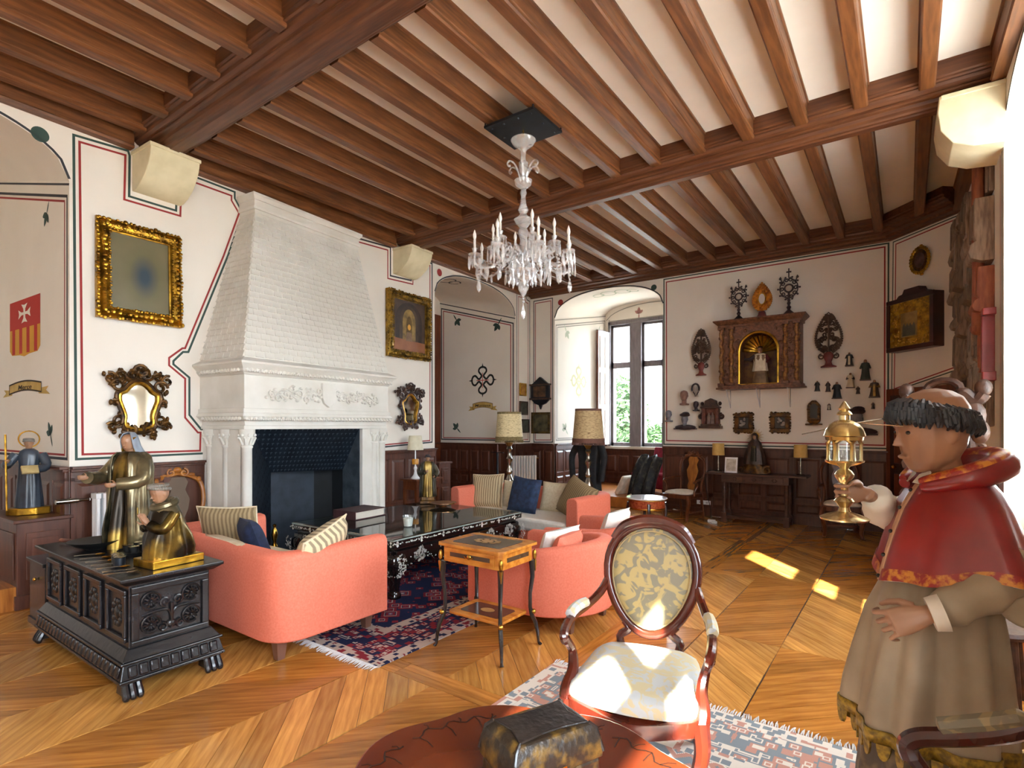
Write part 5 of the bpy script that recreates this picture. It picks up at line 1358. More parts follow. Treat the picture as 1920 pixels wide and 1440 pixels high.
# ---- oval-backed armchairs
def damask(name, c1, c2, sc=9):
    m = mat(name, c1, c2, rough=.55, scale=sc, detail=1.5, lo=.47, hi=.53, dist=1.8, sheen=.2); return m
DAMB = damask('damask_back', '#8c8672', '#bba671', 13); DAMS = damask('damask_seat', '#b9bcbc', '#c6b893', 13)
def oval_chair(label, loc, rz, back_m, seat_m, mf, high=False):
    t = thing('oval_back_armchair', label, 'armchair', loc, rz)      # faces -Y, origin under the seat centre
    lean = .2
    def bk(x, z): return Vector((x, .25+(z-.5)*lean, z))             # back plane
    def oval(kx, kz, cz=.80, n=36):
        out = []
        for i in range(n):
            a = 2*math.pi*i/n; sx_, sz = math.cos(a), math.sin(a); w = 1+.16*sz
            out.append((kx*w*sx_, cz+kz*sz))
        return out
    o1 = [bk(x, z) for x, z in oval(.222, .272)]
    MB().tube(o1, .026, 10, True).build('back_frame', mf, t)
    cr = smooth_path([bk(x, z)+Vector((0, -.005, 0)) for x, z in ((-.2, .985), (-.15, 1.05), (-.07, 1.083), (0, 1.09), (.07, 1.083), (.15, 1.05), (.2, .985))], 5)
    MB().tube(cr, [.02+.012*math.sin(math.pi*i/(len(cr)-1)) for i in range(len(cr))], 8).build('crest_rail', mf, t)
    p = oval(.209, .26); fr = MB(); rings = []
    for k, (s, y) in enumerate(((1, .0), (.92, -.018), (.7, -.03), (.35, -.036), (.02, -.038))):
        rings.append([bk(x*s, .80+(z-.80)*s)+Vector((0, y, 0)) for x, z in p])
    fr.loft(rings, (False, True)); fr.build('back_upholstery', back_m, t, ang=80)
    fr = MB(); fr.loft([[q_+Vector((0, .005, 0)) for q_ in rings[0]], [bk(x*.02, .80+(z-.80)*.02)+Vector((0, .02, 0)) for x, z in p]], (False, True)); fr.build('back_lining', back_m, t)
    sg = MB().tube([q_+Vector((0, -.012, 0)) for q_ in rings[1]], .004, 5, True).build('gimp', mat('gimp_braid', '#a8926a', rough=.7), t)
    # seat
    outl = smooth_path([(-.27, -.27, 0), (-.14, -.315, 0), (0, -.33, 0), (.14, -.315, 0), (.27, -.27, 0), (.265, -.05, 0), (.235, .2, 0), (.1, .255, 0), (-.1, .255, 0), (-.235, .2, 0), (-.265, -.05, 0)], 4, True)
    rs = MB(); R_ = []
    for (s, z) in ((1.0, .40), (1.01, .43), (.97, .465), (.85, .487), (.6, .50), (.3, .507), (.02, .509)): R_.append([(p_.x*s, p_.y*s-.01*(1-s), z) for p_ in outl])
    rs.loft(R_, (True, True)); rs.build('seat', seat_m, t, ang=80)
    rl = MB(); rr = []
    for (e, z) in ((1.03, .335), (1.05, .36), (1.045, .40), (.99, .405)): rr.append([(p_.x*e, p_.y*e, z-(.0 if p_.y > -.2 else .025*math.cos(p_.x*9))) for p_ in outl])
    rl.loft(rr, (True, True)); rl.build('seat_rail', mf, t, ang=60)
    # legs, arms
    for sg_ in (-1, 1):
        MB().tube(smooth_path([(sg_*.275, -.275, .40), (sg_*.285, -.3, .3), (sg_*.262, -.285, .18), (sg_*.25, -.275, .08), (sg_*.262, -.30, .0)], 4), [.036-.0012*i for i in range(17)], 8).build('leg', mf, t)
        MB().tube(smooth_path([(sg_*.21, .21, .40), (sg_*.215, .24, .2), (sg_*.225, .32, 0)], 4), .022, 8).build('leg', mf, t)
        MB().tube(smooth_path([(sg_*.12, .24, .41), (sg_*.15, .25, .5), (sg_*.105, .26, .54), (sg_*.13, .265, .58)], 4), .02, 8).build('back_support', mf, t)
        ar = smooth_path([bk(sg_*.222, .78), bk(sg_*.25, .72)+Vector((0, -.05, 0)), (sg_*.285, .1, .69), (sg_*.31, -.06, .685), (sg_*.315, -.17, .665), (sg_*.31, -.215, .64), (sg_*.305, -.2, .615)], 5)
        if high: ar = smooth_path([bk(sg_*.225, .98), (sg_*.26, .2, .93), (sg_*.295, .1, .84), (sg_*.312, 0, .76), (sg_*.318, -.1, .71), (sg_*.315, -.18, .68), (sg_*.31, -.21, .65), (sg_*.305, -.2, .615)], 5)
        MB().tube(ar, .021 if not high else .027, 8).build('arm_rail', mf, t)
        MB().tube(smooth_path([(sg_*.308, -.2, .625), (sg_*.29, -.15, .56), (sg_*.275, -.185, .49), (sg_*.282, -.25, .43), (sg_*.275, -.275, .38)], 5), [.024, .022, .021, .02, .02, .02, .021, .022, .023, .024, .025, .026, .028, .03, .031, .032, .033, .034, .035, .036, .036], 8).build('arm_post', mf, t)
        pd = smooth_path([(sg_*.286, .1, .705), (sg_*.302, .02, .712), (sg_*.312, -.06, .708), (sg_*.314, -.1, .70)], 4)
        if high: pd = smooth_path([(sg_*.304, .05, .822), (sg_*.314, -.02, .782), (sg_*.32, -.1, .742), (sg_*.318, -.14, .725)], 4)
        MB().tube(pd, [.012]+[.026]*(len(pd)-2)+[.012], 8).build('arm_pad', seat_m, t)
    return t
oval_chair('mahogany armchair with oval gold damask back, in front of the round table', (-1.0, 2.42, .012), face_to(.23, -.973), DAMB, DAMS, MARPLE)
oval_chair('mahogany armchair with flowered upholstery, cut off at the lower right', (.18, 1.66, .012), face_to(-1, .1), damask('tapestry_back', '#7b7268', '#a48a66', 12), damask('tapestry_seat', '#6f6550', '#8f7d58', 12), mat('mahogany_dark', '#34100c', '#4e1b12', rough=.2, scale=3, stretch=(3, 3, 1), coat=.4), high=True)

# ---- scalloped table with casket in the foreground
RT = mat('red_brown_veneer', '#4a1a0c', '#652d17', rough=.22, scale=3, coat=.4, detail=6)
rt = thing('scalloped_table', 'red-brown tripod table with scalloped top in the foreground', 'table', (-.70, 1.025, .012))
so = []
for i in range(96):
    a = 2*math.pi*i/96; r = .468+.010*math.cos(8*a)-.008*abs(math.sin(4*a))**6
    so.append((r*math.cos(a), r*math.sin(a)*.93))
MB().prism(so, .705, .728, 'z').build('top', RT, rt, bevel=.006, ang=30)
vein = MB(); 
for k in range(8):
    a0 = k*math.pi/4
    pts = [((.405+.013*math.sin(i*1.3+k))*math.cos(a0+i*.04), (.405+.013*math.sin(i*1.3+k))*math.sin(a0+i*.04)*.93) for i in range(18)]
    vein.line(pts, .004, lambda x, y, t_: (x, y, .7285+t_*.3))
    for i in range(1, 18, 3):
        f = 1.05 if i % 2 else .94
        vein.line([pts[i], (pts[i][0]*f+.006, pts[i][1]*f+.004), (pts[i][0]*(2*f-1)+.014, pts[i][1]*(2*f-1)-.004)], .003, lambda x, y, t_: (x, y, .7285+t_*.3))
vein.build('inlaid_tendril', mat('black_inlay', '#22160f', rough=.4), rt, smooth=False)
MB().lathe([(.05, .14), (.07, .2), (.05, .3), (.035, .42), (.06, .5), (.04, .62), (.1, .69), (.12, .705)], 20).build('pedestal', RT, rt)
for k in range(3):
    a = k*2*math.pi/3+.5
    MB().tube(smooth_path([(.04*math.cos(a), .04*math.sin(a), .2), (.15*math.cos(a), .15*math.sin(a), .2), (.26*math.cos(a), .26*math.sin(a), .08), (.34*math.cos(a), .34*math.sin(a), .02)], 4), [.03]*6+[.024]*7, 8).build('foot', RT, rt)
LEATH = mat('black_leather', '#1a1310', '#2b211b', rough=.35, scale=9, bump=.2, bscale=60); EMB = mat('embossed_leather', '#241a10', '#6b4e1c', rough=.42, scale=26, lo=.48, hi=.7, bump=.3, bscale=50)
bx = thing('embossed_casket', 'black embossed leather casket with domed lid on the foreground table', 'casket', (-.70, 1.09, .741), RAD(66)); bx.scale = (.9, .9, .98)
MB().box(-.13, .13, -.085, .085, 0, .085).build('body', EMB, bx, smooth=False, bevel=.008)
lid = MB(); rings = []
for (s, z) in ((1.04, .085), (1.05, .1), (1.03, .13), (.95, .152), (.82, .165)):
    rings.append([(.13*s, -.085*s, z), (0, -.085*s*1.03, z+.0), (-.13*s, -.085*s, z), (-.13*s*1.02, 0, z), (-.13*s, .085*s, z), (0, .085*s*1.03, z), (.13*s, .085*s, z), (.13*s*1.02, 0, z)])
lid.loft(rings); l = lid.build('lid', EMB, bx, ang=25, bevel=.004)
tp = [(.105, -.066), (.03, -.055), (-.03, -.055), (-.105, -.066), (-.09, 0), (-.105, .066), (-.03, .055), (.03, .055), (.105, .066), (.09, 0)]
MB().prism(tp, .163, .17, 'z').build('lid_panel', LEATH, l, smooth=False, bevel=.004)
for (a, b) in (((.105, -.066), (.136, -.089)), ((-.105, -.066), (-.136, -.089)), ((.105, .066), (.136, .089)), ((-.105, .066), (-.136, .089))):
    MB().tube([(a[0], a[1], .166), ((a[0]+b[0])/2+.0, (a[1]+b[1])/2, .155), (b[0], b[1], .10)], .005, 6).build('lid_rib', LEATH, l)
MB().box(-.02, .02, -.092, -.084, .05, .1).build('clasp', BRASS, bx, smooth=False, bevel=.003)
# ================================================================== CHANDELIER
ch = thing('chandelier', 'large crystal chandelier with candle bulbs hanging from an iron plate', 'chandelier', (-2.96, 4.30, 0))
MB().box(-.28, .28, -.25, .25, 4.405, 4.43).build('iron_plate', IRON, ch, smooth=False, bevel=.003)
for (x, y) in ((-.27, -.24), (.27, -.24), (.27, .24), (-.27, .24)): MB().tube([(x, y, 4.41), (x, y, 4.6)], .008, 6).build('plate_rod', IRON, ch)
for (x, y) in ((-.22, -.2), (-.08, -.2), (.08, -.2), (.22, -.2), (.22, 0), (.22, .2), (-.22, .2), (-.22, 0)): MB().ball((x, y, 4.404), .012, 8, 4).build('rivet', IRON, ch)
MB().tube([(0, 0, 4.41), (0, 0, 4.34)], .008, 6).tube([(0, .0, 4.385), (.012, 0, 4.37), (0, 0, 4.355), (-.012, 0, 4.37), (0, 0, 4.385)], .004, 5).build('hook', BRASS, ch)
MB().lathe([(.02, 4.35), (.06, 4.345), (.115, 4.32), (.12, 4.31), (.1, 4.275), (.055, 4.24), (.03, 4.215), (.022, 4.17), (.028, 4.11)], 24).build('canopy_dish', CRYSTAL, ch)
MB().lathe([(.02, 4.12), (.045, 4.1), (.04, 4.03), (.025, 3.97), (.05, 3.945), (.085, 3.93), (.078, 3.89), (.04, 3.86), (.02, 3.84), (.035, 3.81), (.02, 3.78), (.03, 3.70), (.052, 3.65), (.03, 3.61), (.06, 3.575), (.09, 3.56), (.07, 3.52), (.035, 3.48), (.05, 3.44), (.03, 3.36), (.045, 3.28), (.03, 3.2), (.07, 3.15), (.12, 3.1), (.14, 3.07), (.11, 3.02), (.05, 2.98), (.03, 2.93), (.05, 2.9), (.03, 2.86), (.008, 2.82)], 20).build('stem', CRYSTAL, ch, ang=60)
for k in range(6):
    a = k*math.pi/3; pts = []
    for (r, z) in ((.03, 3.93), (.05, 4.0), (.09, 4.07), (.14, 4.09), (.165, 4.06), (.15, 4.035), (.135, 4.05)): pts.append((r*math.cos(a), r*math.sin(a), z))
    MB().tube(smooth_path(pts, 3), .009, 6).build('crown_scroll', CRYSTAL, ch)
CANDLE = mat('candle_sleeve', '#eeeae0', rough=.4); BULB = mat('frosted_bulb', '#f2efe8', rough=.2)
def drop(mb, x, y, z, L, r): mb.lathe([(.002, 0), (.004, -.008), (r, -L*.65), (r*.7, -L*.85), (.001, -L)], 6, (x, y, z))
arms = []
first_arm = None
for k in range(14):
    up = k >= 8
    n_ = 6 if up else 8
    a = (k-(8 if up else 0))*2*math.pi/n_+(.35 if up else 0.1); R_ = .30 if up else .47; z0 = 3.16; zc = 3.30 if up else 3.17
    key = 'u' if up else 'l'
    if key not in globals().get('_armtpl', {}):
        globals().setdefault('_armtpl', {})
        arm = MB().tube(smooth_path([(.04, 0, z0+.05), (R_*.3, 0, z0+.12), (R_*.55, 0, z0-.04 if not up else z0+.08), (R_*.8, 0, z0-.09 if not up else z0+.06), (R_, 0, zc-.06), (R_, 0, zc)], 5), .013, 8).build('arm', CRYSTAL, ch)
        MB().lathe([(.012, zc), (.05, zc+.005), (.062, zc+.02), (.058, zc+.025), (.02, zc+.012)], 14, (R_, 0, 0)).build('drip_pan', CRYSTAL, arm)
        MB().lathe([(.012, zc+.01), (.018, zc+.05), (.03, zc+.075), (.022, zc+.075), (.014, zc+.04)], 10, (R_, 0, 0)).build('socket_cup', CRYSTAL, arm)
        MB().lathe([(.012, zc+.05), (.012, zc+.15), (.01, zc+.155)], 10, (R_, 0, 0)).build('candle', CANDLE, arm)
        MB().lathe([(.009, zc+.155), (.017, zc+.185), (.016, zc+.205), (.007, zc+.235), (.001, zc+.25)], 10, (R_, 0, 0)).build('bulb', BULB, arm)
        dm = MB()
        for j in range(9):
            b = j*2*math.pi/9; drop(dm, R_+.056*math.cos(b), .056*math.sin(b), zc+.004, .10 if j % 2 else .13, .011)
        tag(dm.build('pendants', CRYSTAL, arm, smooth=False), kind='stuff')
        sc = MB().tube([(R_*.55+x*.0+px_, 0, z0+.06+pz) for px_, pz in spiral(0, 0, .05, .012, 0, 1.4, 14) for x in (0,)], .007, 6).build('arm_scroll', CRYSTAL, arm)
        _armtpl[key] = arm; arm.rotation_euler = (0, 0, a)
    else:
        arm = copy_tree(_armtpl[key], ch); arm.rotation_euler = (0, 0, a)
q = random.Random(3)
for ring_, (R_, zt, n_, L) in enumerate(((.12, 3.08, 14, .14), (.24, 3.16, 16, .15), (.36, 3.13, 20, .12))):
    dm = MB()
    for j in range(n_):
        b = j*2*math.pi/n_+ring_*.2; z = zt-.03*math.sin(j*2.2)
        dm.tube([(0.05*math.cos(b), .05*math.sin(b), zt+.09), (R_*.6*math.cos(b), R_*.6*math.sin(b), z), (R_*math.cos(b), R_*math.sin(b), z)], .004, 4)
        drop(dm, R_*math.cos(b), R_*math.sin(b), z, L*q.uniform(.8, 1.2), .014)
        for i in range(4): dm.ball((R_*(.4+.15*i)*math.cos(b), R_*(.4+.15*i)*math.sin(b), z-.01), .010, 6, 4)
    tag(dm.build('pendant_ring', CRYSTAL, ch, smooth=False), kind='stuff')
for (x, y, z) in ((.42, -.05, 3.1), (.38, .22, 3.08), (-.3, -.3, 3.08), (0, 0, 2.84)):
    dm = MB()
    for i in range(3): dm.ball((x, y, z-.03*i), .013, 8, 6)
    drop(dm, x, y, z-.08, .15, .024); dm.build('long_pendant', CRYSTAL, ch, smooth=True)

# ================================================================== LAMPS
SHADE1 = mat('parchment_script_shade', '#e0cfa2', '#8a744c', rough=.8, scale=22, stretch=(1, 1, 7), lo=.5, hi=.72, detail=3)
SHADE2 = mat('brown_script_shade', '#c9b184', '#7a5a3c', rough=.8, scale=22, stretch=(1, 1, 7), lo=.48, hi=.7, detail=3)
TRIM = mat('shade_trim', '#8a7a50', '#6b5d3c', rough=.8, scale=40); TRIMR = mat('brown_shade_trim', '#7a5548', '#5f4038', rough=.8, scale=60, stretch=(8, 8, .3))
def floor_lamp(label, loc, z_shade, hs, r0, r1, msh, mtr, trim_h):
    t = thing('floor_lamp', label, 'lamp', loc)
    prof = [(.16, 0), (.165, .04), (.12, .07), (.1, .12), (.05, .16), (.035, .22), (.06, .28), (.07, .33), (.04, .38), (.03, .46), (.045, .55), (.075, .63), (.08, .68), (.05, .75), (.03, .8), (.05, .83), (.05, .86), (.03, .9), (.028, .98), (.05, 1.03), (.055, 1.06), (.03, 1.1), (.03, 1.18), (.05, 1.22), (.035, 1.26), (.06, 1.30), (.085, 1.33), (.08, 1.345), (.012, 1.35), (.012, z_shade+.1)]
    k = (z_shade-.02)/1.35 if z_shade < 1.4 else 1
    MB().lathe([(r, z*k) for r, z in prof], 20).build('candlestick', SILVER, t)
    MB().lathe([(r0, z_shade), (r1, z_shade+hs), (r1-.004, z_shade+hs), (r0-.004, z_shade)], 32).build('shade', msh, t)
    MB().lathe([(r0+.004, z_shade-.01), (r0+.004, z_shade+trim_h)], 32).build('shade_trim', mtr, t)
    MB().lathe([(r1+.003, z_shade+hs-.03), (r1+.003, z_shade+hs+.004)], 32).build('shade_rim', mtr, t)
    fr = MB()
    for i in range(70): a = i*2*math.pi/70; fr.tube([(r0*1.01*math.cos(a), r0*1.01*math.sin(a), z_shade), (r0*1.01*math.cos(a), r0*1.01*math.sin(a), z_shade-.045)], .006, 4)
    tag(fr.build('shade_fringe', mtr, t, smooth=False), kind='stuff')
    return t
floor_lamp('silver candlestick floor lamp with beige script shade beside the radiator', (-5.29, 7.28, 0), 1.37, .45, .225, .195, SHADE1, TRIM, .05)
floor_lamp('silver candlestick floor lamp with brown fringed shade near the window', (-4.06, 7.7, 0), 1.34, .52, .25, .205, SHADE2, TRIMR, .06)
# black tail coat hung behind the right lamp
COAT = mat('black_wool', '#121316', '#1e2024', rough=.8, scale=20)
t = thing('black_coat', 'black draped coat on a stand behind the lamp with the brown shade', 'coat', (-4.2, 8.0, 0))
mb = MB(); rings = []
for (z, rx, ry) in ((.45, .2, .14), (.7, .18, .13), (1.0, .17, .11), (1.2, .2, .11), (1.28, .21, .1), (1.33, .14, .08), (1.36, .06, .05)):
    rings.append([(rx*(1+.12*math.sin(7*a))*math.cos(a), ry*(1+.12*math.sin(7*a))*math.sin(a), z) for a in [i*2*math.pi/42 for i in range(42)]])
mb.loft(rings); mb.build('coat_body', COAT, t)
for sg in (-1, 1): MB().tube(smooth_path([(sg*.2, -.02, 1.28), (sg*.29, -.05, 1.1), (sg*.27, -.08, .85), (sg*.25, -.08, .72)], 4), [.06, .06, .06, .055, .055, .05, .05, .05, .05, .05, .05, .055, .055], 10).build('sleeve', COAT, t)
MB().tube([(0, 0, 0), (0, 0, 1.34)], .02, 8).lathe([(.18, 0), (.18, .02), (.03, .05)], 16).build('stand', DARKCARV, t)
# dark standing candlestick
t = thing('dark_candlestick', 'tall slim dark wooden candlestick against the recess panelling', 'candlestick', LW.pt(8.35, 0, .22))
MB().lathe([(.12, 0), (.12, .03), (.05, .07), (.025, .12), (.03, .2), (.022, .5), (.03, .55), (.022, .6), (.022, 1.0), (.03, 1.04), (.02, 1.08)], 14).build('shaft', IRON, t)
MB().box(-.14, .14, -.012, .012, 1.08, 1.095).build('cross_bar', IRON, t, smooth=False)
MB().lathe([(.015, 1.09), (.015, 1.22), (.005, 1.24)], 10).build('candle', mat('dark_candle', '#6b4038', rough=.5), t)

# ================================================================== FAR WALL FURNITURE
def carved_chair(label, loc, rz, mwood, msplat, mseat):
    t = thing('carved_armchair', label, 'armchair', loc, rz)   # faces -Y
    sp = [(-.27, -.24), (-.2, -.27), (.2, -.27), (.27, -.24), (.23, .22), (-.23, .22)]
    MB().prism(sp, .37, .44, 'z').build('seat_rail', mwood, t, smooth=False, bevel=.01)
    rs = MB(); R_ = []
    for (s, z) in ((.97, .43), (.96, .46), (.85, .49), (.5, .505), (.05, .51)): R_.append([(x*s, y*s, z) for x, y in sp])
    rs.loft(R_); rs.build('seat', mseat, t, subd=1)
    for sg in (-1, 1):
        MB().tube(smooth_path([(sg*.24, -.24, .42), (sg*.27, -.27, .3), (sg*.23, -.245, .15), (sg*.225, -.24, .06), (sg*.24, -.28, 0)], 4), [.04-.001*i for i in range(17)], 8).build('leg', mwood, t)
        MB().tube([(sg*.21, .22, .42), (sg*.21, .25, .2), (sg*.21, .29, 0)], .024, 8).build('leg', mwood, t)
        MB().tube(smooth_path([(sg*.21, .22, .42), (sg*.2, .25, .6), (sg*.24, .28, .8), (sg*.22, .31, .98), (sg*.12, .33, 1.06), (0, .335, 1.09)], 4), .022, 8).build('back_stile', mwood, t)
        MB().tube(smooth_path([(sg*.215, .25, .7), (sg*.28, .1, .69), (sg*.3, -.08, .67), (sg*.29, -.14, .64)], 4), .02, 8).build('arm', mwood, t)
        MB().tube(smooth_path([(sg*.295, -.1, .66), (sg*.29, -.04, .58), (sg*.27, -.08, .5), (sg*.265, -.08, .42)], 4), .018, 8).build('arm_post', mwood, t)
        MB().tube([(sg*.225, -.23, .13), (sg*.21, .25, .13)], .014, 6).build('stretcher', mwood, t)
    MB().tube(smooth_path([(-.22, .02, .13), (-.1, -.01, .13), (0, .03, .13), (.1, -.01, .13), (.22, .02, .13)], 4), .015, 6).build('stretcher', mwood, t)
    s_ = [(.05, .46), (.075, .55), (.05, .62), (.09, .72), (.11, .82), (.07, .92), (.1, 1.0), (.07, 1.06)]
    pr = s_+[(-x, z) for x, z in reversed(s_)]
    MB(TR(0, .235, .44, RAD(-9))).prism([(x, z-.44) for x, z in pr], -.01, .012, 'y').build('splat', msplat, t, smooth=False, bevel=.004)
    cr = MB()
    for sg in (-1, 1):
        cr.tube([(a, .32, b) for a, b in spiral(sg*.06, 1.1, .045, .012, math.pi/2, -sg*1.2, 12)], .012, 6)
        cr.ball((sg*.13, .32, 1.075), (.04, .02, .02), 8, 5); cr.ball((sg*.2, .30, 1.02), (.025, .02, .03), 8, 5)
    cr.ball((0, .325, 1.13), (.04, .022, .03), 8, 6); cr.build('crest_carving', mwood, t)
    return t
CREAMS = mat('cream_seat_cloth', '#ddd2c0', '#e8dfd0', rough=.85, scale=30)
carved_chair('carved armchair with honey splat and cream seat left of the console', (-3.12, 9.38, 0), RAD(-14), WALNUT, HONEY, CREAMS)
carved_chair('carved armchair with cream seat partly behind the raised monstrance', (-.78, 9.36, 0), RAD(10), WALNUT, WALNUT, CREAMS)
carved_chair('carved honey-coloured chair standing against the left wall behind the chest', LW.pt(LW.px(338, 930)[0]-.1, 0, .36), face_to(1, -.12), HONEY, mat('brown_leather_back', '#5b4632', rough=.6), CREAMS)
# console
OAK = mat('dark_console_oak', '#3c2418', '#56362a', rough=.4, scale=3, stretch=(1.5, 8, 8), detail=5)
ct2 = thing('console_table', 'long dark oak console table with turned legs against the far wall', 'table', (-2.0, 9.66, 0))
MB().box(-.76, .76, -.23, .23, .785, .815).build('top', OAK, ct2, smooth=False, bevel=.005)
MB().box(-.51, .51, -.2, .2, .66, .785).build('apron', OAK, ct2, smooth=False, bevel=.005)
for x in (-.3, 0, .3):
    d_ = MB().box(x-.13, x+.13, -.212, -.2, .675, .77).build('drawer', OAK, ct2, smooth=False, bevel=.004)
    r_ = MB()
    for k in range(6): a = k*math.pi/3; r_.ball((x+.03*math.cos(a), -.215, .722+.02*math.sin(a)), .012, 6, 4)
    r_.build('carved_rosette', OAK, d_)
lg = None
for (x, y) in ((-.47, -.16), (.47, -.16), (-.47, .16), (.47, .16)):
    if lg is None:
        lg = o = MB().lathe([(.035, .16), (.03, .2), (.022, .26), (.03, .45), (.036, .55), (.026, .58), (.034, .6), (.034, .66)], 12).box(-.04, .04, -.04, .04, .0, .16).build('leg', OAK, ct2)
    else: o = lg.copy(); col.objects.link(o)
    o.location = (x, y, 0)
for (a, b, c, d) in ((-.47, .47, -.18, -.14), (-.47, .47, .14, .18), (-.49, -.45, -.16, .16), (.45, .49, -.16, .16)): MB().box(a, b, c, d, .06, .11).build('stretcher', OAK, ct2, smooth=False, bevel=.004)
SHY = mat('straw_lampshade', '#d8b36a', '#cfa75c', rough=.8, scale=20)
def table_lamp(label, loc, base_m, sh_m, r0, r1, hs, zb):
    t = thing('table_lamp', label, 'lamp', loc)
    MB().lathe([(.06, 0), (.062, .012), (.02, .025), (.012, .05), (.022, .08), (.012, .11), (.02, .14), (.01, .17), (.008, zb+.05)], 16).build('base', base_m, t)
    MB().lathe([(r0, zb), (r1, zb+hs), (r1-.003, zb+hs), (r0-.003, zb)], 28).build('shade', sh_m, t)
    return t
table_lamp('small lamp with straw shade at the left end of the console', (-2.62, 9.7, .816), SILVER, SHY, .1, .095, .2, .28)
table_lamp('small lamp with straw shade at the right end of the console', (-1.36, 9.7, .816), SILVER, SHY, .1, .095, .2, .28)
t = thing('framed_print', 'white-framed print propped on the console', 'picture', (-2.37, 9.52, .816)); t.rotation_euler = (RAD(-12), 0, RAD(4))
MB().box(-.1, .1, -.008, .008, 0, .26).build('frame', WHITE, t, smooth=False, bevel=.004)
MB().box(-.075, .075, -.01, -.007, .03, .23).build('print', mat('engraving', '#d8d0c4', '#a89c8c', rough=.7, scale=14, detail=6), t, smooth=False)
for k in range(5): MB().box(-.055, .055, -.0105, -.0098, .05+k*.014, .054+k*.014).build('print_line', mat('print_ink', '#8d8478', rough=.7), t, smooth=False)
# low round occasional table with a white top
t = thing('round_occasional_table', 'small round table with shiny white top and banded red apron', 'table', (-2.9, 7.2, 0))
MB().lathe([(.27, .60), (.28, .61), (.27, .62), (0, .622)], 36).build('top', mat('polished_white_marble', '#e4e4e6', '#d4d4d8', rough=.08, scale=5), t)
MB().lathe([(.245, .47), (.245, .6)], 36).build('apron', mat('red_trellis_veneer', '#7c2c18', '#a4502c', rough=.25, scale=40, coat=.3), t)
MB().lathe([(.248, .465), (.25, .475), (.248, .485)], 36).lathe([(.248, .585), (.25, .592), (.248, .6)], 36).build('brass_band', BRASS, t)
for k in range(4):
    a = k*math.pi/2+.5; MB().tube(smooth_path([(.24*math.cos(a), .24*math.sin(a), .55), (.26*math.cos(a), .26*math.sin(a), .4), (.22*math.cos(a), .22*math.sin(a), .2), (.25*math.cos(a), .25*math.sin(a), 0)], 4), [.024-.0009*i for i in range(13)], 8).build('leg', _mats['ebonised_wood'], t)
# crimson box chair with folded cloths in the window recess
VEL = mat('crimson_velvet', '#7a0f2a', '#9a1a3a', rough=.8, scale=14, sheen=.5)
t = thing('crimson_chair', 'low crimson velvet chair with open black cloth in the window recess', 'chair', (-4.22, 10.9, .2), RAD(-20))
MB().box(-.28, .28, -.05, .28, .1, .42).build('seat', VEL, t, bevel=.03)
MB(TR(0, .26, .4, RAD(-12))).box(-.3, .3, -.03, .04, 0, .55).build('backrest', VEL, t, bevel=.02)
for (x, y) in ((-.24, 0), (.24, 0), (-.24, .24), (.24, .24)): MB().taper(-.02, .02, -.02, .02, 0, -.03, .03, -.03, .03, .12).build('leg', DARKCARV, t, loc=(x, y, 0), smooth=False)
t = thing('black_brocade_cloth', 'dark brocade cloth draped over the crimson chair', 'cloth', (-4.1, 10.55, .2), RAD(-20))
mb = MB(); rows = []
for j in range(11):
    f = j/10; rows.append([(x*.28*(1.1+.2*f), -.02-.36*f+.05*math.sin(x*9+f*3), .80-.78*f**1.3+.03*math.sin(x*7)) for x in [i/12*2-1 for i in range(13)]])
mb.loft(rows, (False, False), closed=False); mb.build('cloth', mat('dark_brocade', '#14151a', '#4a4438', rough=.6, scale=16, lo=.5, hi=.7), t, solid=.01)
t = thing('folded_cloth', 'pale folded cloth leaning left of the crimson chair', 'cloth', (-4.78, 10.5, .2), RAD(-10))
MB(TR(0, 0, 0, 0, RAD(28))).box(-.05, .05, -.2, .2, 0, .42).build('cloth', mat('ivory_cloth', '#c9c2b4', '#ddd6ca', rough=.85, scale=9, bump=.2), t, bevel=.03, seg=3)
t = thing('crimson_cushion', 'small crimson cushion beside the folded pale cloth', 'cushion', (-4.5, 10.72, .52))
MB().ball((0, 0, .08), (.14, .14, .08)).build('cover', VEL, t)
# sockets and leads
t = thing('wall_socket', 'white double socket behind the carved armchair', 'socket', (-2.93, 9.9, .2)); MB().box(-.12, .12, -.0, .04, 0, .07).build('plate', WHITE, t, smooth=False, bevel=.004)
for x in (-.06, 0.06): MB().lathe([(.02, 0), (.02, .004)], 12, m=TR(x, 0, .035, RAD(90))).build('outlet', mat('socket_grey', '#b5b5b5', rough=.5), t)
t = thing('power_strip', 'white plugs lying on the floor beside the console', 'plug', (-2.62, 9.3, 0)); MB().box(-.06, .06, -.03, .03, 0, .045).build('plug', WHITE, t, bevel=.01); MB().box(.03, .11, -.12, -.06, 0, .04).build('adapter', WHITE, t, bevel=.01)
t = thing('lamp_lead', 'thin black lead hanging from the left console lamp', 'cable', (0, 0, 0)); MB().tube(smooth_path([(-2.64, 9.66, .83), (-2.79, 9.60, .80), (-2.78, 9.56, .5), (-2.68, 9.45, .2), (-2.64, 9.34, .02)], 5), .006, 5).build('cord', BLACK, t)

# ================================================================== THINGS HUNG ON THE FAR WALL
def at_wall(name, label, cat, W, u, v, n=.01, group=None):
    s, z = W.px(u, v); return thing(name, label, cat, m=W.mat(s, z, n), group=group)
def mpx(W, u, v):       # metres per pixel on the wall there
    return abs(W.px(u, v+1)[1]-W.px(u, v)[1])
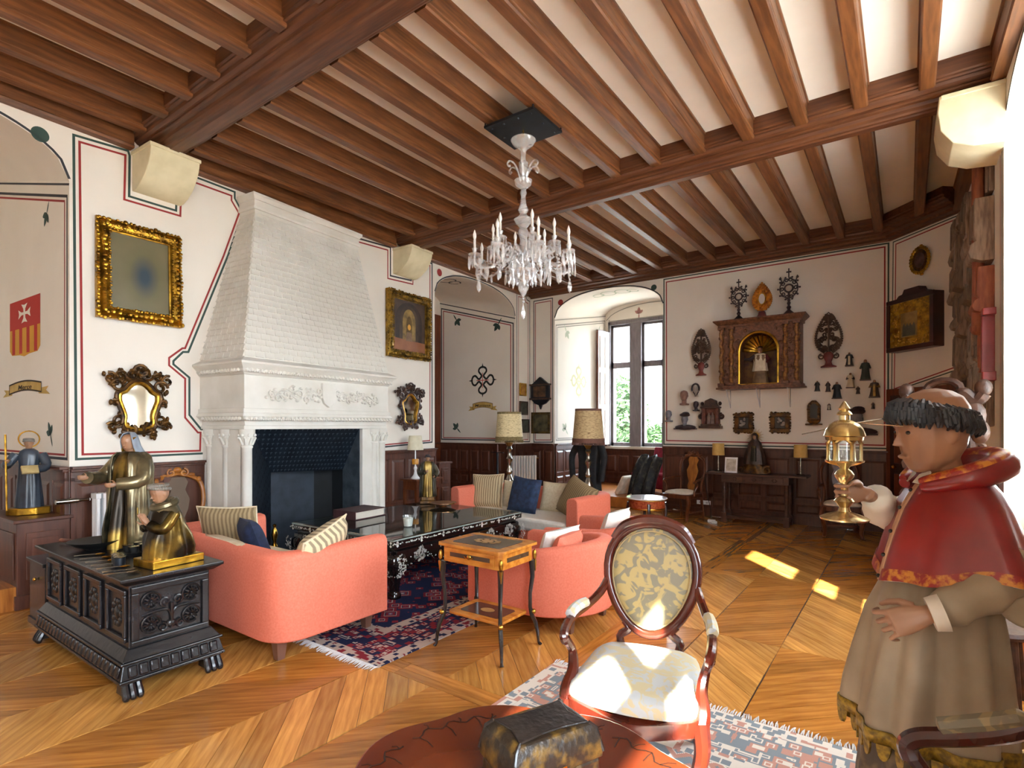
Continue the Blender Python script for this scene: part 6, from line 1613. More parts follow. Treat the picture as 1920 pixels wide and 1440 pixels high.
# --- altarpiece cabinet
s0, s1, z0, z1 = wall_rect(FW, [(1352, 606), (1514, 596), (1512, 728), (1355, 732)])
w = s1-s0; h = z1-z0; D = .34
al = thing('carved_altarpiece', 'large carved red-brown altarpiece niche with twisted columns on the far wall', 'altarpiece', m=FW.mat((s0+s1)/2, z0, .0))
ALT = mat('altar_wood', '#4a281c', '#8a5c40', rough=.5, scale=26, bump=.5, bscale=45, lo=.3, hi=.7)
nw = .235*w/1.0*1.0; nw = w*.21; nh = h*.78
bd = MB(); bd.box(-w*.46, -nw, -D, 0, .06, h-.12); bd.box(nw, w*.46, -D, 0, .06, h-.12)
N = 18
for i in range(N):
    a0 = math.pi*i/N; a1 = math.pi*(i+1)/N
    x0, x1_ = nw*math.cos(a1), nw*math.cos(a0); za, zb_ = nh-nw+nw*math.sin(a1), nh-nw+nw*math.sin(a0)
    bd.add([(x0, -D, za), (x1_, -D, zb_), (x1_, -D, h-.12), (x0, -D, h-.12), (x0, -.1, za), (x1_, -.1, zb_), (x1_, -.1, h-.12), (x0, -.1, h-.12)], [(0, 1, 2, 3), (0, 4, 5, 1), (3, 2, 6, 7)])
bd.build('body', ALT, al, smooth=False)
MB().box(-w*.5, w*.5, -D-.04, 0, 0, .03).box(-w*.48, w*.48, -D-.02, 0, .03, .07).build('base', ALT, al, smooth=False, bevel=.006)
MB().box(-w*.48, w*.48, -D-.02, 0, h-.12, h-.08).taper(-w*.48, w*.48, -D-.02, 0, h-.08, -w*.53, w*.53, -D-.09, 0, h-.02).box(-w*.53, w*.53, -D-.09, 0, h-.02, h).build('entablature', ALT, al, smooth=False, bevel=.006)
MB().box(-nw, nw, -.06, -.03, .06, nh).build('niche_back', mat('dark_red_gilt', '#3a1410', '#6b4a1c', rough=.4, metal=.3, scale=10), al, smooth=False)
MB().box(-nw, nw, -D, -.05, .05, .08).build('niche_floor', GOLD, al, smooth=False)
shl = MB()
for k in range(11):
    a = math.pi*(k+.5)/11; shl.tube([(0, -.1, nh-nw), (nw*.6*math.cos(a), -.11, nh-nw+nw*.6*math.sin(a)), (nw*.97*math.cos(a), -.2, nh-nw+nw*.97*math.sin(a))], [.01, nw*.09, nw*.12], 6)
shl.build('shell_hood', GOLD, al)
MB().tube([(nw*1.06*math.cos(math.pi*i/16), -D-.01, nh-nw+nw*1.06*math.sin(math.pi*i/16)) for i in range(17)], .022, 8).tube([(-nw*1.06, -D-.01, .08), (-nw*1.06, -D-.01, nh-nw)], .018, 8).tube([(nw*1.06, -D-.01, .08), (nw*1.06, -D-.01, nh-nw)], .018, 8).build('arch_moulding', GOLD, al)
def twist(x, r):
    pts = []; rr = []
    for i in range(41):
        t_ = i/40; a = t_*math.pi*10; pts.append((x+r*.22*math.cos(a), -D-.035+r*.22*math.sin(a), .09+t_*(h-.24))); rr.append(r*.78*(1-.1*t_))
    return MB().tube(pts, rr, 10)
for x in (-w*.43, -w*.31, w*.31, w*.43): twist(x, .042).build('twisted_column', mat('gilt_red_column', '#5c3020', '#a8783c', rough=.4, metal=.3, scale=30, bump=.4), al); MB().box(x-.05, x+.05, -D-.085, -D+.02, .06, .1).build('column_base', ALT, al, smooth=False); MB().box(x-.05, x+.05, -D-.085, -D+.02, h-.16, h-.12).build('column_capital', ALT, al, smooth=False)
cv = MB(); q = random.Random(17)
for k in range(170):
    x = q.choice((q.uniform(-.47, -.22), q.uniform(.22, .47), q.uniform(-.45, .45)))*w; z = q.uniform(.12, .97)*h
    if abs(x) < nw*1.1 and z < nh+.02: continue
    cv.ball((x, -D-.006, min(z, h-.05)), (q.uniform(.012, .028), .014, q.uniform(.012, .028)), 6, 4)
tag(cv.build('carved_foliage', ALT, al), kind='stuff')
for x in (1370, 1425, 1482):        # iron brackets carrying it
    s_, z_ = FW.px(x, 735)
    MB(FW.mat(s_, z0, 0)).tube([(0, -.3, 0), (0, -.01, 0), (0, -.01, -.3), (0, -.3, 0)], .008, 6).build('bracket', WHITE, None)
for o in [o for o in bpy.data.objects if o.name.startswith('bracket') and o.parent is None]:
    o.parent = al; o.matrix_parent_inverse = al.matrix_world.inverted()
ATOP = (s0, s1, z1)

# --- pierced carvings
def pierced_leaf(mb, hw, hh, z0, q, r=.011, dens=26):
    """flame-shaped tracery of scrolls"""
    prof = lambda f: hw*(math.sin(math.pi*min(1, f*.97+.03)**.72))**.8
    out = [(prof(i/18), z0+hh*i/18) for i in range(19)]
    mb.tube([(x, 0, z) for x, z in out]+[(-x, 0, z) for x, z in reversed(out[:-1])], r*.8, 5)
    for k in range(dens):
        f = q.uniform(.06, .92); x = q.uniform(.1, .85)*prof(f); rr = q.uniform(.1, .2)*hw+.01
        for sg in (-1, 1):
            sp = spiral(sg*x, z0+hh*f, rr, rr*.25, (0 if sg > 0 else math.pi)+f*5, sg*1.1, 9)
            mb.tube([(a, 0, b) for a, b in sp], r*.8, 4)
    mb.tube([(0, 0, z0), (0, 0, z0+hh*.95)], r, 5)
    for i in range(2, 18):
        for sg in (-1, 1): mb.ball((sg*out[i][0], 0, out[i][1]), (r*1.8, r, r*1.5), 5, 3)
def bouquet(label, u, v0, v1, hwpx, mleaf, mbase, seed):
    k = mpx(FW, u, v0); t = at_wall('carved_bouquet', label, 'carving', FW, u, v1, .11); H = (v1-v0)*k; hw = hwpx*k
    mb = MB(); pierced_leaf(mb, hw, H*.74, H*.26, random.Random(seed), .014, 30); mb.build('openwork_foliage', mleaf, t)
    MB().lathe([(hw*.62, 0), (hw*.62, H*.02), (hw*.3, H*.05), (hw*.22, H*.1), (hw*.42, H*.2), (hw*.36, H*.25), (hw*.2, H*.28)], 14, sy=.5).build('vase', mbase, t)
    hn = MB()
    for sg in (-1, 1): hn.tube([(a, 0, b) for a, b in spiral(sg*hw*.55, H*.2, hw*.25, hw*.08, math.pi/2, -sg*1.2, 12)], .012, 5)
    hn.build('handle', mleaf, t)
CARVB = mat('brown_carving', '#3a2a22', '#5c4636', rough=.5, scale=20, bump=.3); CARVR = mat('dull_red_carving', '#5a1e1c', '#7a302a', rough=.5, scale=14)
bouquet('slim dark openwork bouquet carving left of the altarpiece', 1318, 618, 705, 16, CARVB, CARVR, 2)
bouquet('large brown openwork bouquet carving right of the altarpiece', 1555, 588, 690, 21, CARVB, CARVR, 5)
def reliquary(label, u, v0, v1, hwpx, mm, seed, base_z):
    k = mpx(FW, u, v0); H = (v1-v0)*k; hw = hwpx*k
    s_, _ = FW.px(u, v1, .2); t = thing('cross_reliquary', label, 'reliquary', m=FW.mat(s_, base_z, .2), group='cross-topped reliquaries on the altarpiece')
    MB().lathe([(hw*.6, 0), (hw*.58, H*.03), (hw*.3, H*.09), (hw*.12, H*.13), (hw*.22, H*.18), (hw*.1, H*.22), (hw*.18, H*.27), (hw*.1, H*.3), (hw*.16, H*.33)], 12).build('foot', mm, t)
    mb = MB(); q = random.Random(seed); c = H*.58
    for k_ in range(10):
        a = k_*2*math.pi/10; mb.tube([(x, 0, z) for x, z in spiral(hw*.62*math.cos(a), c+H*.19*math.sin(a), hw*.22, hw*.06, a, 1.2, 10)], hw*.06, 5); mb.ball((hw*.95*math.cos(a), 0, c+H*.24*math.sin(a)), hw*.1, 6, 4)
    mb.tube([(hw*.36*math.cos(i*.35), 0, c+hw*.36*math.sin(i*.35)) for i in range(18)], hw*.09, 6, True)
    mb.tube([(hw*.8*math.cos(i*.35), 0, c+H*.2*math.sin(i*.35)) for i in range(18)], hw*.05, 6, True)
    mb.tube([(0, 0, H*.33), (0, 0, c-hw*.36)], hw*.1, 6)
    for sg in (-1, 1): mb.ball((sg*hw*.75, 0, H*.8), hw*.13, 6, 4); mb.tube([(sg*hw*.6, 0, H*.7), (sg*hw*.75, 0, H*.84)], hw*.05, 5)
    mb.build('openwork_head', mm, t)
    MB().lathe([(hw*.3, 0), (hw*.3, .01)], 16, m=TR(0, .005, c, RAD(90))).build('glass_window', mat('pale_relic', '#b9aca0', rough=.3), t)
    MB().box(-hw*.05, hw*.05, -hw*.05, hw*.05, H*.8, H).box(-hw*.22, hw*.22, -hw*.05, hw*.05, H*.91, H*.94).build('cross', mm, t, smooth=False)
DKP = mat('dark_purple_wood', '#261820', '#3c2a2c', rough=.45, scale=16, bump=.3)
reliquary('left dark cross-topped reliquary on the altarpiece', 1385, 525, 602, 17, DKP, 1, z1)
reliquary('right dark cross-topped reliquary on the altarpiece', 1479, 508, 595, 19, DKP, 2, z1)
u, v0, v1 = 1429, 532, 597; k = mpx(FW, u, v0); H = (v1-v0)*k; hw = 16*k; s_, _ = FW.px(u, v1, .2)
t = thing('gilt_reliquary', 'flame-shaped gilt reliquary with oval window on the altarpiece', 'reliquary', m=FW.mat(s_, z1, .2))
MB().prism([(-hw*.62, 0), (hw*.62, 0), (hw*.4, H*.1), (hw*.3, H*.2), (-hw*.3, H*.2), (-hw*.4, H*.1)], -.05, .05, 'y').build('foot', CARVR, t, smooth=False, bevel=.01)
mb = MB(); prof = [(hw*math.sin(math.pi*(i/16)**.75)**.85 if 0 < i < 16 else 0, H*.2+H*.8*i/16) for i in range(17)]
ol = prof+[(-x, z) for x, z in reversed(prof[1:-1])]
ho = [(hw*.36*math.cos(i*2*math.pi/32), H*.55+H*.15*math.sin(i*2*math.pi/32)) for i in range(32)]
mb.prism(ol, -.02, .01, 'y'); q = random.Random(4)
for k_ in range(46):
    f = q.uniform(.03, .95); i = int(f*16); x = prof[i][0]*q.uniform(-1, 1); z = prof[i][1]
    if (x/(hw*.42))**2+((z-H*.55)/(H*.18))**2 > 1: mb.ball((x, -.025, z), (hw*.16, .02, hw*.16), 6, 4)
for (x, z) in ol: mb.ball((x, -.01, z), (hw*.13, .02, hw*.14), 6, 4)
mb.build('gilt_flame', mat('orange_gilding', '#8a4a10', '#d88c2a', rough=.4, metal=.5, scale=18, bump=.3), t)
MB().fan([(x*1.0, -.03, z) for x, z in ho]).build('window', mat('pale_relic2', '#c9c4c4', rough=.3), t, smooth=False)
MB().tube([(x*1.08, -.028, H*.55+(z-H*.55)*1.06) for x, z in ho], hw*.07, 6, True).build('window_ring', GILT, t)

# --- small tabernacle, gilt niche, two square frames
k = mpx(FW, 1335, 800); t = at_wall('small_tabernacle', 'small dark carved tabernacle with domed top and tiny figures', 'tabernacle', FW, 1335, 803, .01); H = 56*k; hw = 18*k
MB().box(-hw*1.1, hw*1.1, -.16, 0, 0, H*.08).box(-hw*.95, hw*.95, -.13, 0, H*.08, H*.14).build('base', DARKCARV, t, smooth=False, bevel=.006)
MB().box(-hw*.85, -hw*.5, -.12, 0, H*.14, H*.66).box(hw*.5, hw*.85, -.12, 0, H*.14, H*.66).box(-hw*.85, hw*.85, -.03, 0, H*.14, H*.66).build('body', REDCARV, t, smooth=False, bevel=.006)
MB().box(-hw*.98, hw*.98, -.14, 0, H*.66, H*.72).prism([(-hw*.8, H*.72), (hw*.8, H*.72), (hw*.62, H*.8), (hw*.55, H*.92), (0, H), (-hw*.55, H*.92), (-hw*.62, H*.8)], -.1, 0, 'y').build('pediment', DARKCARV, t, smooth=False, bevel=.01)
for sg in (-1, 1):
    MB().lathe([(.02, H*.14), (.016, H*.2), (.02, H*.4), (.016, H*.6), (.022, H*.66)], 8, (sg*hw*.72, -.14, 0)).build('colonnette', REDCARV, t)
    MB().tube([(a, -.05, b) for a, b in spiral(sg*hw*1.05, H*.4, hw*.3, hw*.1, 1.5, sg*1.3, 12)], .02, 6).ball((sg*hw*.9, -.05, H*.82), (hw*.18, .04, hw*.22), 6, 5).build('side_scroll', DARKCARV, t)
for x in (-hw*.2, hw*.2): MB().lathe([(.035, H*.15), (.03, H*.3), (.035, H*.42), (.015, H*.46), (.018, H*.5), (.004, H*.54)], 8, (x, -.07, 0), sy=.7).build('carved_figure', mat('pale_figures', '#6a5a52', '#8a786c', rough=.6, scale=12), t)
k = mpx(FW, 1527, 790); t = at_wall('gilt_niche', 'small gilt niche frame with dark panel on a bracket', 'niche', FW, 1527, 797, .01); H = 46*k; hw = 11*k
MB().prism([(-hw, H*.2), (hw, H*.2), (hw, H*.8), (hw*.6, H*.92), (hw*.3, H), (-hw*.3, H), (-hw*.6, H*.92), (-hw, H*.8)], -.07, 0, 'y').build('frame', DKGILT, t, smooth=False, bevel=.012)
MB().prism([(-hw*.55, H*.27), (hw*.55, H*.27), (hw*.55, H*.75)]+[(hw*.55*math.cos(math.pi*i/8), H*.75+hw*.5*math.sin(math.pi*i/8)) for i in range(1, 8)]+[(-hw*.55, H*.75)], -.072, -.06, 'y').build('dark_panel', mat('niche_dark', '#14140f', '#2c2a1c', rough=.4, scale=9), t, smooth=False)
MB().taper(-hw*.6, hw*.6, -.08, 0, H*.06, -hw*1.05, hw*1.05, -.1, 0, H*.2).box(-hw*1.25, hw*1.25, -.11, 0, 0, H*.06).build('bracket', DKGILT, t, smooth=False, bevel=.006)
bt = MB(); q = random.Random(6); bits(bt, [(-hw*.8, H*.25), (-hw*.8, H*.8), (0, H*.97), (hw*.8, H*.8), (hw*.8, H*.25)], .04, .02, q, y=-.075); tag(bt.build('carved_ornament', DKGILT, t), kind='stuff')
def square_frame(label, u0, u1, v0, v1, seed):
    s0, s1, z0, z1 = wall_rect(FW, [(u0, v0), (u1, v0), (u1, v1), (u0, v1)]); w = s1-s0; h = z1-z0
    t = thing('square_relief', label, 'picture', m=FW.mat((s0+s1)/2, z0, .005)); fw = .07; f = MB()
    for (a, b, c, d) in ((-w/2, w/2, 0, fw), (-w/2, w/2, h-fw, h), (-w/2, -w/2+fw, fw, h-fw), (w/2-fw, w/2, fw, h-fw)): f.box(a, b, -.04, 0, c, d)
    f.build('frame', DKGILT, t, smooth=False, bevel=.01)
    o = MB(); bits(o, [(-w/2, 0), (w/2, 0), (w/2, h), (-w/2, h), (-w/2, 0)], .045, .022, random.Random(seed), y=-.03); tag(o.build('scalloped_edge', DKGILT, t), kind='stuff')
    MB().box(-w/2+fw, w/2-fw, -.02, 0, fw, h-fw).build('dark_ground', mat('relief_ground', '#2c2826', '#3c3634', rough=.5, scale=8), t, smooth=False)
    r_ = MB(); q = random.Random(seed+9)
    for k in range(7): r_.ball((q.uniform(-.5, .5)*.1+(k-3)*.012*(1 if seed % 2 else -1), -.024, h*.38+k*.018), (.035-.003*k, .015, .022), 7, 5)
    r_.build('relief_figure', mat('grey_relief', '#8c8680', '#a8a29a', rough=.6, scale=14), t)
square_frame('square gilt-framed relief on the left above the console', 1378, 1412, 775, 811, 3)
square_frame('square gilt-framed relief on the right above the console', 1445, 1481, 774, 811, 8)

# --- head carvings
def head_mesh(mb, c, h, w=None, dpt=None, yaw=0, nose=True, ears=True, neck=0.0):
    """a head: skull, jaw, nose, brow, ears; h = chin to crown, faces -Y; c = chin-level centre"""
    w = w or h*.36; dpt = dpt or h*.42; M_ = Matrix.Translation(c) @ Matrix.Rotation(yaw, 4, 'Z')
    rings = []
    for (f, a, b, o) in ((0, .3, .3, -.25), (.04, .55, .5, -.22), (.14, .78, .75, -.1), (.3, .92, .92, 0), (.45, .98, 1.0, .02), (.6, 1.0, 1.05, .04), (.75, .97, 1.03, .06), (.88, .8, .85, .07), (.96, .5, .55, .07), (1.0, .12, .15, .07)):
        rings.append([(w*a*math.cos(t), dpt*(b*math.sin(t)+o), h*f) for t in [i*2*math.pi/16 for i in range(16)]])
    mb.loft(rings, m=M_)
    if nose:
        mb.add([(-w*.12, -dpt*.92, h*.32), (w*.12, -dpt*.92, h*.32), (0, -dpt*1.28, h*.34), (0, -dpt*.95, h*.55), (-w*.16, -dpt*.85, h*.5), (w*.16, -dpt*.85, h*.5)], [(0, 1, 2), (0, 2, 3, 4), (1, 5, 3, 2), (0, 4, 5, 1)], M_)
        mb.ball((0, -dpt*.93, h*.2), (w*.28, dpt*.1, h*.03), 8, 4, M_)
        for sg in (-1, 1): mb.ball((sg*w*.4, -dpt*.86, h*.57), (w*.22, dpt*.1, h*.03), 8, 4, M_); mb.ball((sg*w*.38, -dpt*.83, h*.49), (w*.17, dpt*.1, h*.035), 8, 5, M_)
    if ears:
        for sg in (-1, 1): mb.ball((sg*w*1.0, dpt*.12, h*.46), (w*.12, dpt*.2, h*.12), 8, 6, M_)
    if neck: mb.lathe([(w*.75, -neck), (w*.62, -neck*.5), (w*.62, h*.15)], 14, (0, dpt*.12, 0), M_)
TERRA = mat('terracotta_clay', '#8a685c', '#a07c6e', rough=.8, scale=14); GREYC = mat('grey_plaster_head', '#7a7a84', '#8e8e96', rough=.8, scale=14); DKHEAD = mat('dark_head_wood', '#2c2226', '#40343a', rough=.55, scale=12)
def wall_head(label, u, v0, v1, mm, kind):
    k = mpx(FW, u, v1); H = (v1-v0)*k; t = at_wall('wall_sculpture', label, 'head', FW, u, v1, .0)
    if kind == 'bust':
        sh_ = MB(); sh_.ball((0, -.06, H*.12), (H*.62, .09, H*.16), 14, 8); sh_.box(-H*.62, H*.62, -.13, 0, 0, H*.06); sh_.build('shoulders', mm, t)
        hm = MB(); head_mesh(hm, (0, -.1, H*.34), H*.5, neck=H*.16); hm.build('head', GREYC, t)
        cp = MB(); cp.ball((0, -.09, H*.84), (H*.27, .14, H*.12), 14, 8); cp.ball((H*.05, -.09, H*.92), (H*.2, .1, H*.1), 12, 6); cp.build('cap', mm, t)
    elif kind == 'hood':
        hm = MB(); head_mesh(hm, (0, -.08, H*.3), H*.6, neck=H*.25); hm.build('head', mat('pale_face', '#b0a49c', rough=.7), t)
        cp = MB(); cp.tube([(H*.27*math.cos(a), -.12, H*.62+H*.36*math.sin(a)) for a in [math.pi*(-.15+1.3*i/14) for i in range(15)]], H*.07, 7); cp.tube([(-H*.2, -.1, H*.42), (0, -.1, H*.05), (H*.2, -.1, H*.42)], H*.05, 6); cp.build('hood', mm, t)
    else:
        hm = MB(); head_mesh(hm, (0, -.1, H*.3), H*.68, neck=H*.28); hm.build('head', mm, t)
        MB().box(-H*.24, H*.24, -.16, 0, 0, H*.12).build('socle', mm, t, smooth=False, bevel=.01)
wall_head('terracotta head on the far wall beside the window', 1286, 732, 760, TERRA, 'head')
wall_head('small pale face in a dark hood on the far wall', 1308, 720, 745, DKHEAD, 'hood')
wall_head('small grey head at the left edge of the far wall', 1257, 769, 791, GREYC, 'head')
wall_head('small black head between the hooded face and the tabernacle', 1308, 752, 771, DKHEAD, 'head')
wall_head('dark bust with cap at the lower left of the far wall', 1287, 773, 805, DKHEAD, 'bust')
wall_head('dark bust with beret above the raised monstrance', 1607, 763, 816, DKHEAD, 'bust')

# --- little saints on the wall
def draped(mb, H, wd, q, folds=9, dp=.8, base=.0):
    rings = []
    for (f, a) in ((0, 1.0), (.1, .95), (.3, .8), (.5, .72), (.62, .74), (.72, .86), (.8, .8), (.84, .45), (.86, .3)):
        rings.append([(wd*a*(1+.07*math.sin(folds*t+f*3)*(1-f))*math.cos(t), wd*dp*a*(1+.07*math.sin(folds*t+f*3)*(1-f))*math.sin(t), base+H*f) for t in [i*2*math.pi/28 for i in range(28)]])
    mb.loft(rings)
def little_saint(label, u, v0, v1, robe, cloak, hw=.2, front=None, seed=1, arm=True):
    k = mpx(FW, u, v1); H = (v1-v0)*k; t = at_wall('saint_figurine', label, 'figurine', FW, u, v1, H*hw*.9+.01, group='saint figurines on the far wall')
    mb = MB(); draped(mb, H*.95, H*hw, random.Random(seed), 7, .8, H*.04); mb.build('robe', robe, t)
    hm = MB(); head_mesh(hm, (0, -H*.02, H*.80), H*.18, neck=H*.05); hm.build('head', mat('figurine_skin', '#8c6248', rough=.6), t)
    MB().box(-H*hw*1.1, H*hw*1.1, -H*hw*.9, H*hw*.9, 0, H*.05).build('plinth', DARKCARV, t, smooth=False)
    if front is not None: MB().prism([(-H*hw*.3, H*.08), (H*hw*.3, H*.08), (H*hw*.28, H*.72), (-H*hw*.28, H*.72)], -H*hw*.86, -H*hw*.6, 'y').build('scapular', front, t, smooth=False, bevel=.006)
    if arm:
        for sg in (-1, 1): MB().tube([(sg*H*hw*.7, 0, H*.72), (sg*H*hw*.95, -H*.05, H*.58), (sg*H*hw*.5, -H*hw*1.0, H*.6)], [H*.045, H*.045, H*.03], 7).build('arm', cloak, t)
BK_ = mat('black_habit', '#15161a', '#24262a', rough=.5, scale=10); GR_ = mat('dark_green_habit', '#1c2622', '#2c3832', rough=.5, scale=10); WH_ = mat('cream_habit', '#c9b99c', '#ddd0b6', rough=.6, scale=10); GD_ = mat('gilt_robe', '#6a4c20', '#b08838', rough=.4, metal=.5, scale=14); BR_ = mat('brown_habit', '#33241e', '#4a362c', rough=.5, scale=10)
little_saint('figurine in black cloak over white, topmost by the large bouquet', 1593, 661, 687, BK_, BK_, .24, WH_, 1)
little_saint('tall dark green friar figurine holding a child, upper right', 1623, 674, 714, GR_, GR_, .2, None, 2)
little_saint('white-robed figurine with black cape in the middle of the group', 1595, 699, 728, WH_, BK_, .22, None, 3)
little_saint('small black winged figurine at the left of the group', 1533, 714, 734, BK_, BK_, .22, None, 4)
little_saint('small dark friar figurine second from the left', 1553, 715, 735, BR_, BR_, .2, None, 5)
little_saint('black kneeling friar figurine in the middle row', 1570, 716, 748, BK_, BK_, .23, None, 6)
little_saint('tiny black friar figurine below the white-robed one', 1609, 724, 739, BR_, BR_, .22, None, 7)
little_saint('gilt-robed figurine at the right edge of the group', 1640, 712, 746, BR_, GD_, .24, GD_, 8)
little_saint('tiny brown and white figurine low on the left of the group', 1555, 756, 769, BR_, WH_, .24, WH_, 9)
little_saint('tiny brown figurine low on the right of the group', 1637, 754, 767, BR_, GD_, .22, None, 10)
# priest figure inside the altarpiece
t = thing('priest_statuette', 'statuette of a robed priest with outstretched arms inside the altarpiece', 'statue', m=FW.mat((ATOP[0]+ATOP[1])/2+.0, z0 if False else al.matrix_world.translation.z+.08, .19))
H = .62
mb = MB(); draped(mb, H*.95, H*.2, random.Random(2), 9, .7); mb.build('robe', mat('ochre_robe', '#5c4630', '#8a6c48', rough=.6, scale=9), t)
sp_ = MB(); sp_.loft([[(H*a*(1+.07*math.sin(8*i*math.pi/16))*math.cos(i*math.pi/16), H*a*.72*(1+.07*math.sin(8*i*math.pi/16))*math.sin(i*math.pi/16), H*z) for i in range(32)] for z, a in ((.34, .19), (.45, .172), (.58, .155), (.7, .165), (.78, .15), (.81, .09))]); sp_.build('surplice', mat('ivory_surplice', '#cdbfa4', '#e0d6c0', rough=.7, scale=12), t, ang=70)
hm = MB(); head_mesh(hm, (0, -.02, H*.82), H*.16, neck=H*.05); hm.build('head', mat('figurine_skin', '#8c6248', rough=.6), t)
MB().ball((0, 0, H*.97), (H*.07, H*.08, H*.04), 10, 6).build('cap', DKHEAD, t)
MB().tube([(-H*.13, 0, H*.74), (-H*.24, -.05, H*.66), (-H*.36, -.1, H*.66)], [H*.06, H*.05, H*.025], 8).build('arm', DKHEAD, t)
MB().tube([(H*.13, 0, H*.74), (H*.22, -.04, H*.62), (H*.2, -.1, H*.56)], [H*.06, H*.05, H*.03], 8).build('arm', mat('wine_sleeve', '#5a1c20', rough=.6), t)

# ================================================================== CANTED WALL
s_, z_ = CH.px(1729, 488); k = mpx(CH, 1729, 488)
t = thing('gilt_medallion', 'oval gilt medallion high on the canted wall', 'medallion', m=CH.mat(s_, z_, .01)); r = .0
hw, hh = abs(CH.px(1748, 488)[0]-CH.px(1709, 488)[0])/2, 26*k
MB().prism([(hw*.8*math.cos(i*.2618), hh*.85*math.sin(i*.2618)) for i in range(24)], -.03, 0, 'y').build('plaque', DKGILT, t, bevel=.006)
o = MB(); q = random.Random(12)
for i in range(26): a = i*2*math.pi/26; o.ball((hw*.88*math.cos(a), -.03, hh*.9*math.sin(a)), (hw*.17, .02, hw*.16), 6, 4)
o.ball((hw*.2, -.03, -hh*1.05), (hw*.2, .02, hw*.12), 6, 4); o.ball((hw*.15, -.03, hh*1.0), (hw*.16, .02, hw*.12), 6, 4)
o.build('gilt_border', GOLD, t)
MB().fan([(hw*.5*math.cos(i*.2618), -.034, hh*.55*math.sin(i*.2618)) for i in range(24)]).build('miniature', mat('dark_miniature', '#3a2420', '#6a4a44', rough=.4, scale=14), t, smooth=False)
s0, s1, z0, z1 = wall_rect(CH, [(1682, 566), (1772, 545), (1770, 650), (1684, 661)]); w = s1-s0; h = z1-z0
t = thing('icon_case', 'dark wooden case with a gilt-bordered icon on the canted wall', 'icon', m=CH.mat((s0+s1)/2, z0, 0))
MB().box(-w/2, w/2, -.16, 0, 0, h).build('case', mat('oxblood_wood', '#2e120f', '#44201a', rough=.35, scale=4), t, smooth=False, bevel=.008)
MB().box(-w/2-.01, w/2+.01, -.18, -.15, 0, .06).box(-w/2-.01, w/2+.01, -.18, -.15, h-.06, h).box(-w/2-.01, -w/2+.05, -.18, -.15, .06, h-.06).box(w/2-.05, w/2+.01, -.18, -.15, .06, h-.06).build('case_frame', _mats['oxblood_wood'], t, smooth=False, bevel=.006)
MB().prism([(-w*.35, h), (w*.35, h), (w*.28, h+.05), (w*.2, h+.06), (w*.16, h+.12), (-w*.16, h+.12), (-w*.2, h+.06), (-w*.28, h+.05)], -.14, -.02, 'y').build('pediment', _mats['oxblood_wood'], t, smooth=False, bevel=.006)
ic = MB().box(-w/2+.05, w/2-.05, -.165, -.155, .06, h-.06).build('gilt_ground', GILT, t, smooth=False)
o = MB(); q = random.Random(15)
for k_ in range(260):
    x = q.uniform(-w/2+.06, w/2-.06); z = q.uniform(.07, h-.07)
    if abs(x) < w*.2 and h*.2 < z < h*.75: continue
    o.ball((x, -.166, z), (q.uniform(.008, .016), .008, q.uniform(.008, .016)), 5, 3)
tag(o.build('gilt_filigree', GOLD, t), kind='stuff')
MB().box(-w*.22, w*.22, -.172, -.16, h*.2, h*.75).build('inner_frame', GILT, t, smooth=False, bevel=.004)
MB().box(-w*.18, w*.18, -.175, -.17, h*.24, h*.7).build('icon_panel', mat('icon_panel_gold', '#8a7038', '#b4985a', rough=.4, scale=8), t, smooth=False)
fg = MB()
for x in (-w*.1, -w*.03, w*.04, w*.11): fg.prism([(x-.03, h*.26), (x+.03, h*.26), (x+.025, h*.44), (x, h*.5), (x-.025, h*.44)], -.178, -.174, 'y')
fg.build('icon_saints', mat('icon_figures', '#55564a', '#6b6a5c', rough=.5, scale=9), t, smooth=False)

# ================================================================== RIGHT WALL: carved beam ends and wooden fragments
q = random.Random(31); FR = [mat('fragment_brown', '#6a5444', '#9c8672', rough=.6, scale=6, stretch=(6, 6, 1), bump=.3, rnd=.45), mat('fragment_red', '#7a3a24', '#a8603c', rough=.55, scale=5, stretch=(6, 6, 1), bump=.3, rnd=.2), mat('fragment_grey', '#7a7068', '#a89c8e', rough=.7, scale=7, stretch=(6, 6, 1), bump=.35, rnd=.2)]
def fragment(s, z, w, h, d, mm, kind, lab, tilt=0):
    t = thing('carved_beam_end', lab, 'carving', m=RW.mat(s, z, .0) @ Matrix.Rotation(tilt, 4, 'Y'), group='carved wooden fragments covering the right wall')
    if kind == 0:
        pr = [(0, 0), (-d*.5, 0), (-d*.9, h*.06), (-d, h*.16), (-d*.9, h*.28), (-d*.7, h*.33), (-d*.8, h*.42), (-d*.75, h), (0, h)]
        MB().prism([(y, z_) for y, z_ in pr], -w/2, w/2, 'x').build('block', mm, t, smooth=True, ang=30, bevel=.006)
        MB().prism([(y*1.0-.012, z_) for y, z_ in [(0, h*.36), (-d*.78, h*.4), (-d*.75, h*.94), (0, h*.94)]], -w*.3, w*.3, 'x').build('carved_face', mm, t, smooth=False, bevel=.008)
    else:
        MB().box(-w/2, w/2, -d, 0, 0, h).build('board', mm, t, smooth=False, bevel=.012)
        gv = MB()
        for k_ in range(3): gv.tube([(-w*.3+k_*w*.3, -d-.004, h*.08), (-w*.3+k_*w*.3+q.uniform(-.02, .02), -d-.008, h*.5), (-w*.3+k_*w*.3, -d-.004, h*.92)], .012, 5)
        for k_ in range(4): gv.tube([(a, -d-.004, b) for a, b in spiral(q.uniform(-.2, .2)*w, h*(.15+.22*k_), w*.25, w*.08, q.uniform(0, 6), 1.1, 10)], .012, 5)
        gv.build('carved_relief', mm, t)
rows_ = []
cols = [-9.0, -8.72, -8.42, -8.08, -7.72, -7.35, -6.95, -6.55]
n_ = 0
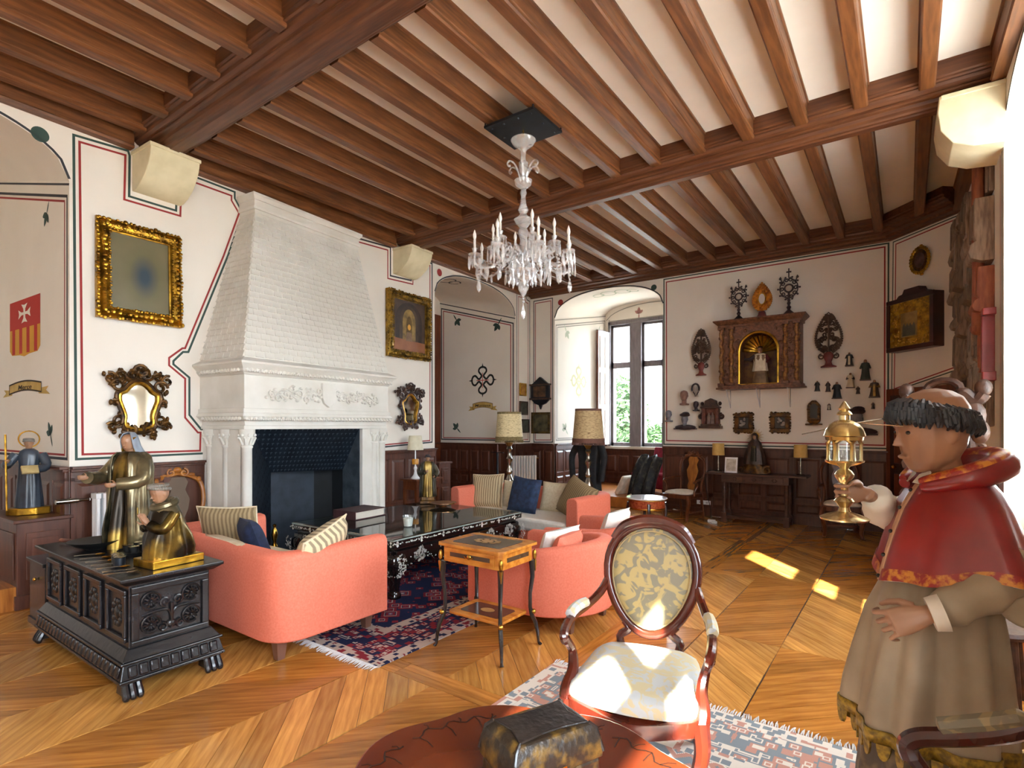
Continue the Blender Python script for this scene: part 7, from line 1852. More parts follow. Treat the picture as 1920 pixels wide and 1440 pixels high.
words = ['first', 'second', 'third', 'fourth', 'fifth', 'sixth', 'seventh', 'eighth', 'ninth', 'tenth']
for ci, s in enumerate(cols):
    z = 1.55+q.uniform(0, .15) if ci > 1 else 2.1
    if ci in (5,): z = 1.75
    ri = 0
    while z < 4.0-(.0 if ci < 7 else .3):
        h = q.uniform(.4, .62); 
        if z+h > 4.2: h = max(.2, 4.2-z)
        w = min(.36, (cols[ci+1]-s if ci < 7 else .36))*.9
        kd = 0 if (ci < 4 or q.random() < .4) else 1
        mm = FR[0] if ci < 4 else q.choice(FR)
        fragment(s, z, w, h, q.uniform(.05, .19) if kd == 0 else q.uniform(.04, .09), mm, kd, '%s carved wooden fragment up in the %s column from the canted corner' % (words[ri], words[ci]), q.uniform(-.04, .04))
        z += h+.045; ri += 1
t = thing('painted_pole', 'long red-brown wooden pole among the carved fragments', 'pole', m=RW.mat(-6.52, 2.5, .1)); MB().tube([(0, 0, 0), (.02, 0, .5), (-.01, 0, 1.0), (.01, 0, 1.55)], [.05, .045, .05, .045], 10).build('shaft', FR[1], t); MB().ball((0, 0, 1.58), .06).build('knob', FR[1], t); MB().ball((0, 0, -.02), .06).build('knob', FR[1], t)
t = thing('red_frame', 'bright red lacquered bracket on the right wall', 'bracket', m=RW.mat(-6.22, 1.98, .02)); MB().box(-.02, .02, -.09, 0, 0, .62).box(-.02, .1, -.09, 0, 0, .08).box(-.02, .1, -.09, 0, .56, .62).build('bracket_frame', mat('red_lacquer', '#7c1210', '#941c14', rough=.35, scale=5), t, smooth=False, bevel=.006)
t = thing('copper_pipe', 'bent copper pipe on the right wall beside the statue', 'pipe', m=RW.mat(-7.0, 1.2, .14)); MB().tube(smooth_path([(0, 0, 0), (0, 0, .38), (.04, 0, .42), (.2, 0, .46), (.3, 0, .5)], 4), .014, 8).build('tube', mat('copper_pipe_metal', '#a85c32', '#c8794a', rough=.3, metal=1, scale=8), t)
t = thing('dark_stool', 'small dark wooden stool near the window at the right edge', 'stool', (.42, 4.25, 0), RAD(10))
MB().lathe([(.17, .40), (.18, .42), (.17, .44), (0, .445)], 24).build('seat', DARKCARV, t)
for k_ in range(4):
    a = k_*math.pi/2+.4; MB().tube([(.12*math.cos(a), .12*math.sin(a), .41), (.16*math.cos(a), .16*math.sin(a), 0)], [.022, .016], 8).build('leg', DARKCARV, t)
# ornate carved mirror frame behind the statue's head
s_, z_ = 0, 0; p = at_d(1770, 760, 4.6)
t = thing('carved_standing_mirror', 'tall dark carved mirror with pierced crest behind the red-caped statue', 'mirror', (p.x, p.y, 0), face_to(-.35, -.94))
hw = .27; zt_ = 1.88
MB().box(-hw*.72, hw*.72, 0, .03, .0, 1.55).build('backboard', DARKCARV, t, smooth=False)
MB().fan([(hw*.62*math.cos(math.pi*i/14), -.005, 1.45+hw*.75*math.sin(math.pi*i/14)) for i in range(15)]+[(-hw*.62, -.005, .3), (hw*.62, -.005, .3)]).build('mirror_plate', MIRROR, t, smooth=False)
o = MB(); q2 = random.Random(7)
o.tube([(hw*.72*math.cos(math.pi*i/14), -.02, 1.45+hw*.9*math.sin(math.pi*i/14)) for i in range(15)], .04, 8); 
for sg in (-1, 1):
    o.tube([(sg*hw*.72, -.02, .05), (sg*hw*.74, -.02, .8), (sg*hw*.72, -.02, 1.45)], .045, 8)
    for k_ in range(10):
        z = .3+k_*.14; o.tube([(a, -.03, b) for a, b in spiral(sg*hw*.86, z, .08, .02, k_, sg*1.2, 12)], .022, 6)
    o.tube(smooth_path([(sg*hw*.25, -.02, 1.78), (sg*hw*.5, -.03, 1.87), (sg*hw*.8, -.02, 1.8), (sg*hw*1.0, -.02, 1.86)], 4), .05, 8)
    o.ball((sg*hw*.98, -.02, 1.9), (.06, .05, .07)); o.ball((sg*hw*.75, -.04, 1.68), (.09, .05, .12)); o.ball((sg*hw*.9, -.03, 1.55), (.07, .05, .1)); o.tube([(a, -.03, b) for a, b in spiral(sg*hw*.55, 1.76, .09, .02, 0, -sg*1.3, 12)], .025, 6)
o.tube([(.12*math.cos(i*.42), -.02, 1.9+.075*math.sin(i*.42)) for i in range(15)], .03, 8, True)
o.build('carved_frame', DARKCARV, t)
MB().box(-hw*.9, hw*.9, -.12, .12, 0, .06).build('foot', DARKCARV, t, smooth=False, bevel=.01)
# ================================================================== STATUES
SKIN = mat('polychrome_skin', '#8a6248', '#a07658', rough=.45, scale=6)
def hand(mb, M_, s=1.0, curl=(.5, .6, .5), mir=1, spread=.0, thumb=(.5, -.35, .75)):
    """x = fingers, -y = palm side, z = thumb side"""
    def P(x, y, z): return M_ @ Vector((x*s, y*s*mir, z*s))
    rings = []
    for (x, a, b) in ((-.02, .018, .022), (.0, .02, .027), (.03, .021, .036), (.06, .019, .041), (.088, .014, .041)):
        rings.append([P(x, a*math.sin(t), b*math.cos(t)) for t in [i*2*math.pi/12 for i in range(12)]])
    mb.loft(rings)
    for i, (z, L, r) in enumerate(((.031, .92, .0088), (.0105, 1.0, .0092), (-.010, .95, .0088), (-.030, .76, .0078))):
        p = [.082, 0, z]; a = 0; pts = [P(.06, 0, z*.9), P(*p)]; rr = [r*s*1.05, r*s*1.05]
        for k, l in enumerate((.044, .027, .021)):
            a += curl[k]+(.05*i if k == 0 else 0)
            p = [p[0]+l*L*math.cos(a), p[1]-l*L*math.sin(a), p[2]+spread*(1.5-i)*l]
            pts.append(P(*p)); rr.append(r*s*(1-.09*(k+1)))
        mb.tube(pts, rr, 7); mb.ball(tuple(pts[-1]), rr[-1], 6, 4)
    p0 = Vector((.018, -.006, .03)); d1 = Vector(thumb).normalized()
    q1 = p0+d1*.034; q2 = q1+(d1+Vector((.5, -.35, -.25))).normalized()*.03; q3 = q2+(d1+Vector((.8, -.7, -.6))).normalized()*.022
    mb.tube([P(*p0), P(*q1), P(*q2), P(*q3)], [.013*s, .0115*s, .0105*s, .008*s], 7); mb.ball(tuple(P(*q3)), .008*s, 6, 4)
def hand_m(o, x, z):
    x = Vector(x).normalized(); z = Vector(z); z = (z-x*z.dot(x)).normalized(); y = z.cross(x)
    return Matrix(((x.x, y.x, z.x, o[0]), (x.y, y.y, z.y, o[1]), (x.z, y.z, z.z, o[2]), (0, 0, 0, 1)))
def robe_rings(secs, n=72, folds=(), cx=None):
    """secs: (z, rx, ry, ox, oy, depth of folds); folds: list of (count, phase, twist)"""
    rings = []
    for (z, rx, ry, ox, oy, fd) in secs:
        ring = []
        for i in range(n):
            t = 2*math.pi*i/n; w = 0
            for (k, ph, tw) in folds: w += math.sin(k*t+ph+tw*z)
            w = 1+fd*w; ring.append((ox+rx*w*math.cos(t), oy+ry*w*math.sin(t), z))
        rings.append(ring)
    return rings

# ---- the big red-caped statue
ST = at_d(1780, 900, 1.95)
big = thing('caped_statue', 'life-size polychrome statue of a tonsured priest in a red cape', 'statue', (ST.x, ST.y, .012), face_to(-.91, -.415))
CAPE = mat('red_cape', '#6f1015', '#96231f', rough=.32, scale=3, detail=5, coat=.2); CAPEG = mat('gold_embroidered_red', '#8a1a14', '#c07a24', rough=.4, scale=34, lo=.47, hi=.6, detail=5)
ALB = mat('beige_alb', '#8a7a62', '#a2927a', rough=.6, scale=4, detail=5); ALBL = mat('pale_lining', '#c4b8a4', '#d4cab8', rough=.6, scale=5)
BROC = mat('brown_brocade', '#4a3c2a', '#6f5c3c', rough=.55, scale=18, lo=.42, hi=.6); LACE = mat('gold_lace', '#6b5420', '#a8882c', rough=.45, metal=.4, scale=60)
# body: head, neck, trunk, forearms and hands in one skin
b = MB()
HM = TR(.0, -.045, 1.425, RAD(4), 0, RAD(4))
hb_ = MB(HM); head_mesh(hb_, (0, 0, 0), .295, .09, .112)
b.v += hb_.v; b.f += hb_.f
b.tube([(0, .005, 1.30), (0, -.01, 1.40), (0, -.035, 1.50)], [.085, .058, .055], 14)
b.loft(robe_rings([(.1, .12, .11, 0, -.03, 0), (.9, .14, .12, 0, -.02, 0), (1.2, .17, .11, 0, 0, 0), (1.34, .16, .09, 0, .0, 0), (1.38, .08, .07, 0, 0, 0)], 20))
RWR = Vector((-.035, -.25, 1.335)); LWR = Vector((.262, -.2, .99))
b.tube([(-.15, 0, 1.3), (-.17, -.12, 1.235), tuple(RWR)], [.055, .042, .026], 10)
b.tube([(.15, 0, 1.3), (.235, .01, 1.10), tuple(LWR)], [.055, .042, .026], 10)
MS = Vector((.012, -.344, 0))     # axis of the monstrance stem
xr = (Vector((MS.x, MS.y, 1.35))-RWR); xr = Vector((xr.x-.035, xr.y, -.0))
hand(b, hand_m(RWR+Vector((-.012, -.005, 0)), xr, (0, 0, 1)), 1.05, (.75, 1.1, .7), -1, 0, (.6, -.7, .35))
hand(b, hand_m(LWR, (-.18, -.8, -.35), (-.4, -.3, .85)), 1.12, (.55, 1.1, .7), 1, .12, (.75, -.3, .6))
b.build('body', SKIN, big, remesh=.0042)
for sg in (-1, 1): MB(HM).ball((sg*.036, -.099, .145), (.012, .006, .0075), 10, 6).build('eye', mat('painted_eye', '#2a1c14', rough=.2), big)
# tonsure: a band of dark curls
hr = MB(HM); q = random.Random(8); HAIR = mat('dark_wavy_hair', '#14161a', '#262a30', rough=.4, scale=20)
for i in range(210):
    a = 2*math.pi*i/70+q.uniform(-.04, .04); row = i//70; zc = (.2, .216, .23)[row]+q.uniform(-.006, .006)-.06*(math.sin(a)*.5+.5); rx, ry = ((.098, .122), (.094, .118), (.089, .113))[row]
    c = Vector((rx*1.0*math.cos(a), ry*1.0*math.sin(a)+.006, zc)); out = Vector((math.cos(a), math.sin(a), 0))
    hr.tube([c+Vector((0, 0, .032))-out*.012, c+out*.016+Vector((0, 0, .018)), c+out*.02+Vector((.004*math.cos(i*2), 0, -.006)), c+out*(.004+q.uniform(0, .012))+Vector((q.uniform(-.008, .008), 0, -.024))], [.007, .0105, .0095, .004], 7)
hr.build('hair', HAIR, big)
# alb with lace hem, under-robe
al_ = MB(); al_.loft(robe_rings([(.50, .24, .235, 0, -.07, .062), (.53, .238, .233, 0, -.07, .062), (.62, .23, .222, 0, -.065, .066), (.75, .215, .2, 0, -.058, .066), (.9, .195, .178, 0, -.05, .056), (1.02, .175, .15, 0, -.035, .034), (1.15, .16, .12, 0, -.02, .012), (1.3, .14, .10, 0, 0, 0)], 120, ((9, .3, 1.2), (5, 1.1, -2.0), (13, 2, 3))), (False, True))
al_.build('alb', ALB, big, ang=70, solid=.008)
lc = MB(); n = 120; r0 = robe_rings([(.50, .244, .239, 0, -.07, .062)], n, ((9, .3, 1.2), (5, 1.1, -2.0), (13, 2, 3)))[0]
lc.loft([r0, [(x, y, .545) for x, y, z in r0]], (False, False)); lc.build('gold_hem', LACE, big, solid=.006)
sc_ = MB()
for i in range(0, n, 4):
    p = [Vector(r0[(i+k) % n]) for k in range(4)]; c0 = p[0]; c1 = p[3]; ux = (c1-c0); m_ = (c0+c1)/2; L = ux.length/2; ux.normalize()
    nrm = Vector((m_.x, m_.y+.07, 0)).normalized()*.004
    pts = [m_+ux*L*.95*math.cos(a)+Vector((0, 0, -.055*math.sin(a))) for a in [math.pi*j/8 for j in range(9)]]
    k0 = len(sc_.v); sc_.prism
    sc_.add([p_+nrm for p_ in pts]+[p_-nrm for p_ in pts], [tuple(range(9)), tuple(range(17, 8, -1))]+[(j, (j+1) % 9, 9+(j+1) % 9, 9+j) for j in range(9)])
tag(sc_.build('lace_scallops', LACE, big, smooth=False), kind='stuff')
MB().loft(robe_rings([(.05, .235, .225, 0, -.07, .05), (.3, .22, .21, 0, -.07, .05), (.56, .2, .19, 0, -.06, .04)], 80, ((7, .8, 2), (12, 0, 4)))).build('under_robe', BROC, big, ang=70)
MB().prism([(.3*math.cos(i*.7854+.39), .28*math.sin(i*.7854+.39)-.06) for i in range(8)], 0, .055, 'z').build('plinth', DKGILT, big, smooth=False, bevel=.01)
for sg in (-1, 1): MB().ball((sg*.07, -.27, .075), (.045, .09, .03), 10, 6).build('shoe', BLACK, big)
# cape: open in front, wide hem, lifted over the left forearm
def cape_rings(k=1.0, dz=0):
    secs = [(1.425, .08, .075, 0, .015), (1.40, .115, .09, 0, .013), (1.36, .165, .115, 0, .012), (1.30, .195, .145, .0, .012), (1.22, .215, .172, .008, .012), (1.14, .232, .195, .015, .014), (1.07, .242, .212, .022, .016), (1.055, .245, .215, .022, .016)]
    rings = []; n = 73
    for (z, rx, ry, ox, oy) in secs:
        ring = []
        for i in range(n):
            t = -math.pi/2+.06+(2*math.pi-.12)*i/(n-1)     # gap at the front (-Y)
            f = (1.425-z)/.37
            lf = math.exp(-((t-(-.3))/.5)**2)+math.exp(-((t-2*math.pi+.3)/.5)**2)   # over the left arm (+X)
            rf = math.exp(-((t-math.pi*1.12)/.4)**2)
            w = 1+f*(.06*math.sin(5*t+.6)+.045*math.sin(8*t+1)+.02*math.sin(13*t))+.16*f*lf
            fr = math.exp(-((t+math.pi/2)/.5)**2)+math.exp(-((t-1.5*math.pi)/.5)**2)
            ring.append((ox+k*rx*w*math.cos(t), oy+k*ry*w*math.sin(t)-.035*f*fr, z+f*(.06*lf+.10*rf-.03*fr)+.016*f*math.sin(4*t+.5)+dz))
        rings.append(ring)
    return rings
cp = MB(); cp.loft(cape_rings(), (False, False), closed=False); cp.build('cape', CAPE, big, ang=80, solid=.012)
li = MB(); li.loft(cape_rings(.965, -.004), (False, False), closed=False); li.build('cape_lining', ALBL, big, ang=80)
r_last = cape_rings(1.05)
hm_ = MB(); hm_.loft([r_last[-1], r_last[-2], [tuple(Vector(a)*.35+Vector(b_)*.65) for a, b_ in zip(r_last[-3], r_last[-2])]], (False, False), closed=False); hm_.build('embroidered_hem', CAPEG, big, ang=80)
fe = MB(); 
for idx in (0, -1): fe.tube([r[idx] for r in cape_rings(1.01)], .009, 6)
fe.build('front_edge', mat('pale_edge', '#b58a6a', rough=.5), big)
bt = None
for k in range(6):
    r = cape_rings(1.03)[1+k]; p = Vector(r[-1])
    o = MB().ball((0, 0, 0), .0075, 8, 6).build('button', mat('dark_button', '#1c1410', rough=.4), big, loc=p+Vector((0, -.006, 0)))
# hood collar
hd = MB(); pth = smooth_path([(.06, -.115, 1.375), (.12, -.05, 1.40), (.135, .04, 1.43), (.08, .12, 1.455), (0, .14, 1.46), (-.08, .12, 1.455), (-.135, .04, 1.43), (-.12, -.05, 1.40), (-.06, -.115, 1.375)], 5)
hd.tube(pth, [.018+.03*math.sin(math.pi*i/(len(pth)-1))**.7 for i in range(len(pth))], 12); hd.build('hood', CAPE, big)
hg = MB(); pth2 = [p+Vector((0, -.006, .018)) for p in pth]; hg.tube([p*1 for p in pth2], [.012+.024*math.sin(math.pi*i/(len(pth)-1))**.7 for i in range(len(pth))], 12); hg.build('hood_lining', CAPEG, big)
cl_ = MB()
for sg in (-1, 1): cl_.loft([[(sg*.01, -.1, 1.415), (sg*.05, -.085, 1.43), (sg*.05, -.08, 1.425)], [(sg*.015, -.125, 1.385), (sg*.06, -.11, 1.385), (sg*.06, -.105, 1.38)]])
cl_.build('collar', ALBL, big, smooth=False)
# sleeves
def sleeve(pts, rr, seed):
    P_ = smooth_path(pts, 6); n = len(P_); out = MB(); k = [rr[0]+(rr[1]-rr[0])*i/(n-1) for i in range(n)]
    out.tube(P_, [k[i]*(1+.10*math.sin(i*1.9+seed)) for i in range(n)], 16); return out
sleeve([(-.16, -.05, 1.25), (-.16, -.14, 1.25), tuple(RWR+Vector((-.005, .03, -.005)))], (.08, .046), 0).build('sleeve', ALBL, big, ang=80)
sleeve([(.19, .06, 1.15), (.245, -.02, 1.08), tuple(LWR+Vector((.0, .035, .012)))], (.085, .052), 1).build('sleeve', ALB, big, ang=80)
MB().tube([tuple(LWR+Vector((.01, .045, .015))), tuple(LWR+Vector((0, .012, .003)))], [.058, .052], 14).build('cuff', ALBL, big)
hp = MB().loft([[(.17, .14, 1.12), (.27, .1, 1.12), (.28, -.04, 1.08), (.18, -.04, 1.08)], [(.18, .17, 1.02), (.27, .13, 1.0), (.29, .0, 1.01), (.2, .0, 1.02)], [(.2, .16, .95), (.26, .13, .93), (.28, .03, .97), (.22, .03, .98)]]); hp.build('hanging_sleeve', ALB, big, subd=2)
wr = MB(); hc = HM @ Vector((0, -.08, .2)); a0 = HM @ Vector((-.06, -.1, .2)); a1 = HM @ Vector((.05, -.12, .17)); tip = HM @ Vector((-.02, -.24, .19)); tip2 = HM @ Vector((-.05, -.42, .16))
wr.tube([a0, tip], .0022, 5); wr.tube([a1, tip], .0022, 5); wr.tube([tip, tip2], .0022, 5); wr.build('halo_wire', SILVER, big)
# monstrance in the right hand
MG = mat('silver_gilt', '#b89a5c', '#e0cfa0', rough=.22, metal=.9, scale=5)
bw = big.matrix_basis @ Vector((MS.x, MS.y, 1.245))
mo = thing('monstrance', 'gilt lantern-shaped monstrance held up in the statue\'s right hand', 'monstrance', tuple(bw))
MB().lathe([(.078, 0), (.08, .006), (.07, .012), (.05, .02), (.022, .03), (.016, .045), (.026, .06), (.034, .068), (.026, .078), (.014, .088), (.013, .13), (.02, .14), (.03, .155), (.032, .165), (.024, .178), (.014, .186), (.02, .195), (.05, .204), (.062, .21), (.064, .216), (0, .217)], 28).build('stem_and_foot', MG, mo)
ln = MB()
for k in range(6):
    a = k*math.pi/3; x, y = .052*math.cos(a), .052*math.sin(a); ln.lathe([(.008, .216), (.006, .225), (.006, .275), (.009, .282)], 8, (x, y, 0))
    a2 = a+math.pi/3; p0 = Vector((x, y, .278)); p1 = Vector((.052*math.cos(a2), .052*math.sin(a2), .278)); ar_ = []
    for j in range(9):
        t_ = j/8; p = p0+(p1-p0)*t_; ar_.append((p.x, p.y, .278+.018*math.sin(math.pi*t_)))
    ln.tube(ar_, .006, 6)
ln.build('arcade', MG, mo)
MB().lathe([(.060, .290), (.062, .302), (.068, .306), (.066, .312), (.06, .33), (.048, .348), (.03, .36), (.018, .364), (.018, .38), (.026, .384), (.022, .392), (.014, .398), (.02, .405), (.012, .418), (.003, .432)], 24).build('dome', MG, mo)
MB().lathe([(.046, .216), (.046, .29)], 20).build('glass_cylinder', CLEARG, mo)

# ---- smaller statues
GROBE = mat('gilded_robe', '#21180d', '#94742c', rough=.28, metal=.7, scale=4, lo=.45, hi=.66, detail=5); SROBE = mat('silvered_cloak', '#2e2a22', '#8a7a58', rough=.3, metal=.65, scale=5, lo=.35, hi=.65); VEIL = mat('grey_blue_veil', '#6c7480', '#8b929a', rough=.4, scale=5)
DROBE = mat('dark_slate_robe', '#20242c', '#3e4650', rough=.35, scale=4)
def saint(t, H, robe, cloak=None, skin=SKIN, yaw=0, hair=None, veil=None, folds=.05, wd=.19, dp=.85, z0=0, arms=(), lean=0, tons=False):
    b_ = MB(); FD = ((7, .4, 6/H*.4), (11, 1.2, -8/H*.3), (4, 2, 3/H))
    b_.loft(robe_rings([(z0, wd*H*1.0, wd*H*dp, 0, 0, folds), (z0+.12*H, wd*H*.96, wd*H*dp*.96, 0, 0, folds), (z0+.32*H, wd*H*.86, wd*H*dp*.86, 0, 0, folds), (z0+.5*H, wd*H*.78, wd*H*dp*.78, 0, 0, folds*.8), (z0+.62*H, wd*H*.74, wd*H*dp*.75, 0, 0, folds*.6), (z0+.74*H, wd*H*.84, wd*H*dp*.7, 0, 0, folds*.35), (z0+.81*H, wd*H*.66, wd*H*dp*.55, 0, 0, .01), (z0+.845*H, wd*H*.36, wd*H*dp*.4, 0, 0, 0)], 64, FD)); b_.build('robe', robe, t, ang=70)
    if cloak is not None:
        c_ = MB(); rings = []
        for (f, k) in ((.0, 1.1), (.15, 1.07), (.35, 1.0), (.55, .96), (.7, .95), (.8, .84), (.835, .62)):
            ring = []
            for i in range(49):
                a = -.9+(math.pi+1.8)*i/48; w = 1+folds*1.1*(math.sin(8*a+f*5)+.6*math.sin(13*a-f*7))*(1-f*.6)
                ring.append((wd*H*k*w*math.cos(a), wd*H*dp*k*w*math.sin(a), z0+f*H+.012*H*math.sin(5*a)*(1-f)))
            rings.append(ring)
        c_.loft(rings, (False, False), closed=False); c_.build('cloak', cloak, t, ang=70, solid=.012*H)
    sk = MB(); hm2 = TR(0, -.015*H, z0+.855*H, RAD(8), 0, yaw); tmp = MB(hm2); head_mesh(tmp, (0, 0, 0), .145*H); sk.v += tmp.v; sk.f += tmp.f
    sk.tube([(0, 0, z0+.8*H), (0, -.01*H, z0+.9*H)], [.045*H, .036*H], 10)
    sl = MB()
    for (sh, el, wr_, x, z, cu, mir) in arms:
        sl.tube(smooth_path([tuple(Vector(p)*H+Vector((0, 0, z0))) for p in (sh, el, wr_)], 4), [.062*H, .064*H, .062*H, .06*H, .06*H, .06*H, .058*H, .056*H, .052*H], 12)
        hand(sk, hand_m(Vector(wr_)*H+Vector((0, 0, z0)), x, z), H*.55*1.0, cu, mir)
    sk.build('body', skin, t, remesh=max(.0042*H, .0025))
    if arms: sl.build('sleeves', robe if cloak is None else cloak, t, ang=70)
    if veil is not None:
        v_ = MB(hm2); rings = []
        for (z, k, y) in ((-.07, 1.75, .05), (-.02, 1.45, .035), (.03, 1.3, .02), (.08, 1.25, .012), (.12, 1.15, .01), (.15, .8, .012), (.162, .15, .014)):
            ring = []
            for i in range(33):
                a = -.55+(math.pi+1.1)*i/32; ring.append((.052*H*k*math.cos(a), .062*H*k*math.sin(a)+y*H, z*H))
            rings.append(ring)
        v_.loft(rings, (False, True), closed=False); v_.build('veil', veil, t, ang=70, solid=.008*H)
    if hair is not None:
        h_ = MB(hm2); q = random.Random(3)
        for i in range(30):
            a = 2*math.pi*i/30; zc = (.115-.035*(math.sin(a)*.5+.5))*H; 
            h_.ball((.055*H*math.cos(a), .064*H*math.sin(a)+.004*H, zc), .0165*H, 6, 5); h_.ball((.05*H*math.cos(a), .058*H*math.sin(a)+.004*H, zc+.024*H), .0165*H, 6, 5)
            if not tons: h_.ball((.03*H*math.cos(a), .035*H*math.sin(a)+.006*H, .143*H), .016*H, 6, 5)
        h_.build('hair', hair, t)
    return hm2
# Virgin on the chest
CT = .707
p = at_z(246, 1022, CT)
vg = thing('gilded_virgin_statue', 'gilded statue of a veiled woman reaching out, on the black chest', 'statue', (p.x, p.y, CT), face_view(p.x, p.y, 52))
vh = saint(vg, .83, GROBE, SROBE, yaw=RAD(12), veil=VEIL, folds=.1, wd=.185, arms=(((-.14, 0, .76), (-.2, -.12, .62), (-.12, -.3, .63), (-.1, -1, .1), (0, .2, 1), (.2, .3, .3), -1), ((.14, 0, .76), (.2, -.06, .6), (.09, -.2, .57), (-.5, -.8, -.1), (.0, 0, 1), (.3, .4, .4), 1)))
v_ = MB(vh); v_.loft([[(.058*.83*1.06*math.cos(a), .07*.83*math.sin(a)*1.0+.004, z*.83) for a in [-.35+(math.pi+.7)*i/20 for i in range(21)]] for z in (-.06, 0, .06, .12)], (False, False), closed=False); v_.build('gold_wimple', GILT, vg, solid=.006)
# kneeling monk on the chest
p = at_z(352, 1062, CT)
kn = thing('kneeling_monk_statue', 'gilded statue of a kneeling monk on a gilt plinth, right end of the chest', 'statue', (-3.9, 1.60, CT), face_view(-3.9, 1.6, 62))
MB().box(-.12, .12, -.16, .16, 0, .05).build('plinth', GOLD, kn, smooth=False, bevel=.006)
b_ = MB(); b_.loft(robe_rings([(.05, .115, .15, 0, .0, .05), (.1, .12, .15, 0, .0, .06), (.18, .118, .13, 0, -.01, .05), (.26, .11, .1, 0, -.02, .03), (.33, .105, .085, 0, -.025, .02), (.37, .075, .065, 0, -.03, 0), (.39, .05, .05, 0, -.035, 0)], 56, ((6, .5, 9), (10, 1, -14)))); b_.build('robe', GROBE, kn, ang=70)
hd = MB(); hd.tube([(.062*math.cos(a), -.03+.06*math.sin(a), .385+.02*math.sin(a)) for a in [i*.45 for i in range(14)]], .024, 8, True); hd.loft(robe_rings([(.30, .11, .09, 0, -.02, .02), (.36, .088, .075, 0, -.025, .01), (.40, .055, .055, 0, -.02, 0)], 32, ((5, 0, 3),))); hd.build('cowl', SROBE, kn)
sk = MB(); hm2 = TR(0, -.045, .40, RAD(14)); tmp = MB(hm2); head_mesh(tmp, (0, 0, 0), .125); sk.v += tmp.v; sk.f += tmp.f
hand(sk, hand_m((.01, -.13, .27), (-.1, -.5, .8), (0, -.6, .5)), .5, (.1, .1, .1), 1); hand(sk, hand_m((-.012, -.13, .27), (.1, -.5, .8), (0, -.6, .5)), .5, (.1, .1, .1), -1); sk.build('body', SKIN, kn, remesh=.003)
h_ = MB(hm2)
for i in range(26):
    a = 2*math.pi*i/26; h_.ball((.047*math.cos(a), .055*math.sin(a)+.004, .092-.02*math.sin(a)), .013, 6, 5); h_.ball((.042*math.cos(a), .05*math.sin(a)+.004, .112-.01*math.sin(a)), .012, 6, 5)
h_.build('hair', mat('grey_curls', '#5c564c', '#7c7468', rough=.5, scale=20), kn)
sl = MB()
for sg in (-1, 1): sl.tube(smooth_path([(sg*.1, -.02, .33), (sg*.1, -.09, .24), (sg*.02, -.125, .265)], 4), .034, 10)
sl.build('sleeves', GROBE, kn)
# dark saint with staff and book in the left recess
ds = thing('dark_saint_statue', 'dark-robed saint statue with tall staff and open book in the left recess', 'statue', (-6.62, 1.52, .781), face_view(-6.62, 1.52, 8))
MB().prism([(.17*math.cos(i*.7854+.39), .12*math.sin(i*.7854+.39)) for i in range(8)], 0, .065, 'z').build('plinth', GOLD, ds, smooth=False, bevel=.008)
dh = saint(ds, .64, DROBE, None, yaw=0, hair=mat('grey_hair', '#6a6258', '#8a8278', rough=.6, scale=14), folds=.04, wd=.155, z0=.065, tons=True, arms=(((-.14, 0, .76), (-.23, -.06, .62), (-.2, -.2, .66), (-.2, -.5, .6), (.2, -.2, .8), (.8, .9, .6), -1), ((.14, 0, .76), (.2, -.06, .58), (.04, -.2, .55), (-.8, -.4, .1), (0, -.2, 1), (.5, .5, .4), 1)))
MB().tube([(-.13, -.15, .06), (-.14, -.15, .74)], .008, 6).build('staff', GILT, ds)
MB(TR(.03, -.17, .42, RAD(-35), 0, RAD(20))).box(-.06, .06, -.012, .012, -.04, .04).build('book', mat('old_book', '#b09a68', '#8c7648', rough=.6, scale=12), ds, smooth=False, bevel=.003)
MB(dh).tube([(.075*math.cos(a), .02, .08+.075*math.sin(a)) for a in [i*2*math.pi/20 for i in range(20)]], .006, 6, True).build('halo', GILT, ds)
# small gilded saint on the coffee table
cs = thing('small_gilt_saint_statue', 'small gilded bearded saint statue on the far corner of the coffee table', 'statue', (-5.08, 5.18, TZ), face_view(-5.08, 5.18, 0))
MB().box(-.1, .1, -.09, .09, 0, .04).box(-.085, .085, -.075, .075, .04, .09).build('plinth', DKGILT, cs, smooth=False, bevel=.008)
saint(cs, .54, mat('ochre_gilt_robe', '#6b5224', '#a88a44', rough=.35, metal=.5, scale=7), mat('dark_olive_cloak', '#23201a', '#4a4230', rough=.4, metal=.3, scale=6), hair=DKHEAD, folds=.06, wd=.18, z0=.09, arms=(((-.14, 0, .74), (-.2, -.08, .58), (-.06, -.2, .6), (.6, -.5, .3), (0, 0, 1), (.4, .5, .4), -1), ((.14, 0, .74), (.22, -.05, .58), (.16, -.18, .5), (-.2, -.8, -.2), (0, 0, 1), (.4, .5, .4), 1)))
# Virgin with rayed crown on the console
cvg = thing('crowned_virgin_statue', 'dark seated Virgin statue with rayed gilt halo on the console', 'statue', (-2.03, 9.68, .816))
bs = MB(); q = random.Random(5)
bs.loft(robe_rings([(0, .24, .13, 0, 0, .05), (.05, .22, .13, 0, 0, .08), (.12, .16, .11, 0, 0, .06), (.17, .12, .1, 0, 0, .02)], 48, ((9, 0, 20),)))
for sg in (-1, 1): bs.tube([(x, -.08, z) for x, z in spiral(sg*.2, .06, .07, .02, 1, sg*1.3, 12)], .022, 6)
bs.build('carved_base', DKGILT, cvg)
b_ = MB(); b_.loft(robe_rings([(.15, .17, .12, 0, 0, .05), (.3, .15, .11, 0, 0, .05), (.42, .115, .09, 0, 0, .03), (.5, .1, .07, 0, 0, .01), (.545, .055, .05, 0, 0, 0), (.58, .05, .05, 0, 0, 0), (.63, .048, .05, 0, 0, 0), (.66, .02, .02, 0, 0, 0)], 48, ((8, 0, 6), (13, 1, -9)))); b_.build('mantle', DARKCARV, cvg)
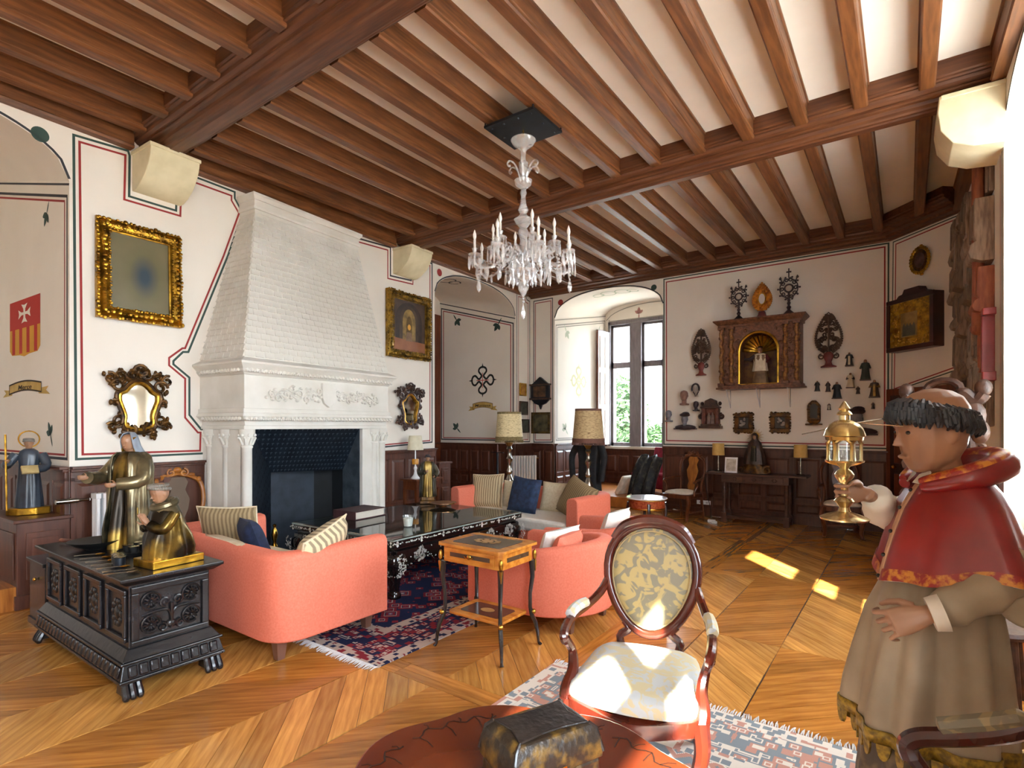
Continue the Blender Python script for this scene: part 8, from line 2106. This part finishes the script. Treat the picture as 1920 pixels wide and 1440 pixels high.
sk = MB(); head_mesh(sk, (0, -.02, .545), .09); sk.build('face', SKIN, cvg, remesh=.004)
MB().loft(robe_rings([(.2, .05, .02, 0, -.11, .05), (.45, .04, .02, 0, -.085, .02)], 20, ((5, 0, 0),))).build('gilt_bodice', GROBE, cvg)
ry_ = MB()
for k in range(24):
    a = math.pi*(-.25+1.5*k/23); L = .13 if k % 2 else .1; ry_.tube([(.045*math.cos(a), .02, .61+.045*math.sin(a)), (L*math.cos(a), .02, .61+L*math.sin(a))], [.006, .002], 5)
ry_.tube([(.05*math.cos(i*.4), .02, .61+.05*math.sin(i*.4)) for i in range(16)], .006, 6, True); ry_.build('rayed_halo', GILT, cvg)

# ================================================================== CARVED CHEST AND WHAT STANDS ON IT
chest = thing('carved_chest', 'long black carved chest with claw feet in the left foreground', 'chest', (-4.475, 1.54, 0))
hx, hy = .775, .26
MB().box(-hx+.03, hx-.03, -hy+.03, hy-.03, .27, .66).build('body', BLACKW, chest, smooth=False, bevel=.004)
MB().taper(-hx+.01, hx-.01, -hy+.01, hy-.01, .655, -hx-.03, hx+.03, -hy-.03, hy+.03, .685).box(-hx-.035, hx+.035, -hy-.035, hy+.035, .685, .707).build('lid', BLACKW, chest, smooth=False, bevel=.005)
bm_ = MB(); bm_.taper(-hx-.02, hx+.02, -hy-.02, hy+.02, .22, -hx+.02, hx-.02, -hy+.02, hy-.02, .28); bm_.box(-hx-.03, hx+.03, -hy-.03, hy+.03, .205, .22); bm_.taper(-hx-.035, hx+.035, -hy-.035, hy+.035, .12, -hx-.015, hx+.015, -hy-.015, hy+.015, .205); bm_.box(-hx-.04, hx+.04, -hy-.04, hy+.04, .10, .12)
bm_.build('base_moulding', BLACKW, chest, smooth=False, bevel=.005)
gd = None
for k in range(9):
    y = -hy+.03+k*(2*hy-.06)/8
    if gd is None: gd = o = MB(TR(0, 0, 0, 0, RAD(-13))).box(-.006, .012, -.024, .024, -.034, .034).build('gadroon', BLACKW, chest, bevel=.012)
    else: o = gd.copy(); col.objects.link(o)
    o.location = (hx+.026, y, .162)
for k in range(24):
    o = gd.copy(); col.objects.link(o); o.location = (-hx+.03+k*(2*hx-.06)/23, -hy-.026, .162); o.rotation_euler = (0, 0, -math.pi/2)
def paw(x, y, rz):
    t_ = MB(TR(x, y, 0, 0, 0, rz)); t_.taper(-.04, .05, -.05, .05, .03, -.03, .03, -.045, .045, .11)
    for k in (-1, 0, 1): t_.tube(smooth_path([(.03, k*.034, .1), (.05, k*.036, .06), (.066, k*.037, .03), (.07, k*.037, .004)], 3), [.018, .018, .018, .019, .02, .02, .02, .02, .017, .012], 8)
    t_.build('claw_foot', BLACKW, chest)
for (x, y, r) in ((hx-.03, -hy+.03, 0), (hx-.03, hy-.03, 0), (-hx+.05, -hy+.03, -math.pi/2), (-hx+.05, hy-.03, math.pi)): paw(x, y, r)
# carved end panel
ep = MB(); X = hx-.03
for (a, b_, c, d) in ((-hy+.04, hy-.04, .60, .64), (-hy+.04, hy-.04, .29, .32), (-hy+.04, -hy+.08, .32, .60), (hy-.08, hy-.04, .32, .60)): ep.box(X, X+.02, a, b_, c, d)
pe = ep.build('end_panel_frame', BLACKW, chest, smooth=False, bevel=.006)
cvx = MB(); X = X+.004
def ros(y, z, r):
    for k in range(12): a = k*math.pi/6; cvx.tube([(X, y, z), (X+.012, y+r*.6*math.cos(a), z+r*.6*math.sin(a)), (X+.002, y+r*math.cos(a), z+r*math.sin(a))], [.006, r*.2, .004], 5)
    cvx.ball((X+.008, y, z), r*.22, 8, 5)
    cvx.tube([(X+.004, y+p_, z+q_) for p_, q_ in spiral(0, 0, r*1.35, r*1.2, 0, .85, 14)], .006, 5)
for (y, z) in ((-.115, .535), (.115, .535), (-.115, .395), (.115, .395)): ros(y, z, .04)
for sg in (-1, 1):
    cvx.tube(smooth_path([(X, 0, .40), (X+.008, sg*.02, .46), (X+.006, sg*.09, .468), (X, sg*.165, .455)], 4), .007, 5)
    cvx.tube([(X+.004, p_, q_) for p_, q_ in spiral(sg*.035, .515, .032, .008, -math.pi/2, sg*1.3, 14)], .007, 5); cvx.tube([(X+.004, p_, q_) for p_, q_ in spiral(sg*.05, .36, .028, .008, math.pi/2, sg*1.2, 14)], .007, 5)
cvx.tube([(X+.006, 0, .34), (X+.008, 0, .5)], .009, 6); cvx.ball((X+.005, 0, .37), (.012, .03, .025), 8, 6)
cvx.build('carved_flowers', BLACKW, chest)
# front panels
for k in range(4):
    c = -hx+.2+k*(2*hx-.4)/3; f_ = MB()
    for (a, b_, z0_, z1_) in ((c-.15, c+.15, .59, .62), (c-.15, c+.15, .31, .34), (c-.15, c-.12, .34, .59), (c+.12, c+.15, .34, .59)): f_.box(a, b_, -hy+.012, -hy+.03, z0_, z1_)
    pf = f_.build('front_panel', BLACKW, chest, smooth=False, bevel=.006)
    r_ = MB()
    for j in range(10): a = j*math.pi/5; r_.ball((c+.06*math.cos(a), -hy+.03, .465+.07*math.sin(a)), (.02, .012, .02), 6, 4)
    r_.ball((c, -hy+.03, .465), (.035, .015, .04), 8, 5); r_.build('carved_boss', BLACKW, pf)
lb = thing('small_dark_box', 'low dark wooden box against the far end of the carved chest', 'box', (-5.62, 1.56, 0))
MB().box(-.2, .2, -.22, .22, .03, .5).build('body', BLACKW, lb, smooth=False, bevel=.008); MB().box(-.22, .22, -.24, .24, .5, .53).build('lid', BLACKW, lb, smooth=False, bevel=.005); MB().box(-.21, .21, -.23, .23, 0, .05).build('plinth', BLACKW, lb, smooth=False); MB().ball((0, -.235, .38), .014).build('knob', BRASS, lb)
# bowl, wooden tool, spoons, cups
p = at_z(213, 1030, CT); bo = thing('black_bowl', 'wide black wooden bowl on the chest', 'bowl', (-4.78, 1.47, CT)); MB().lathe([(.06, 0), (.07, .01), (.13, .035), (.165, .06), (.17, .064), (.155, .058), (.07, .02), (0, .018)], 30).build('bowl', BLACK, bo)
wt = thing('wooden_scoop', 'dark wooden scoop beside the black bowl', 'scoop', (-5.06, 1.42, CT+.018), RAD(20)); MB().tube([(-.13, 0, .01), (-.05, 0, .012), (.02, 0, .01)], [.016, .013, .016], 8).build('handle', REDCARV, wt); MB().ball((.07, 0, .012), (.055, .035, .022), 12, 8).build('scoop_bowl', REDCARV, wt)
names9 = ['leftmost', 'second', 'third', 'fourth', 'fifth', 'sixth', 'seventh', 'eighth', 'rightmost']
for k in range(9):
    pa = at_z(186+11.5*k, 1040+5.8*k, CT); sp_ = thing('brass_spoon', '%s of the nine brass-bowled spoons laid out along the chest' % names9[k], 'spoon', (min(pa.x+.02, -3.8), max(pa.y+.0, 1.3), CT+.004), RAD(-118), 'spoons laid out on the chest')
    MB().ball((0, 0, .006), (.03, .02, .007), 12, 6).build('spoon_bowl', BRASS if k < 5 else SILVER, sp_); MB().tube([(.026, 0, .006), (.09, .0, .006), (.145, 0, .004)], [.004, .0035, .004], 6).build('spoon_handle', SILVER, sp_)
tr = thing('cup_tray', 'dark tray holding small silver cups on the chest', 'tray', (-4.4, 1.64, CT)); MB().lathe([(.15, 0), (.16, .02), (.155, .022), (.145, .008), (0, .007)], 30).build('tray', BLACK, tr)
for k in range(7):
    a = k*2*math.pi/6; x, y = (0, 0) if k == 6 else (.095*math.cos(a), .095*math.sin(a))
    cu = thing('silver_cup', 'small silver-rimmed cup, %s of the ring in the dark tray' % names9[k] if k < 6 else 'small silver-rimmed cup at the centre of the dark tray', 'cup', (-4.4+x, 1.64+y, CT+.0085), 0, 'cups in the tray'); MB().lathe([(.025, 0), (.034, .045), (.031, .045), (.022, .005), (0, .004)], 16).build('cup_body', BLACK, cu); MB().lathe([(.034, .043), (.036, .048), (.03, .048)], 16).build('cup_rim', SILVER, cu)
for k, lab in enumerate(('left small dark tin beside the kneeling monk', 'middle small dark tin beside the kneeling monk', 'right small dark tin beside the kneeling monk')):
    tn = thing('small_tin', lab, 'tin', (-4.17+.055*k, 1.40-.012*k, CT), 0, 'tins on the chest'); MB().lathe([(.03, 0), (.032, .03), (.03, .055)], 16).build('tin_body', IRON, tn); MB().lathe([(.031, .055), (.033, .06), (.02, .066), (0, .066)], 16).build('lid', SILVER, tn)
# side table beside the fireplace with lamp and silver cruets
sp0 = LW.pt(6.12, 0, .33); wt_ = thing('small_wall_table', 'small dark carved table between fireplace and recess', 'table', tuple(sp0), LW.a)
MB().box(-.3, .3, -.17, .17, .76, .785).build('top', WALNUT, wt_, smooth=False, bevel=.005); MB().box(-.26, .26, -.14, .14, .62, .76).build('apron', WALNUT, wt_, smooth=False, bevel=.004)
dr = MB().box(-.13, .2, -.155, -.14, .64, .74).build('drawer', WALNUT, wt_, smooth=False, bevel=.005); MB().ball((.035, -.165, .69), .014).build('knob', BRASS, dr)
for (x, y) in ((-.24, -.12), (.24, -.12), (-.24, .12), (.24, .12)): MB().taper(-.014, .014, -.014, .014, 0, -.024, .024, -.024, .024, .64).build('leg', WALNUT, wt_, loc=(x, y, 0), smooth=False)
lm = LW.pt(5.98, .786, .33); tl = thing('crystal_table_lamp', 'table lamp with cream shade on the small wall table', 'lamp', tuple(lm)); MB().lathe([(.07, 0), (.06, .02), (.03, .06), (.018, .12), (.03, .16), (.012, .2), (.008, .5)], 16).build('base', WHITE, tl); MB().lathe([(.125, .44), (.095, .66), (.092, .66), (.122, .44)], 28).build('shade', mat('cream_lampshade', '#d9cfb2', '#e0d7bd', rough=.8, scale=20), tl); MB().lathe([(.05, .22), (.055, .29), (.05, .3)], 12).build('amber_collar', mat('amber_ring', '#c88a2a', rough=.4), tl)
for k in range(4):
    c_ = LW.pt(6.12+.075*k, .786, .3+.04*(k % 2)); cr = thing('silver_cruet', '%s silver cruet with a long spout on the small wall table' % names9[k].replace('rightmost', 'fourth'), 'cruet', tuple(c_), LW.a, 'silver cruets'); MB().lathe([(.025, 0), (.02, .01), (.034, .04), (.03, .065), (.012, .085), (.014, .1), (.003, .115)], 14).build('cruet_body', SILVER, cr); MB().tube(smooth_path([(.02, 0, .05), (-.01, 0, .12), (-.03, 0, .2)], 4), [.008, .007, .006, .006, .005, .005, .004, .004, .003], 6).build('spout', SILVER, cr)
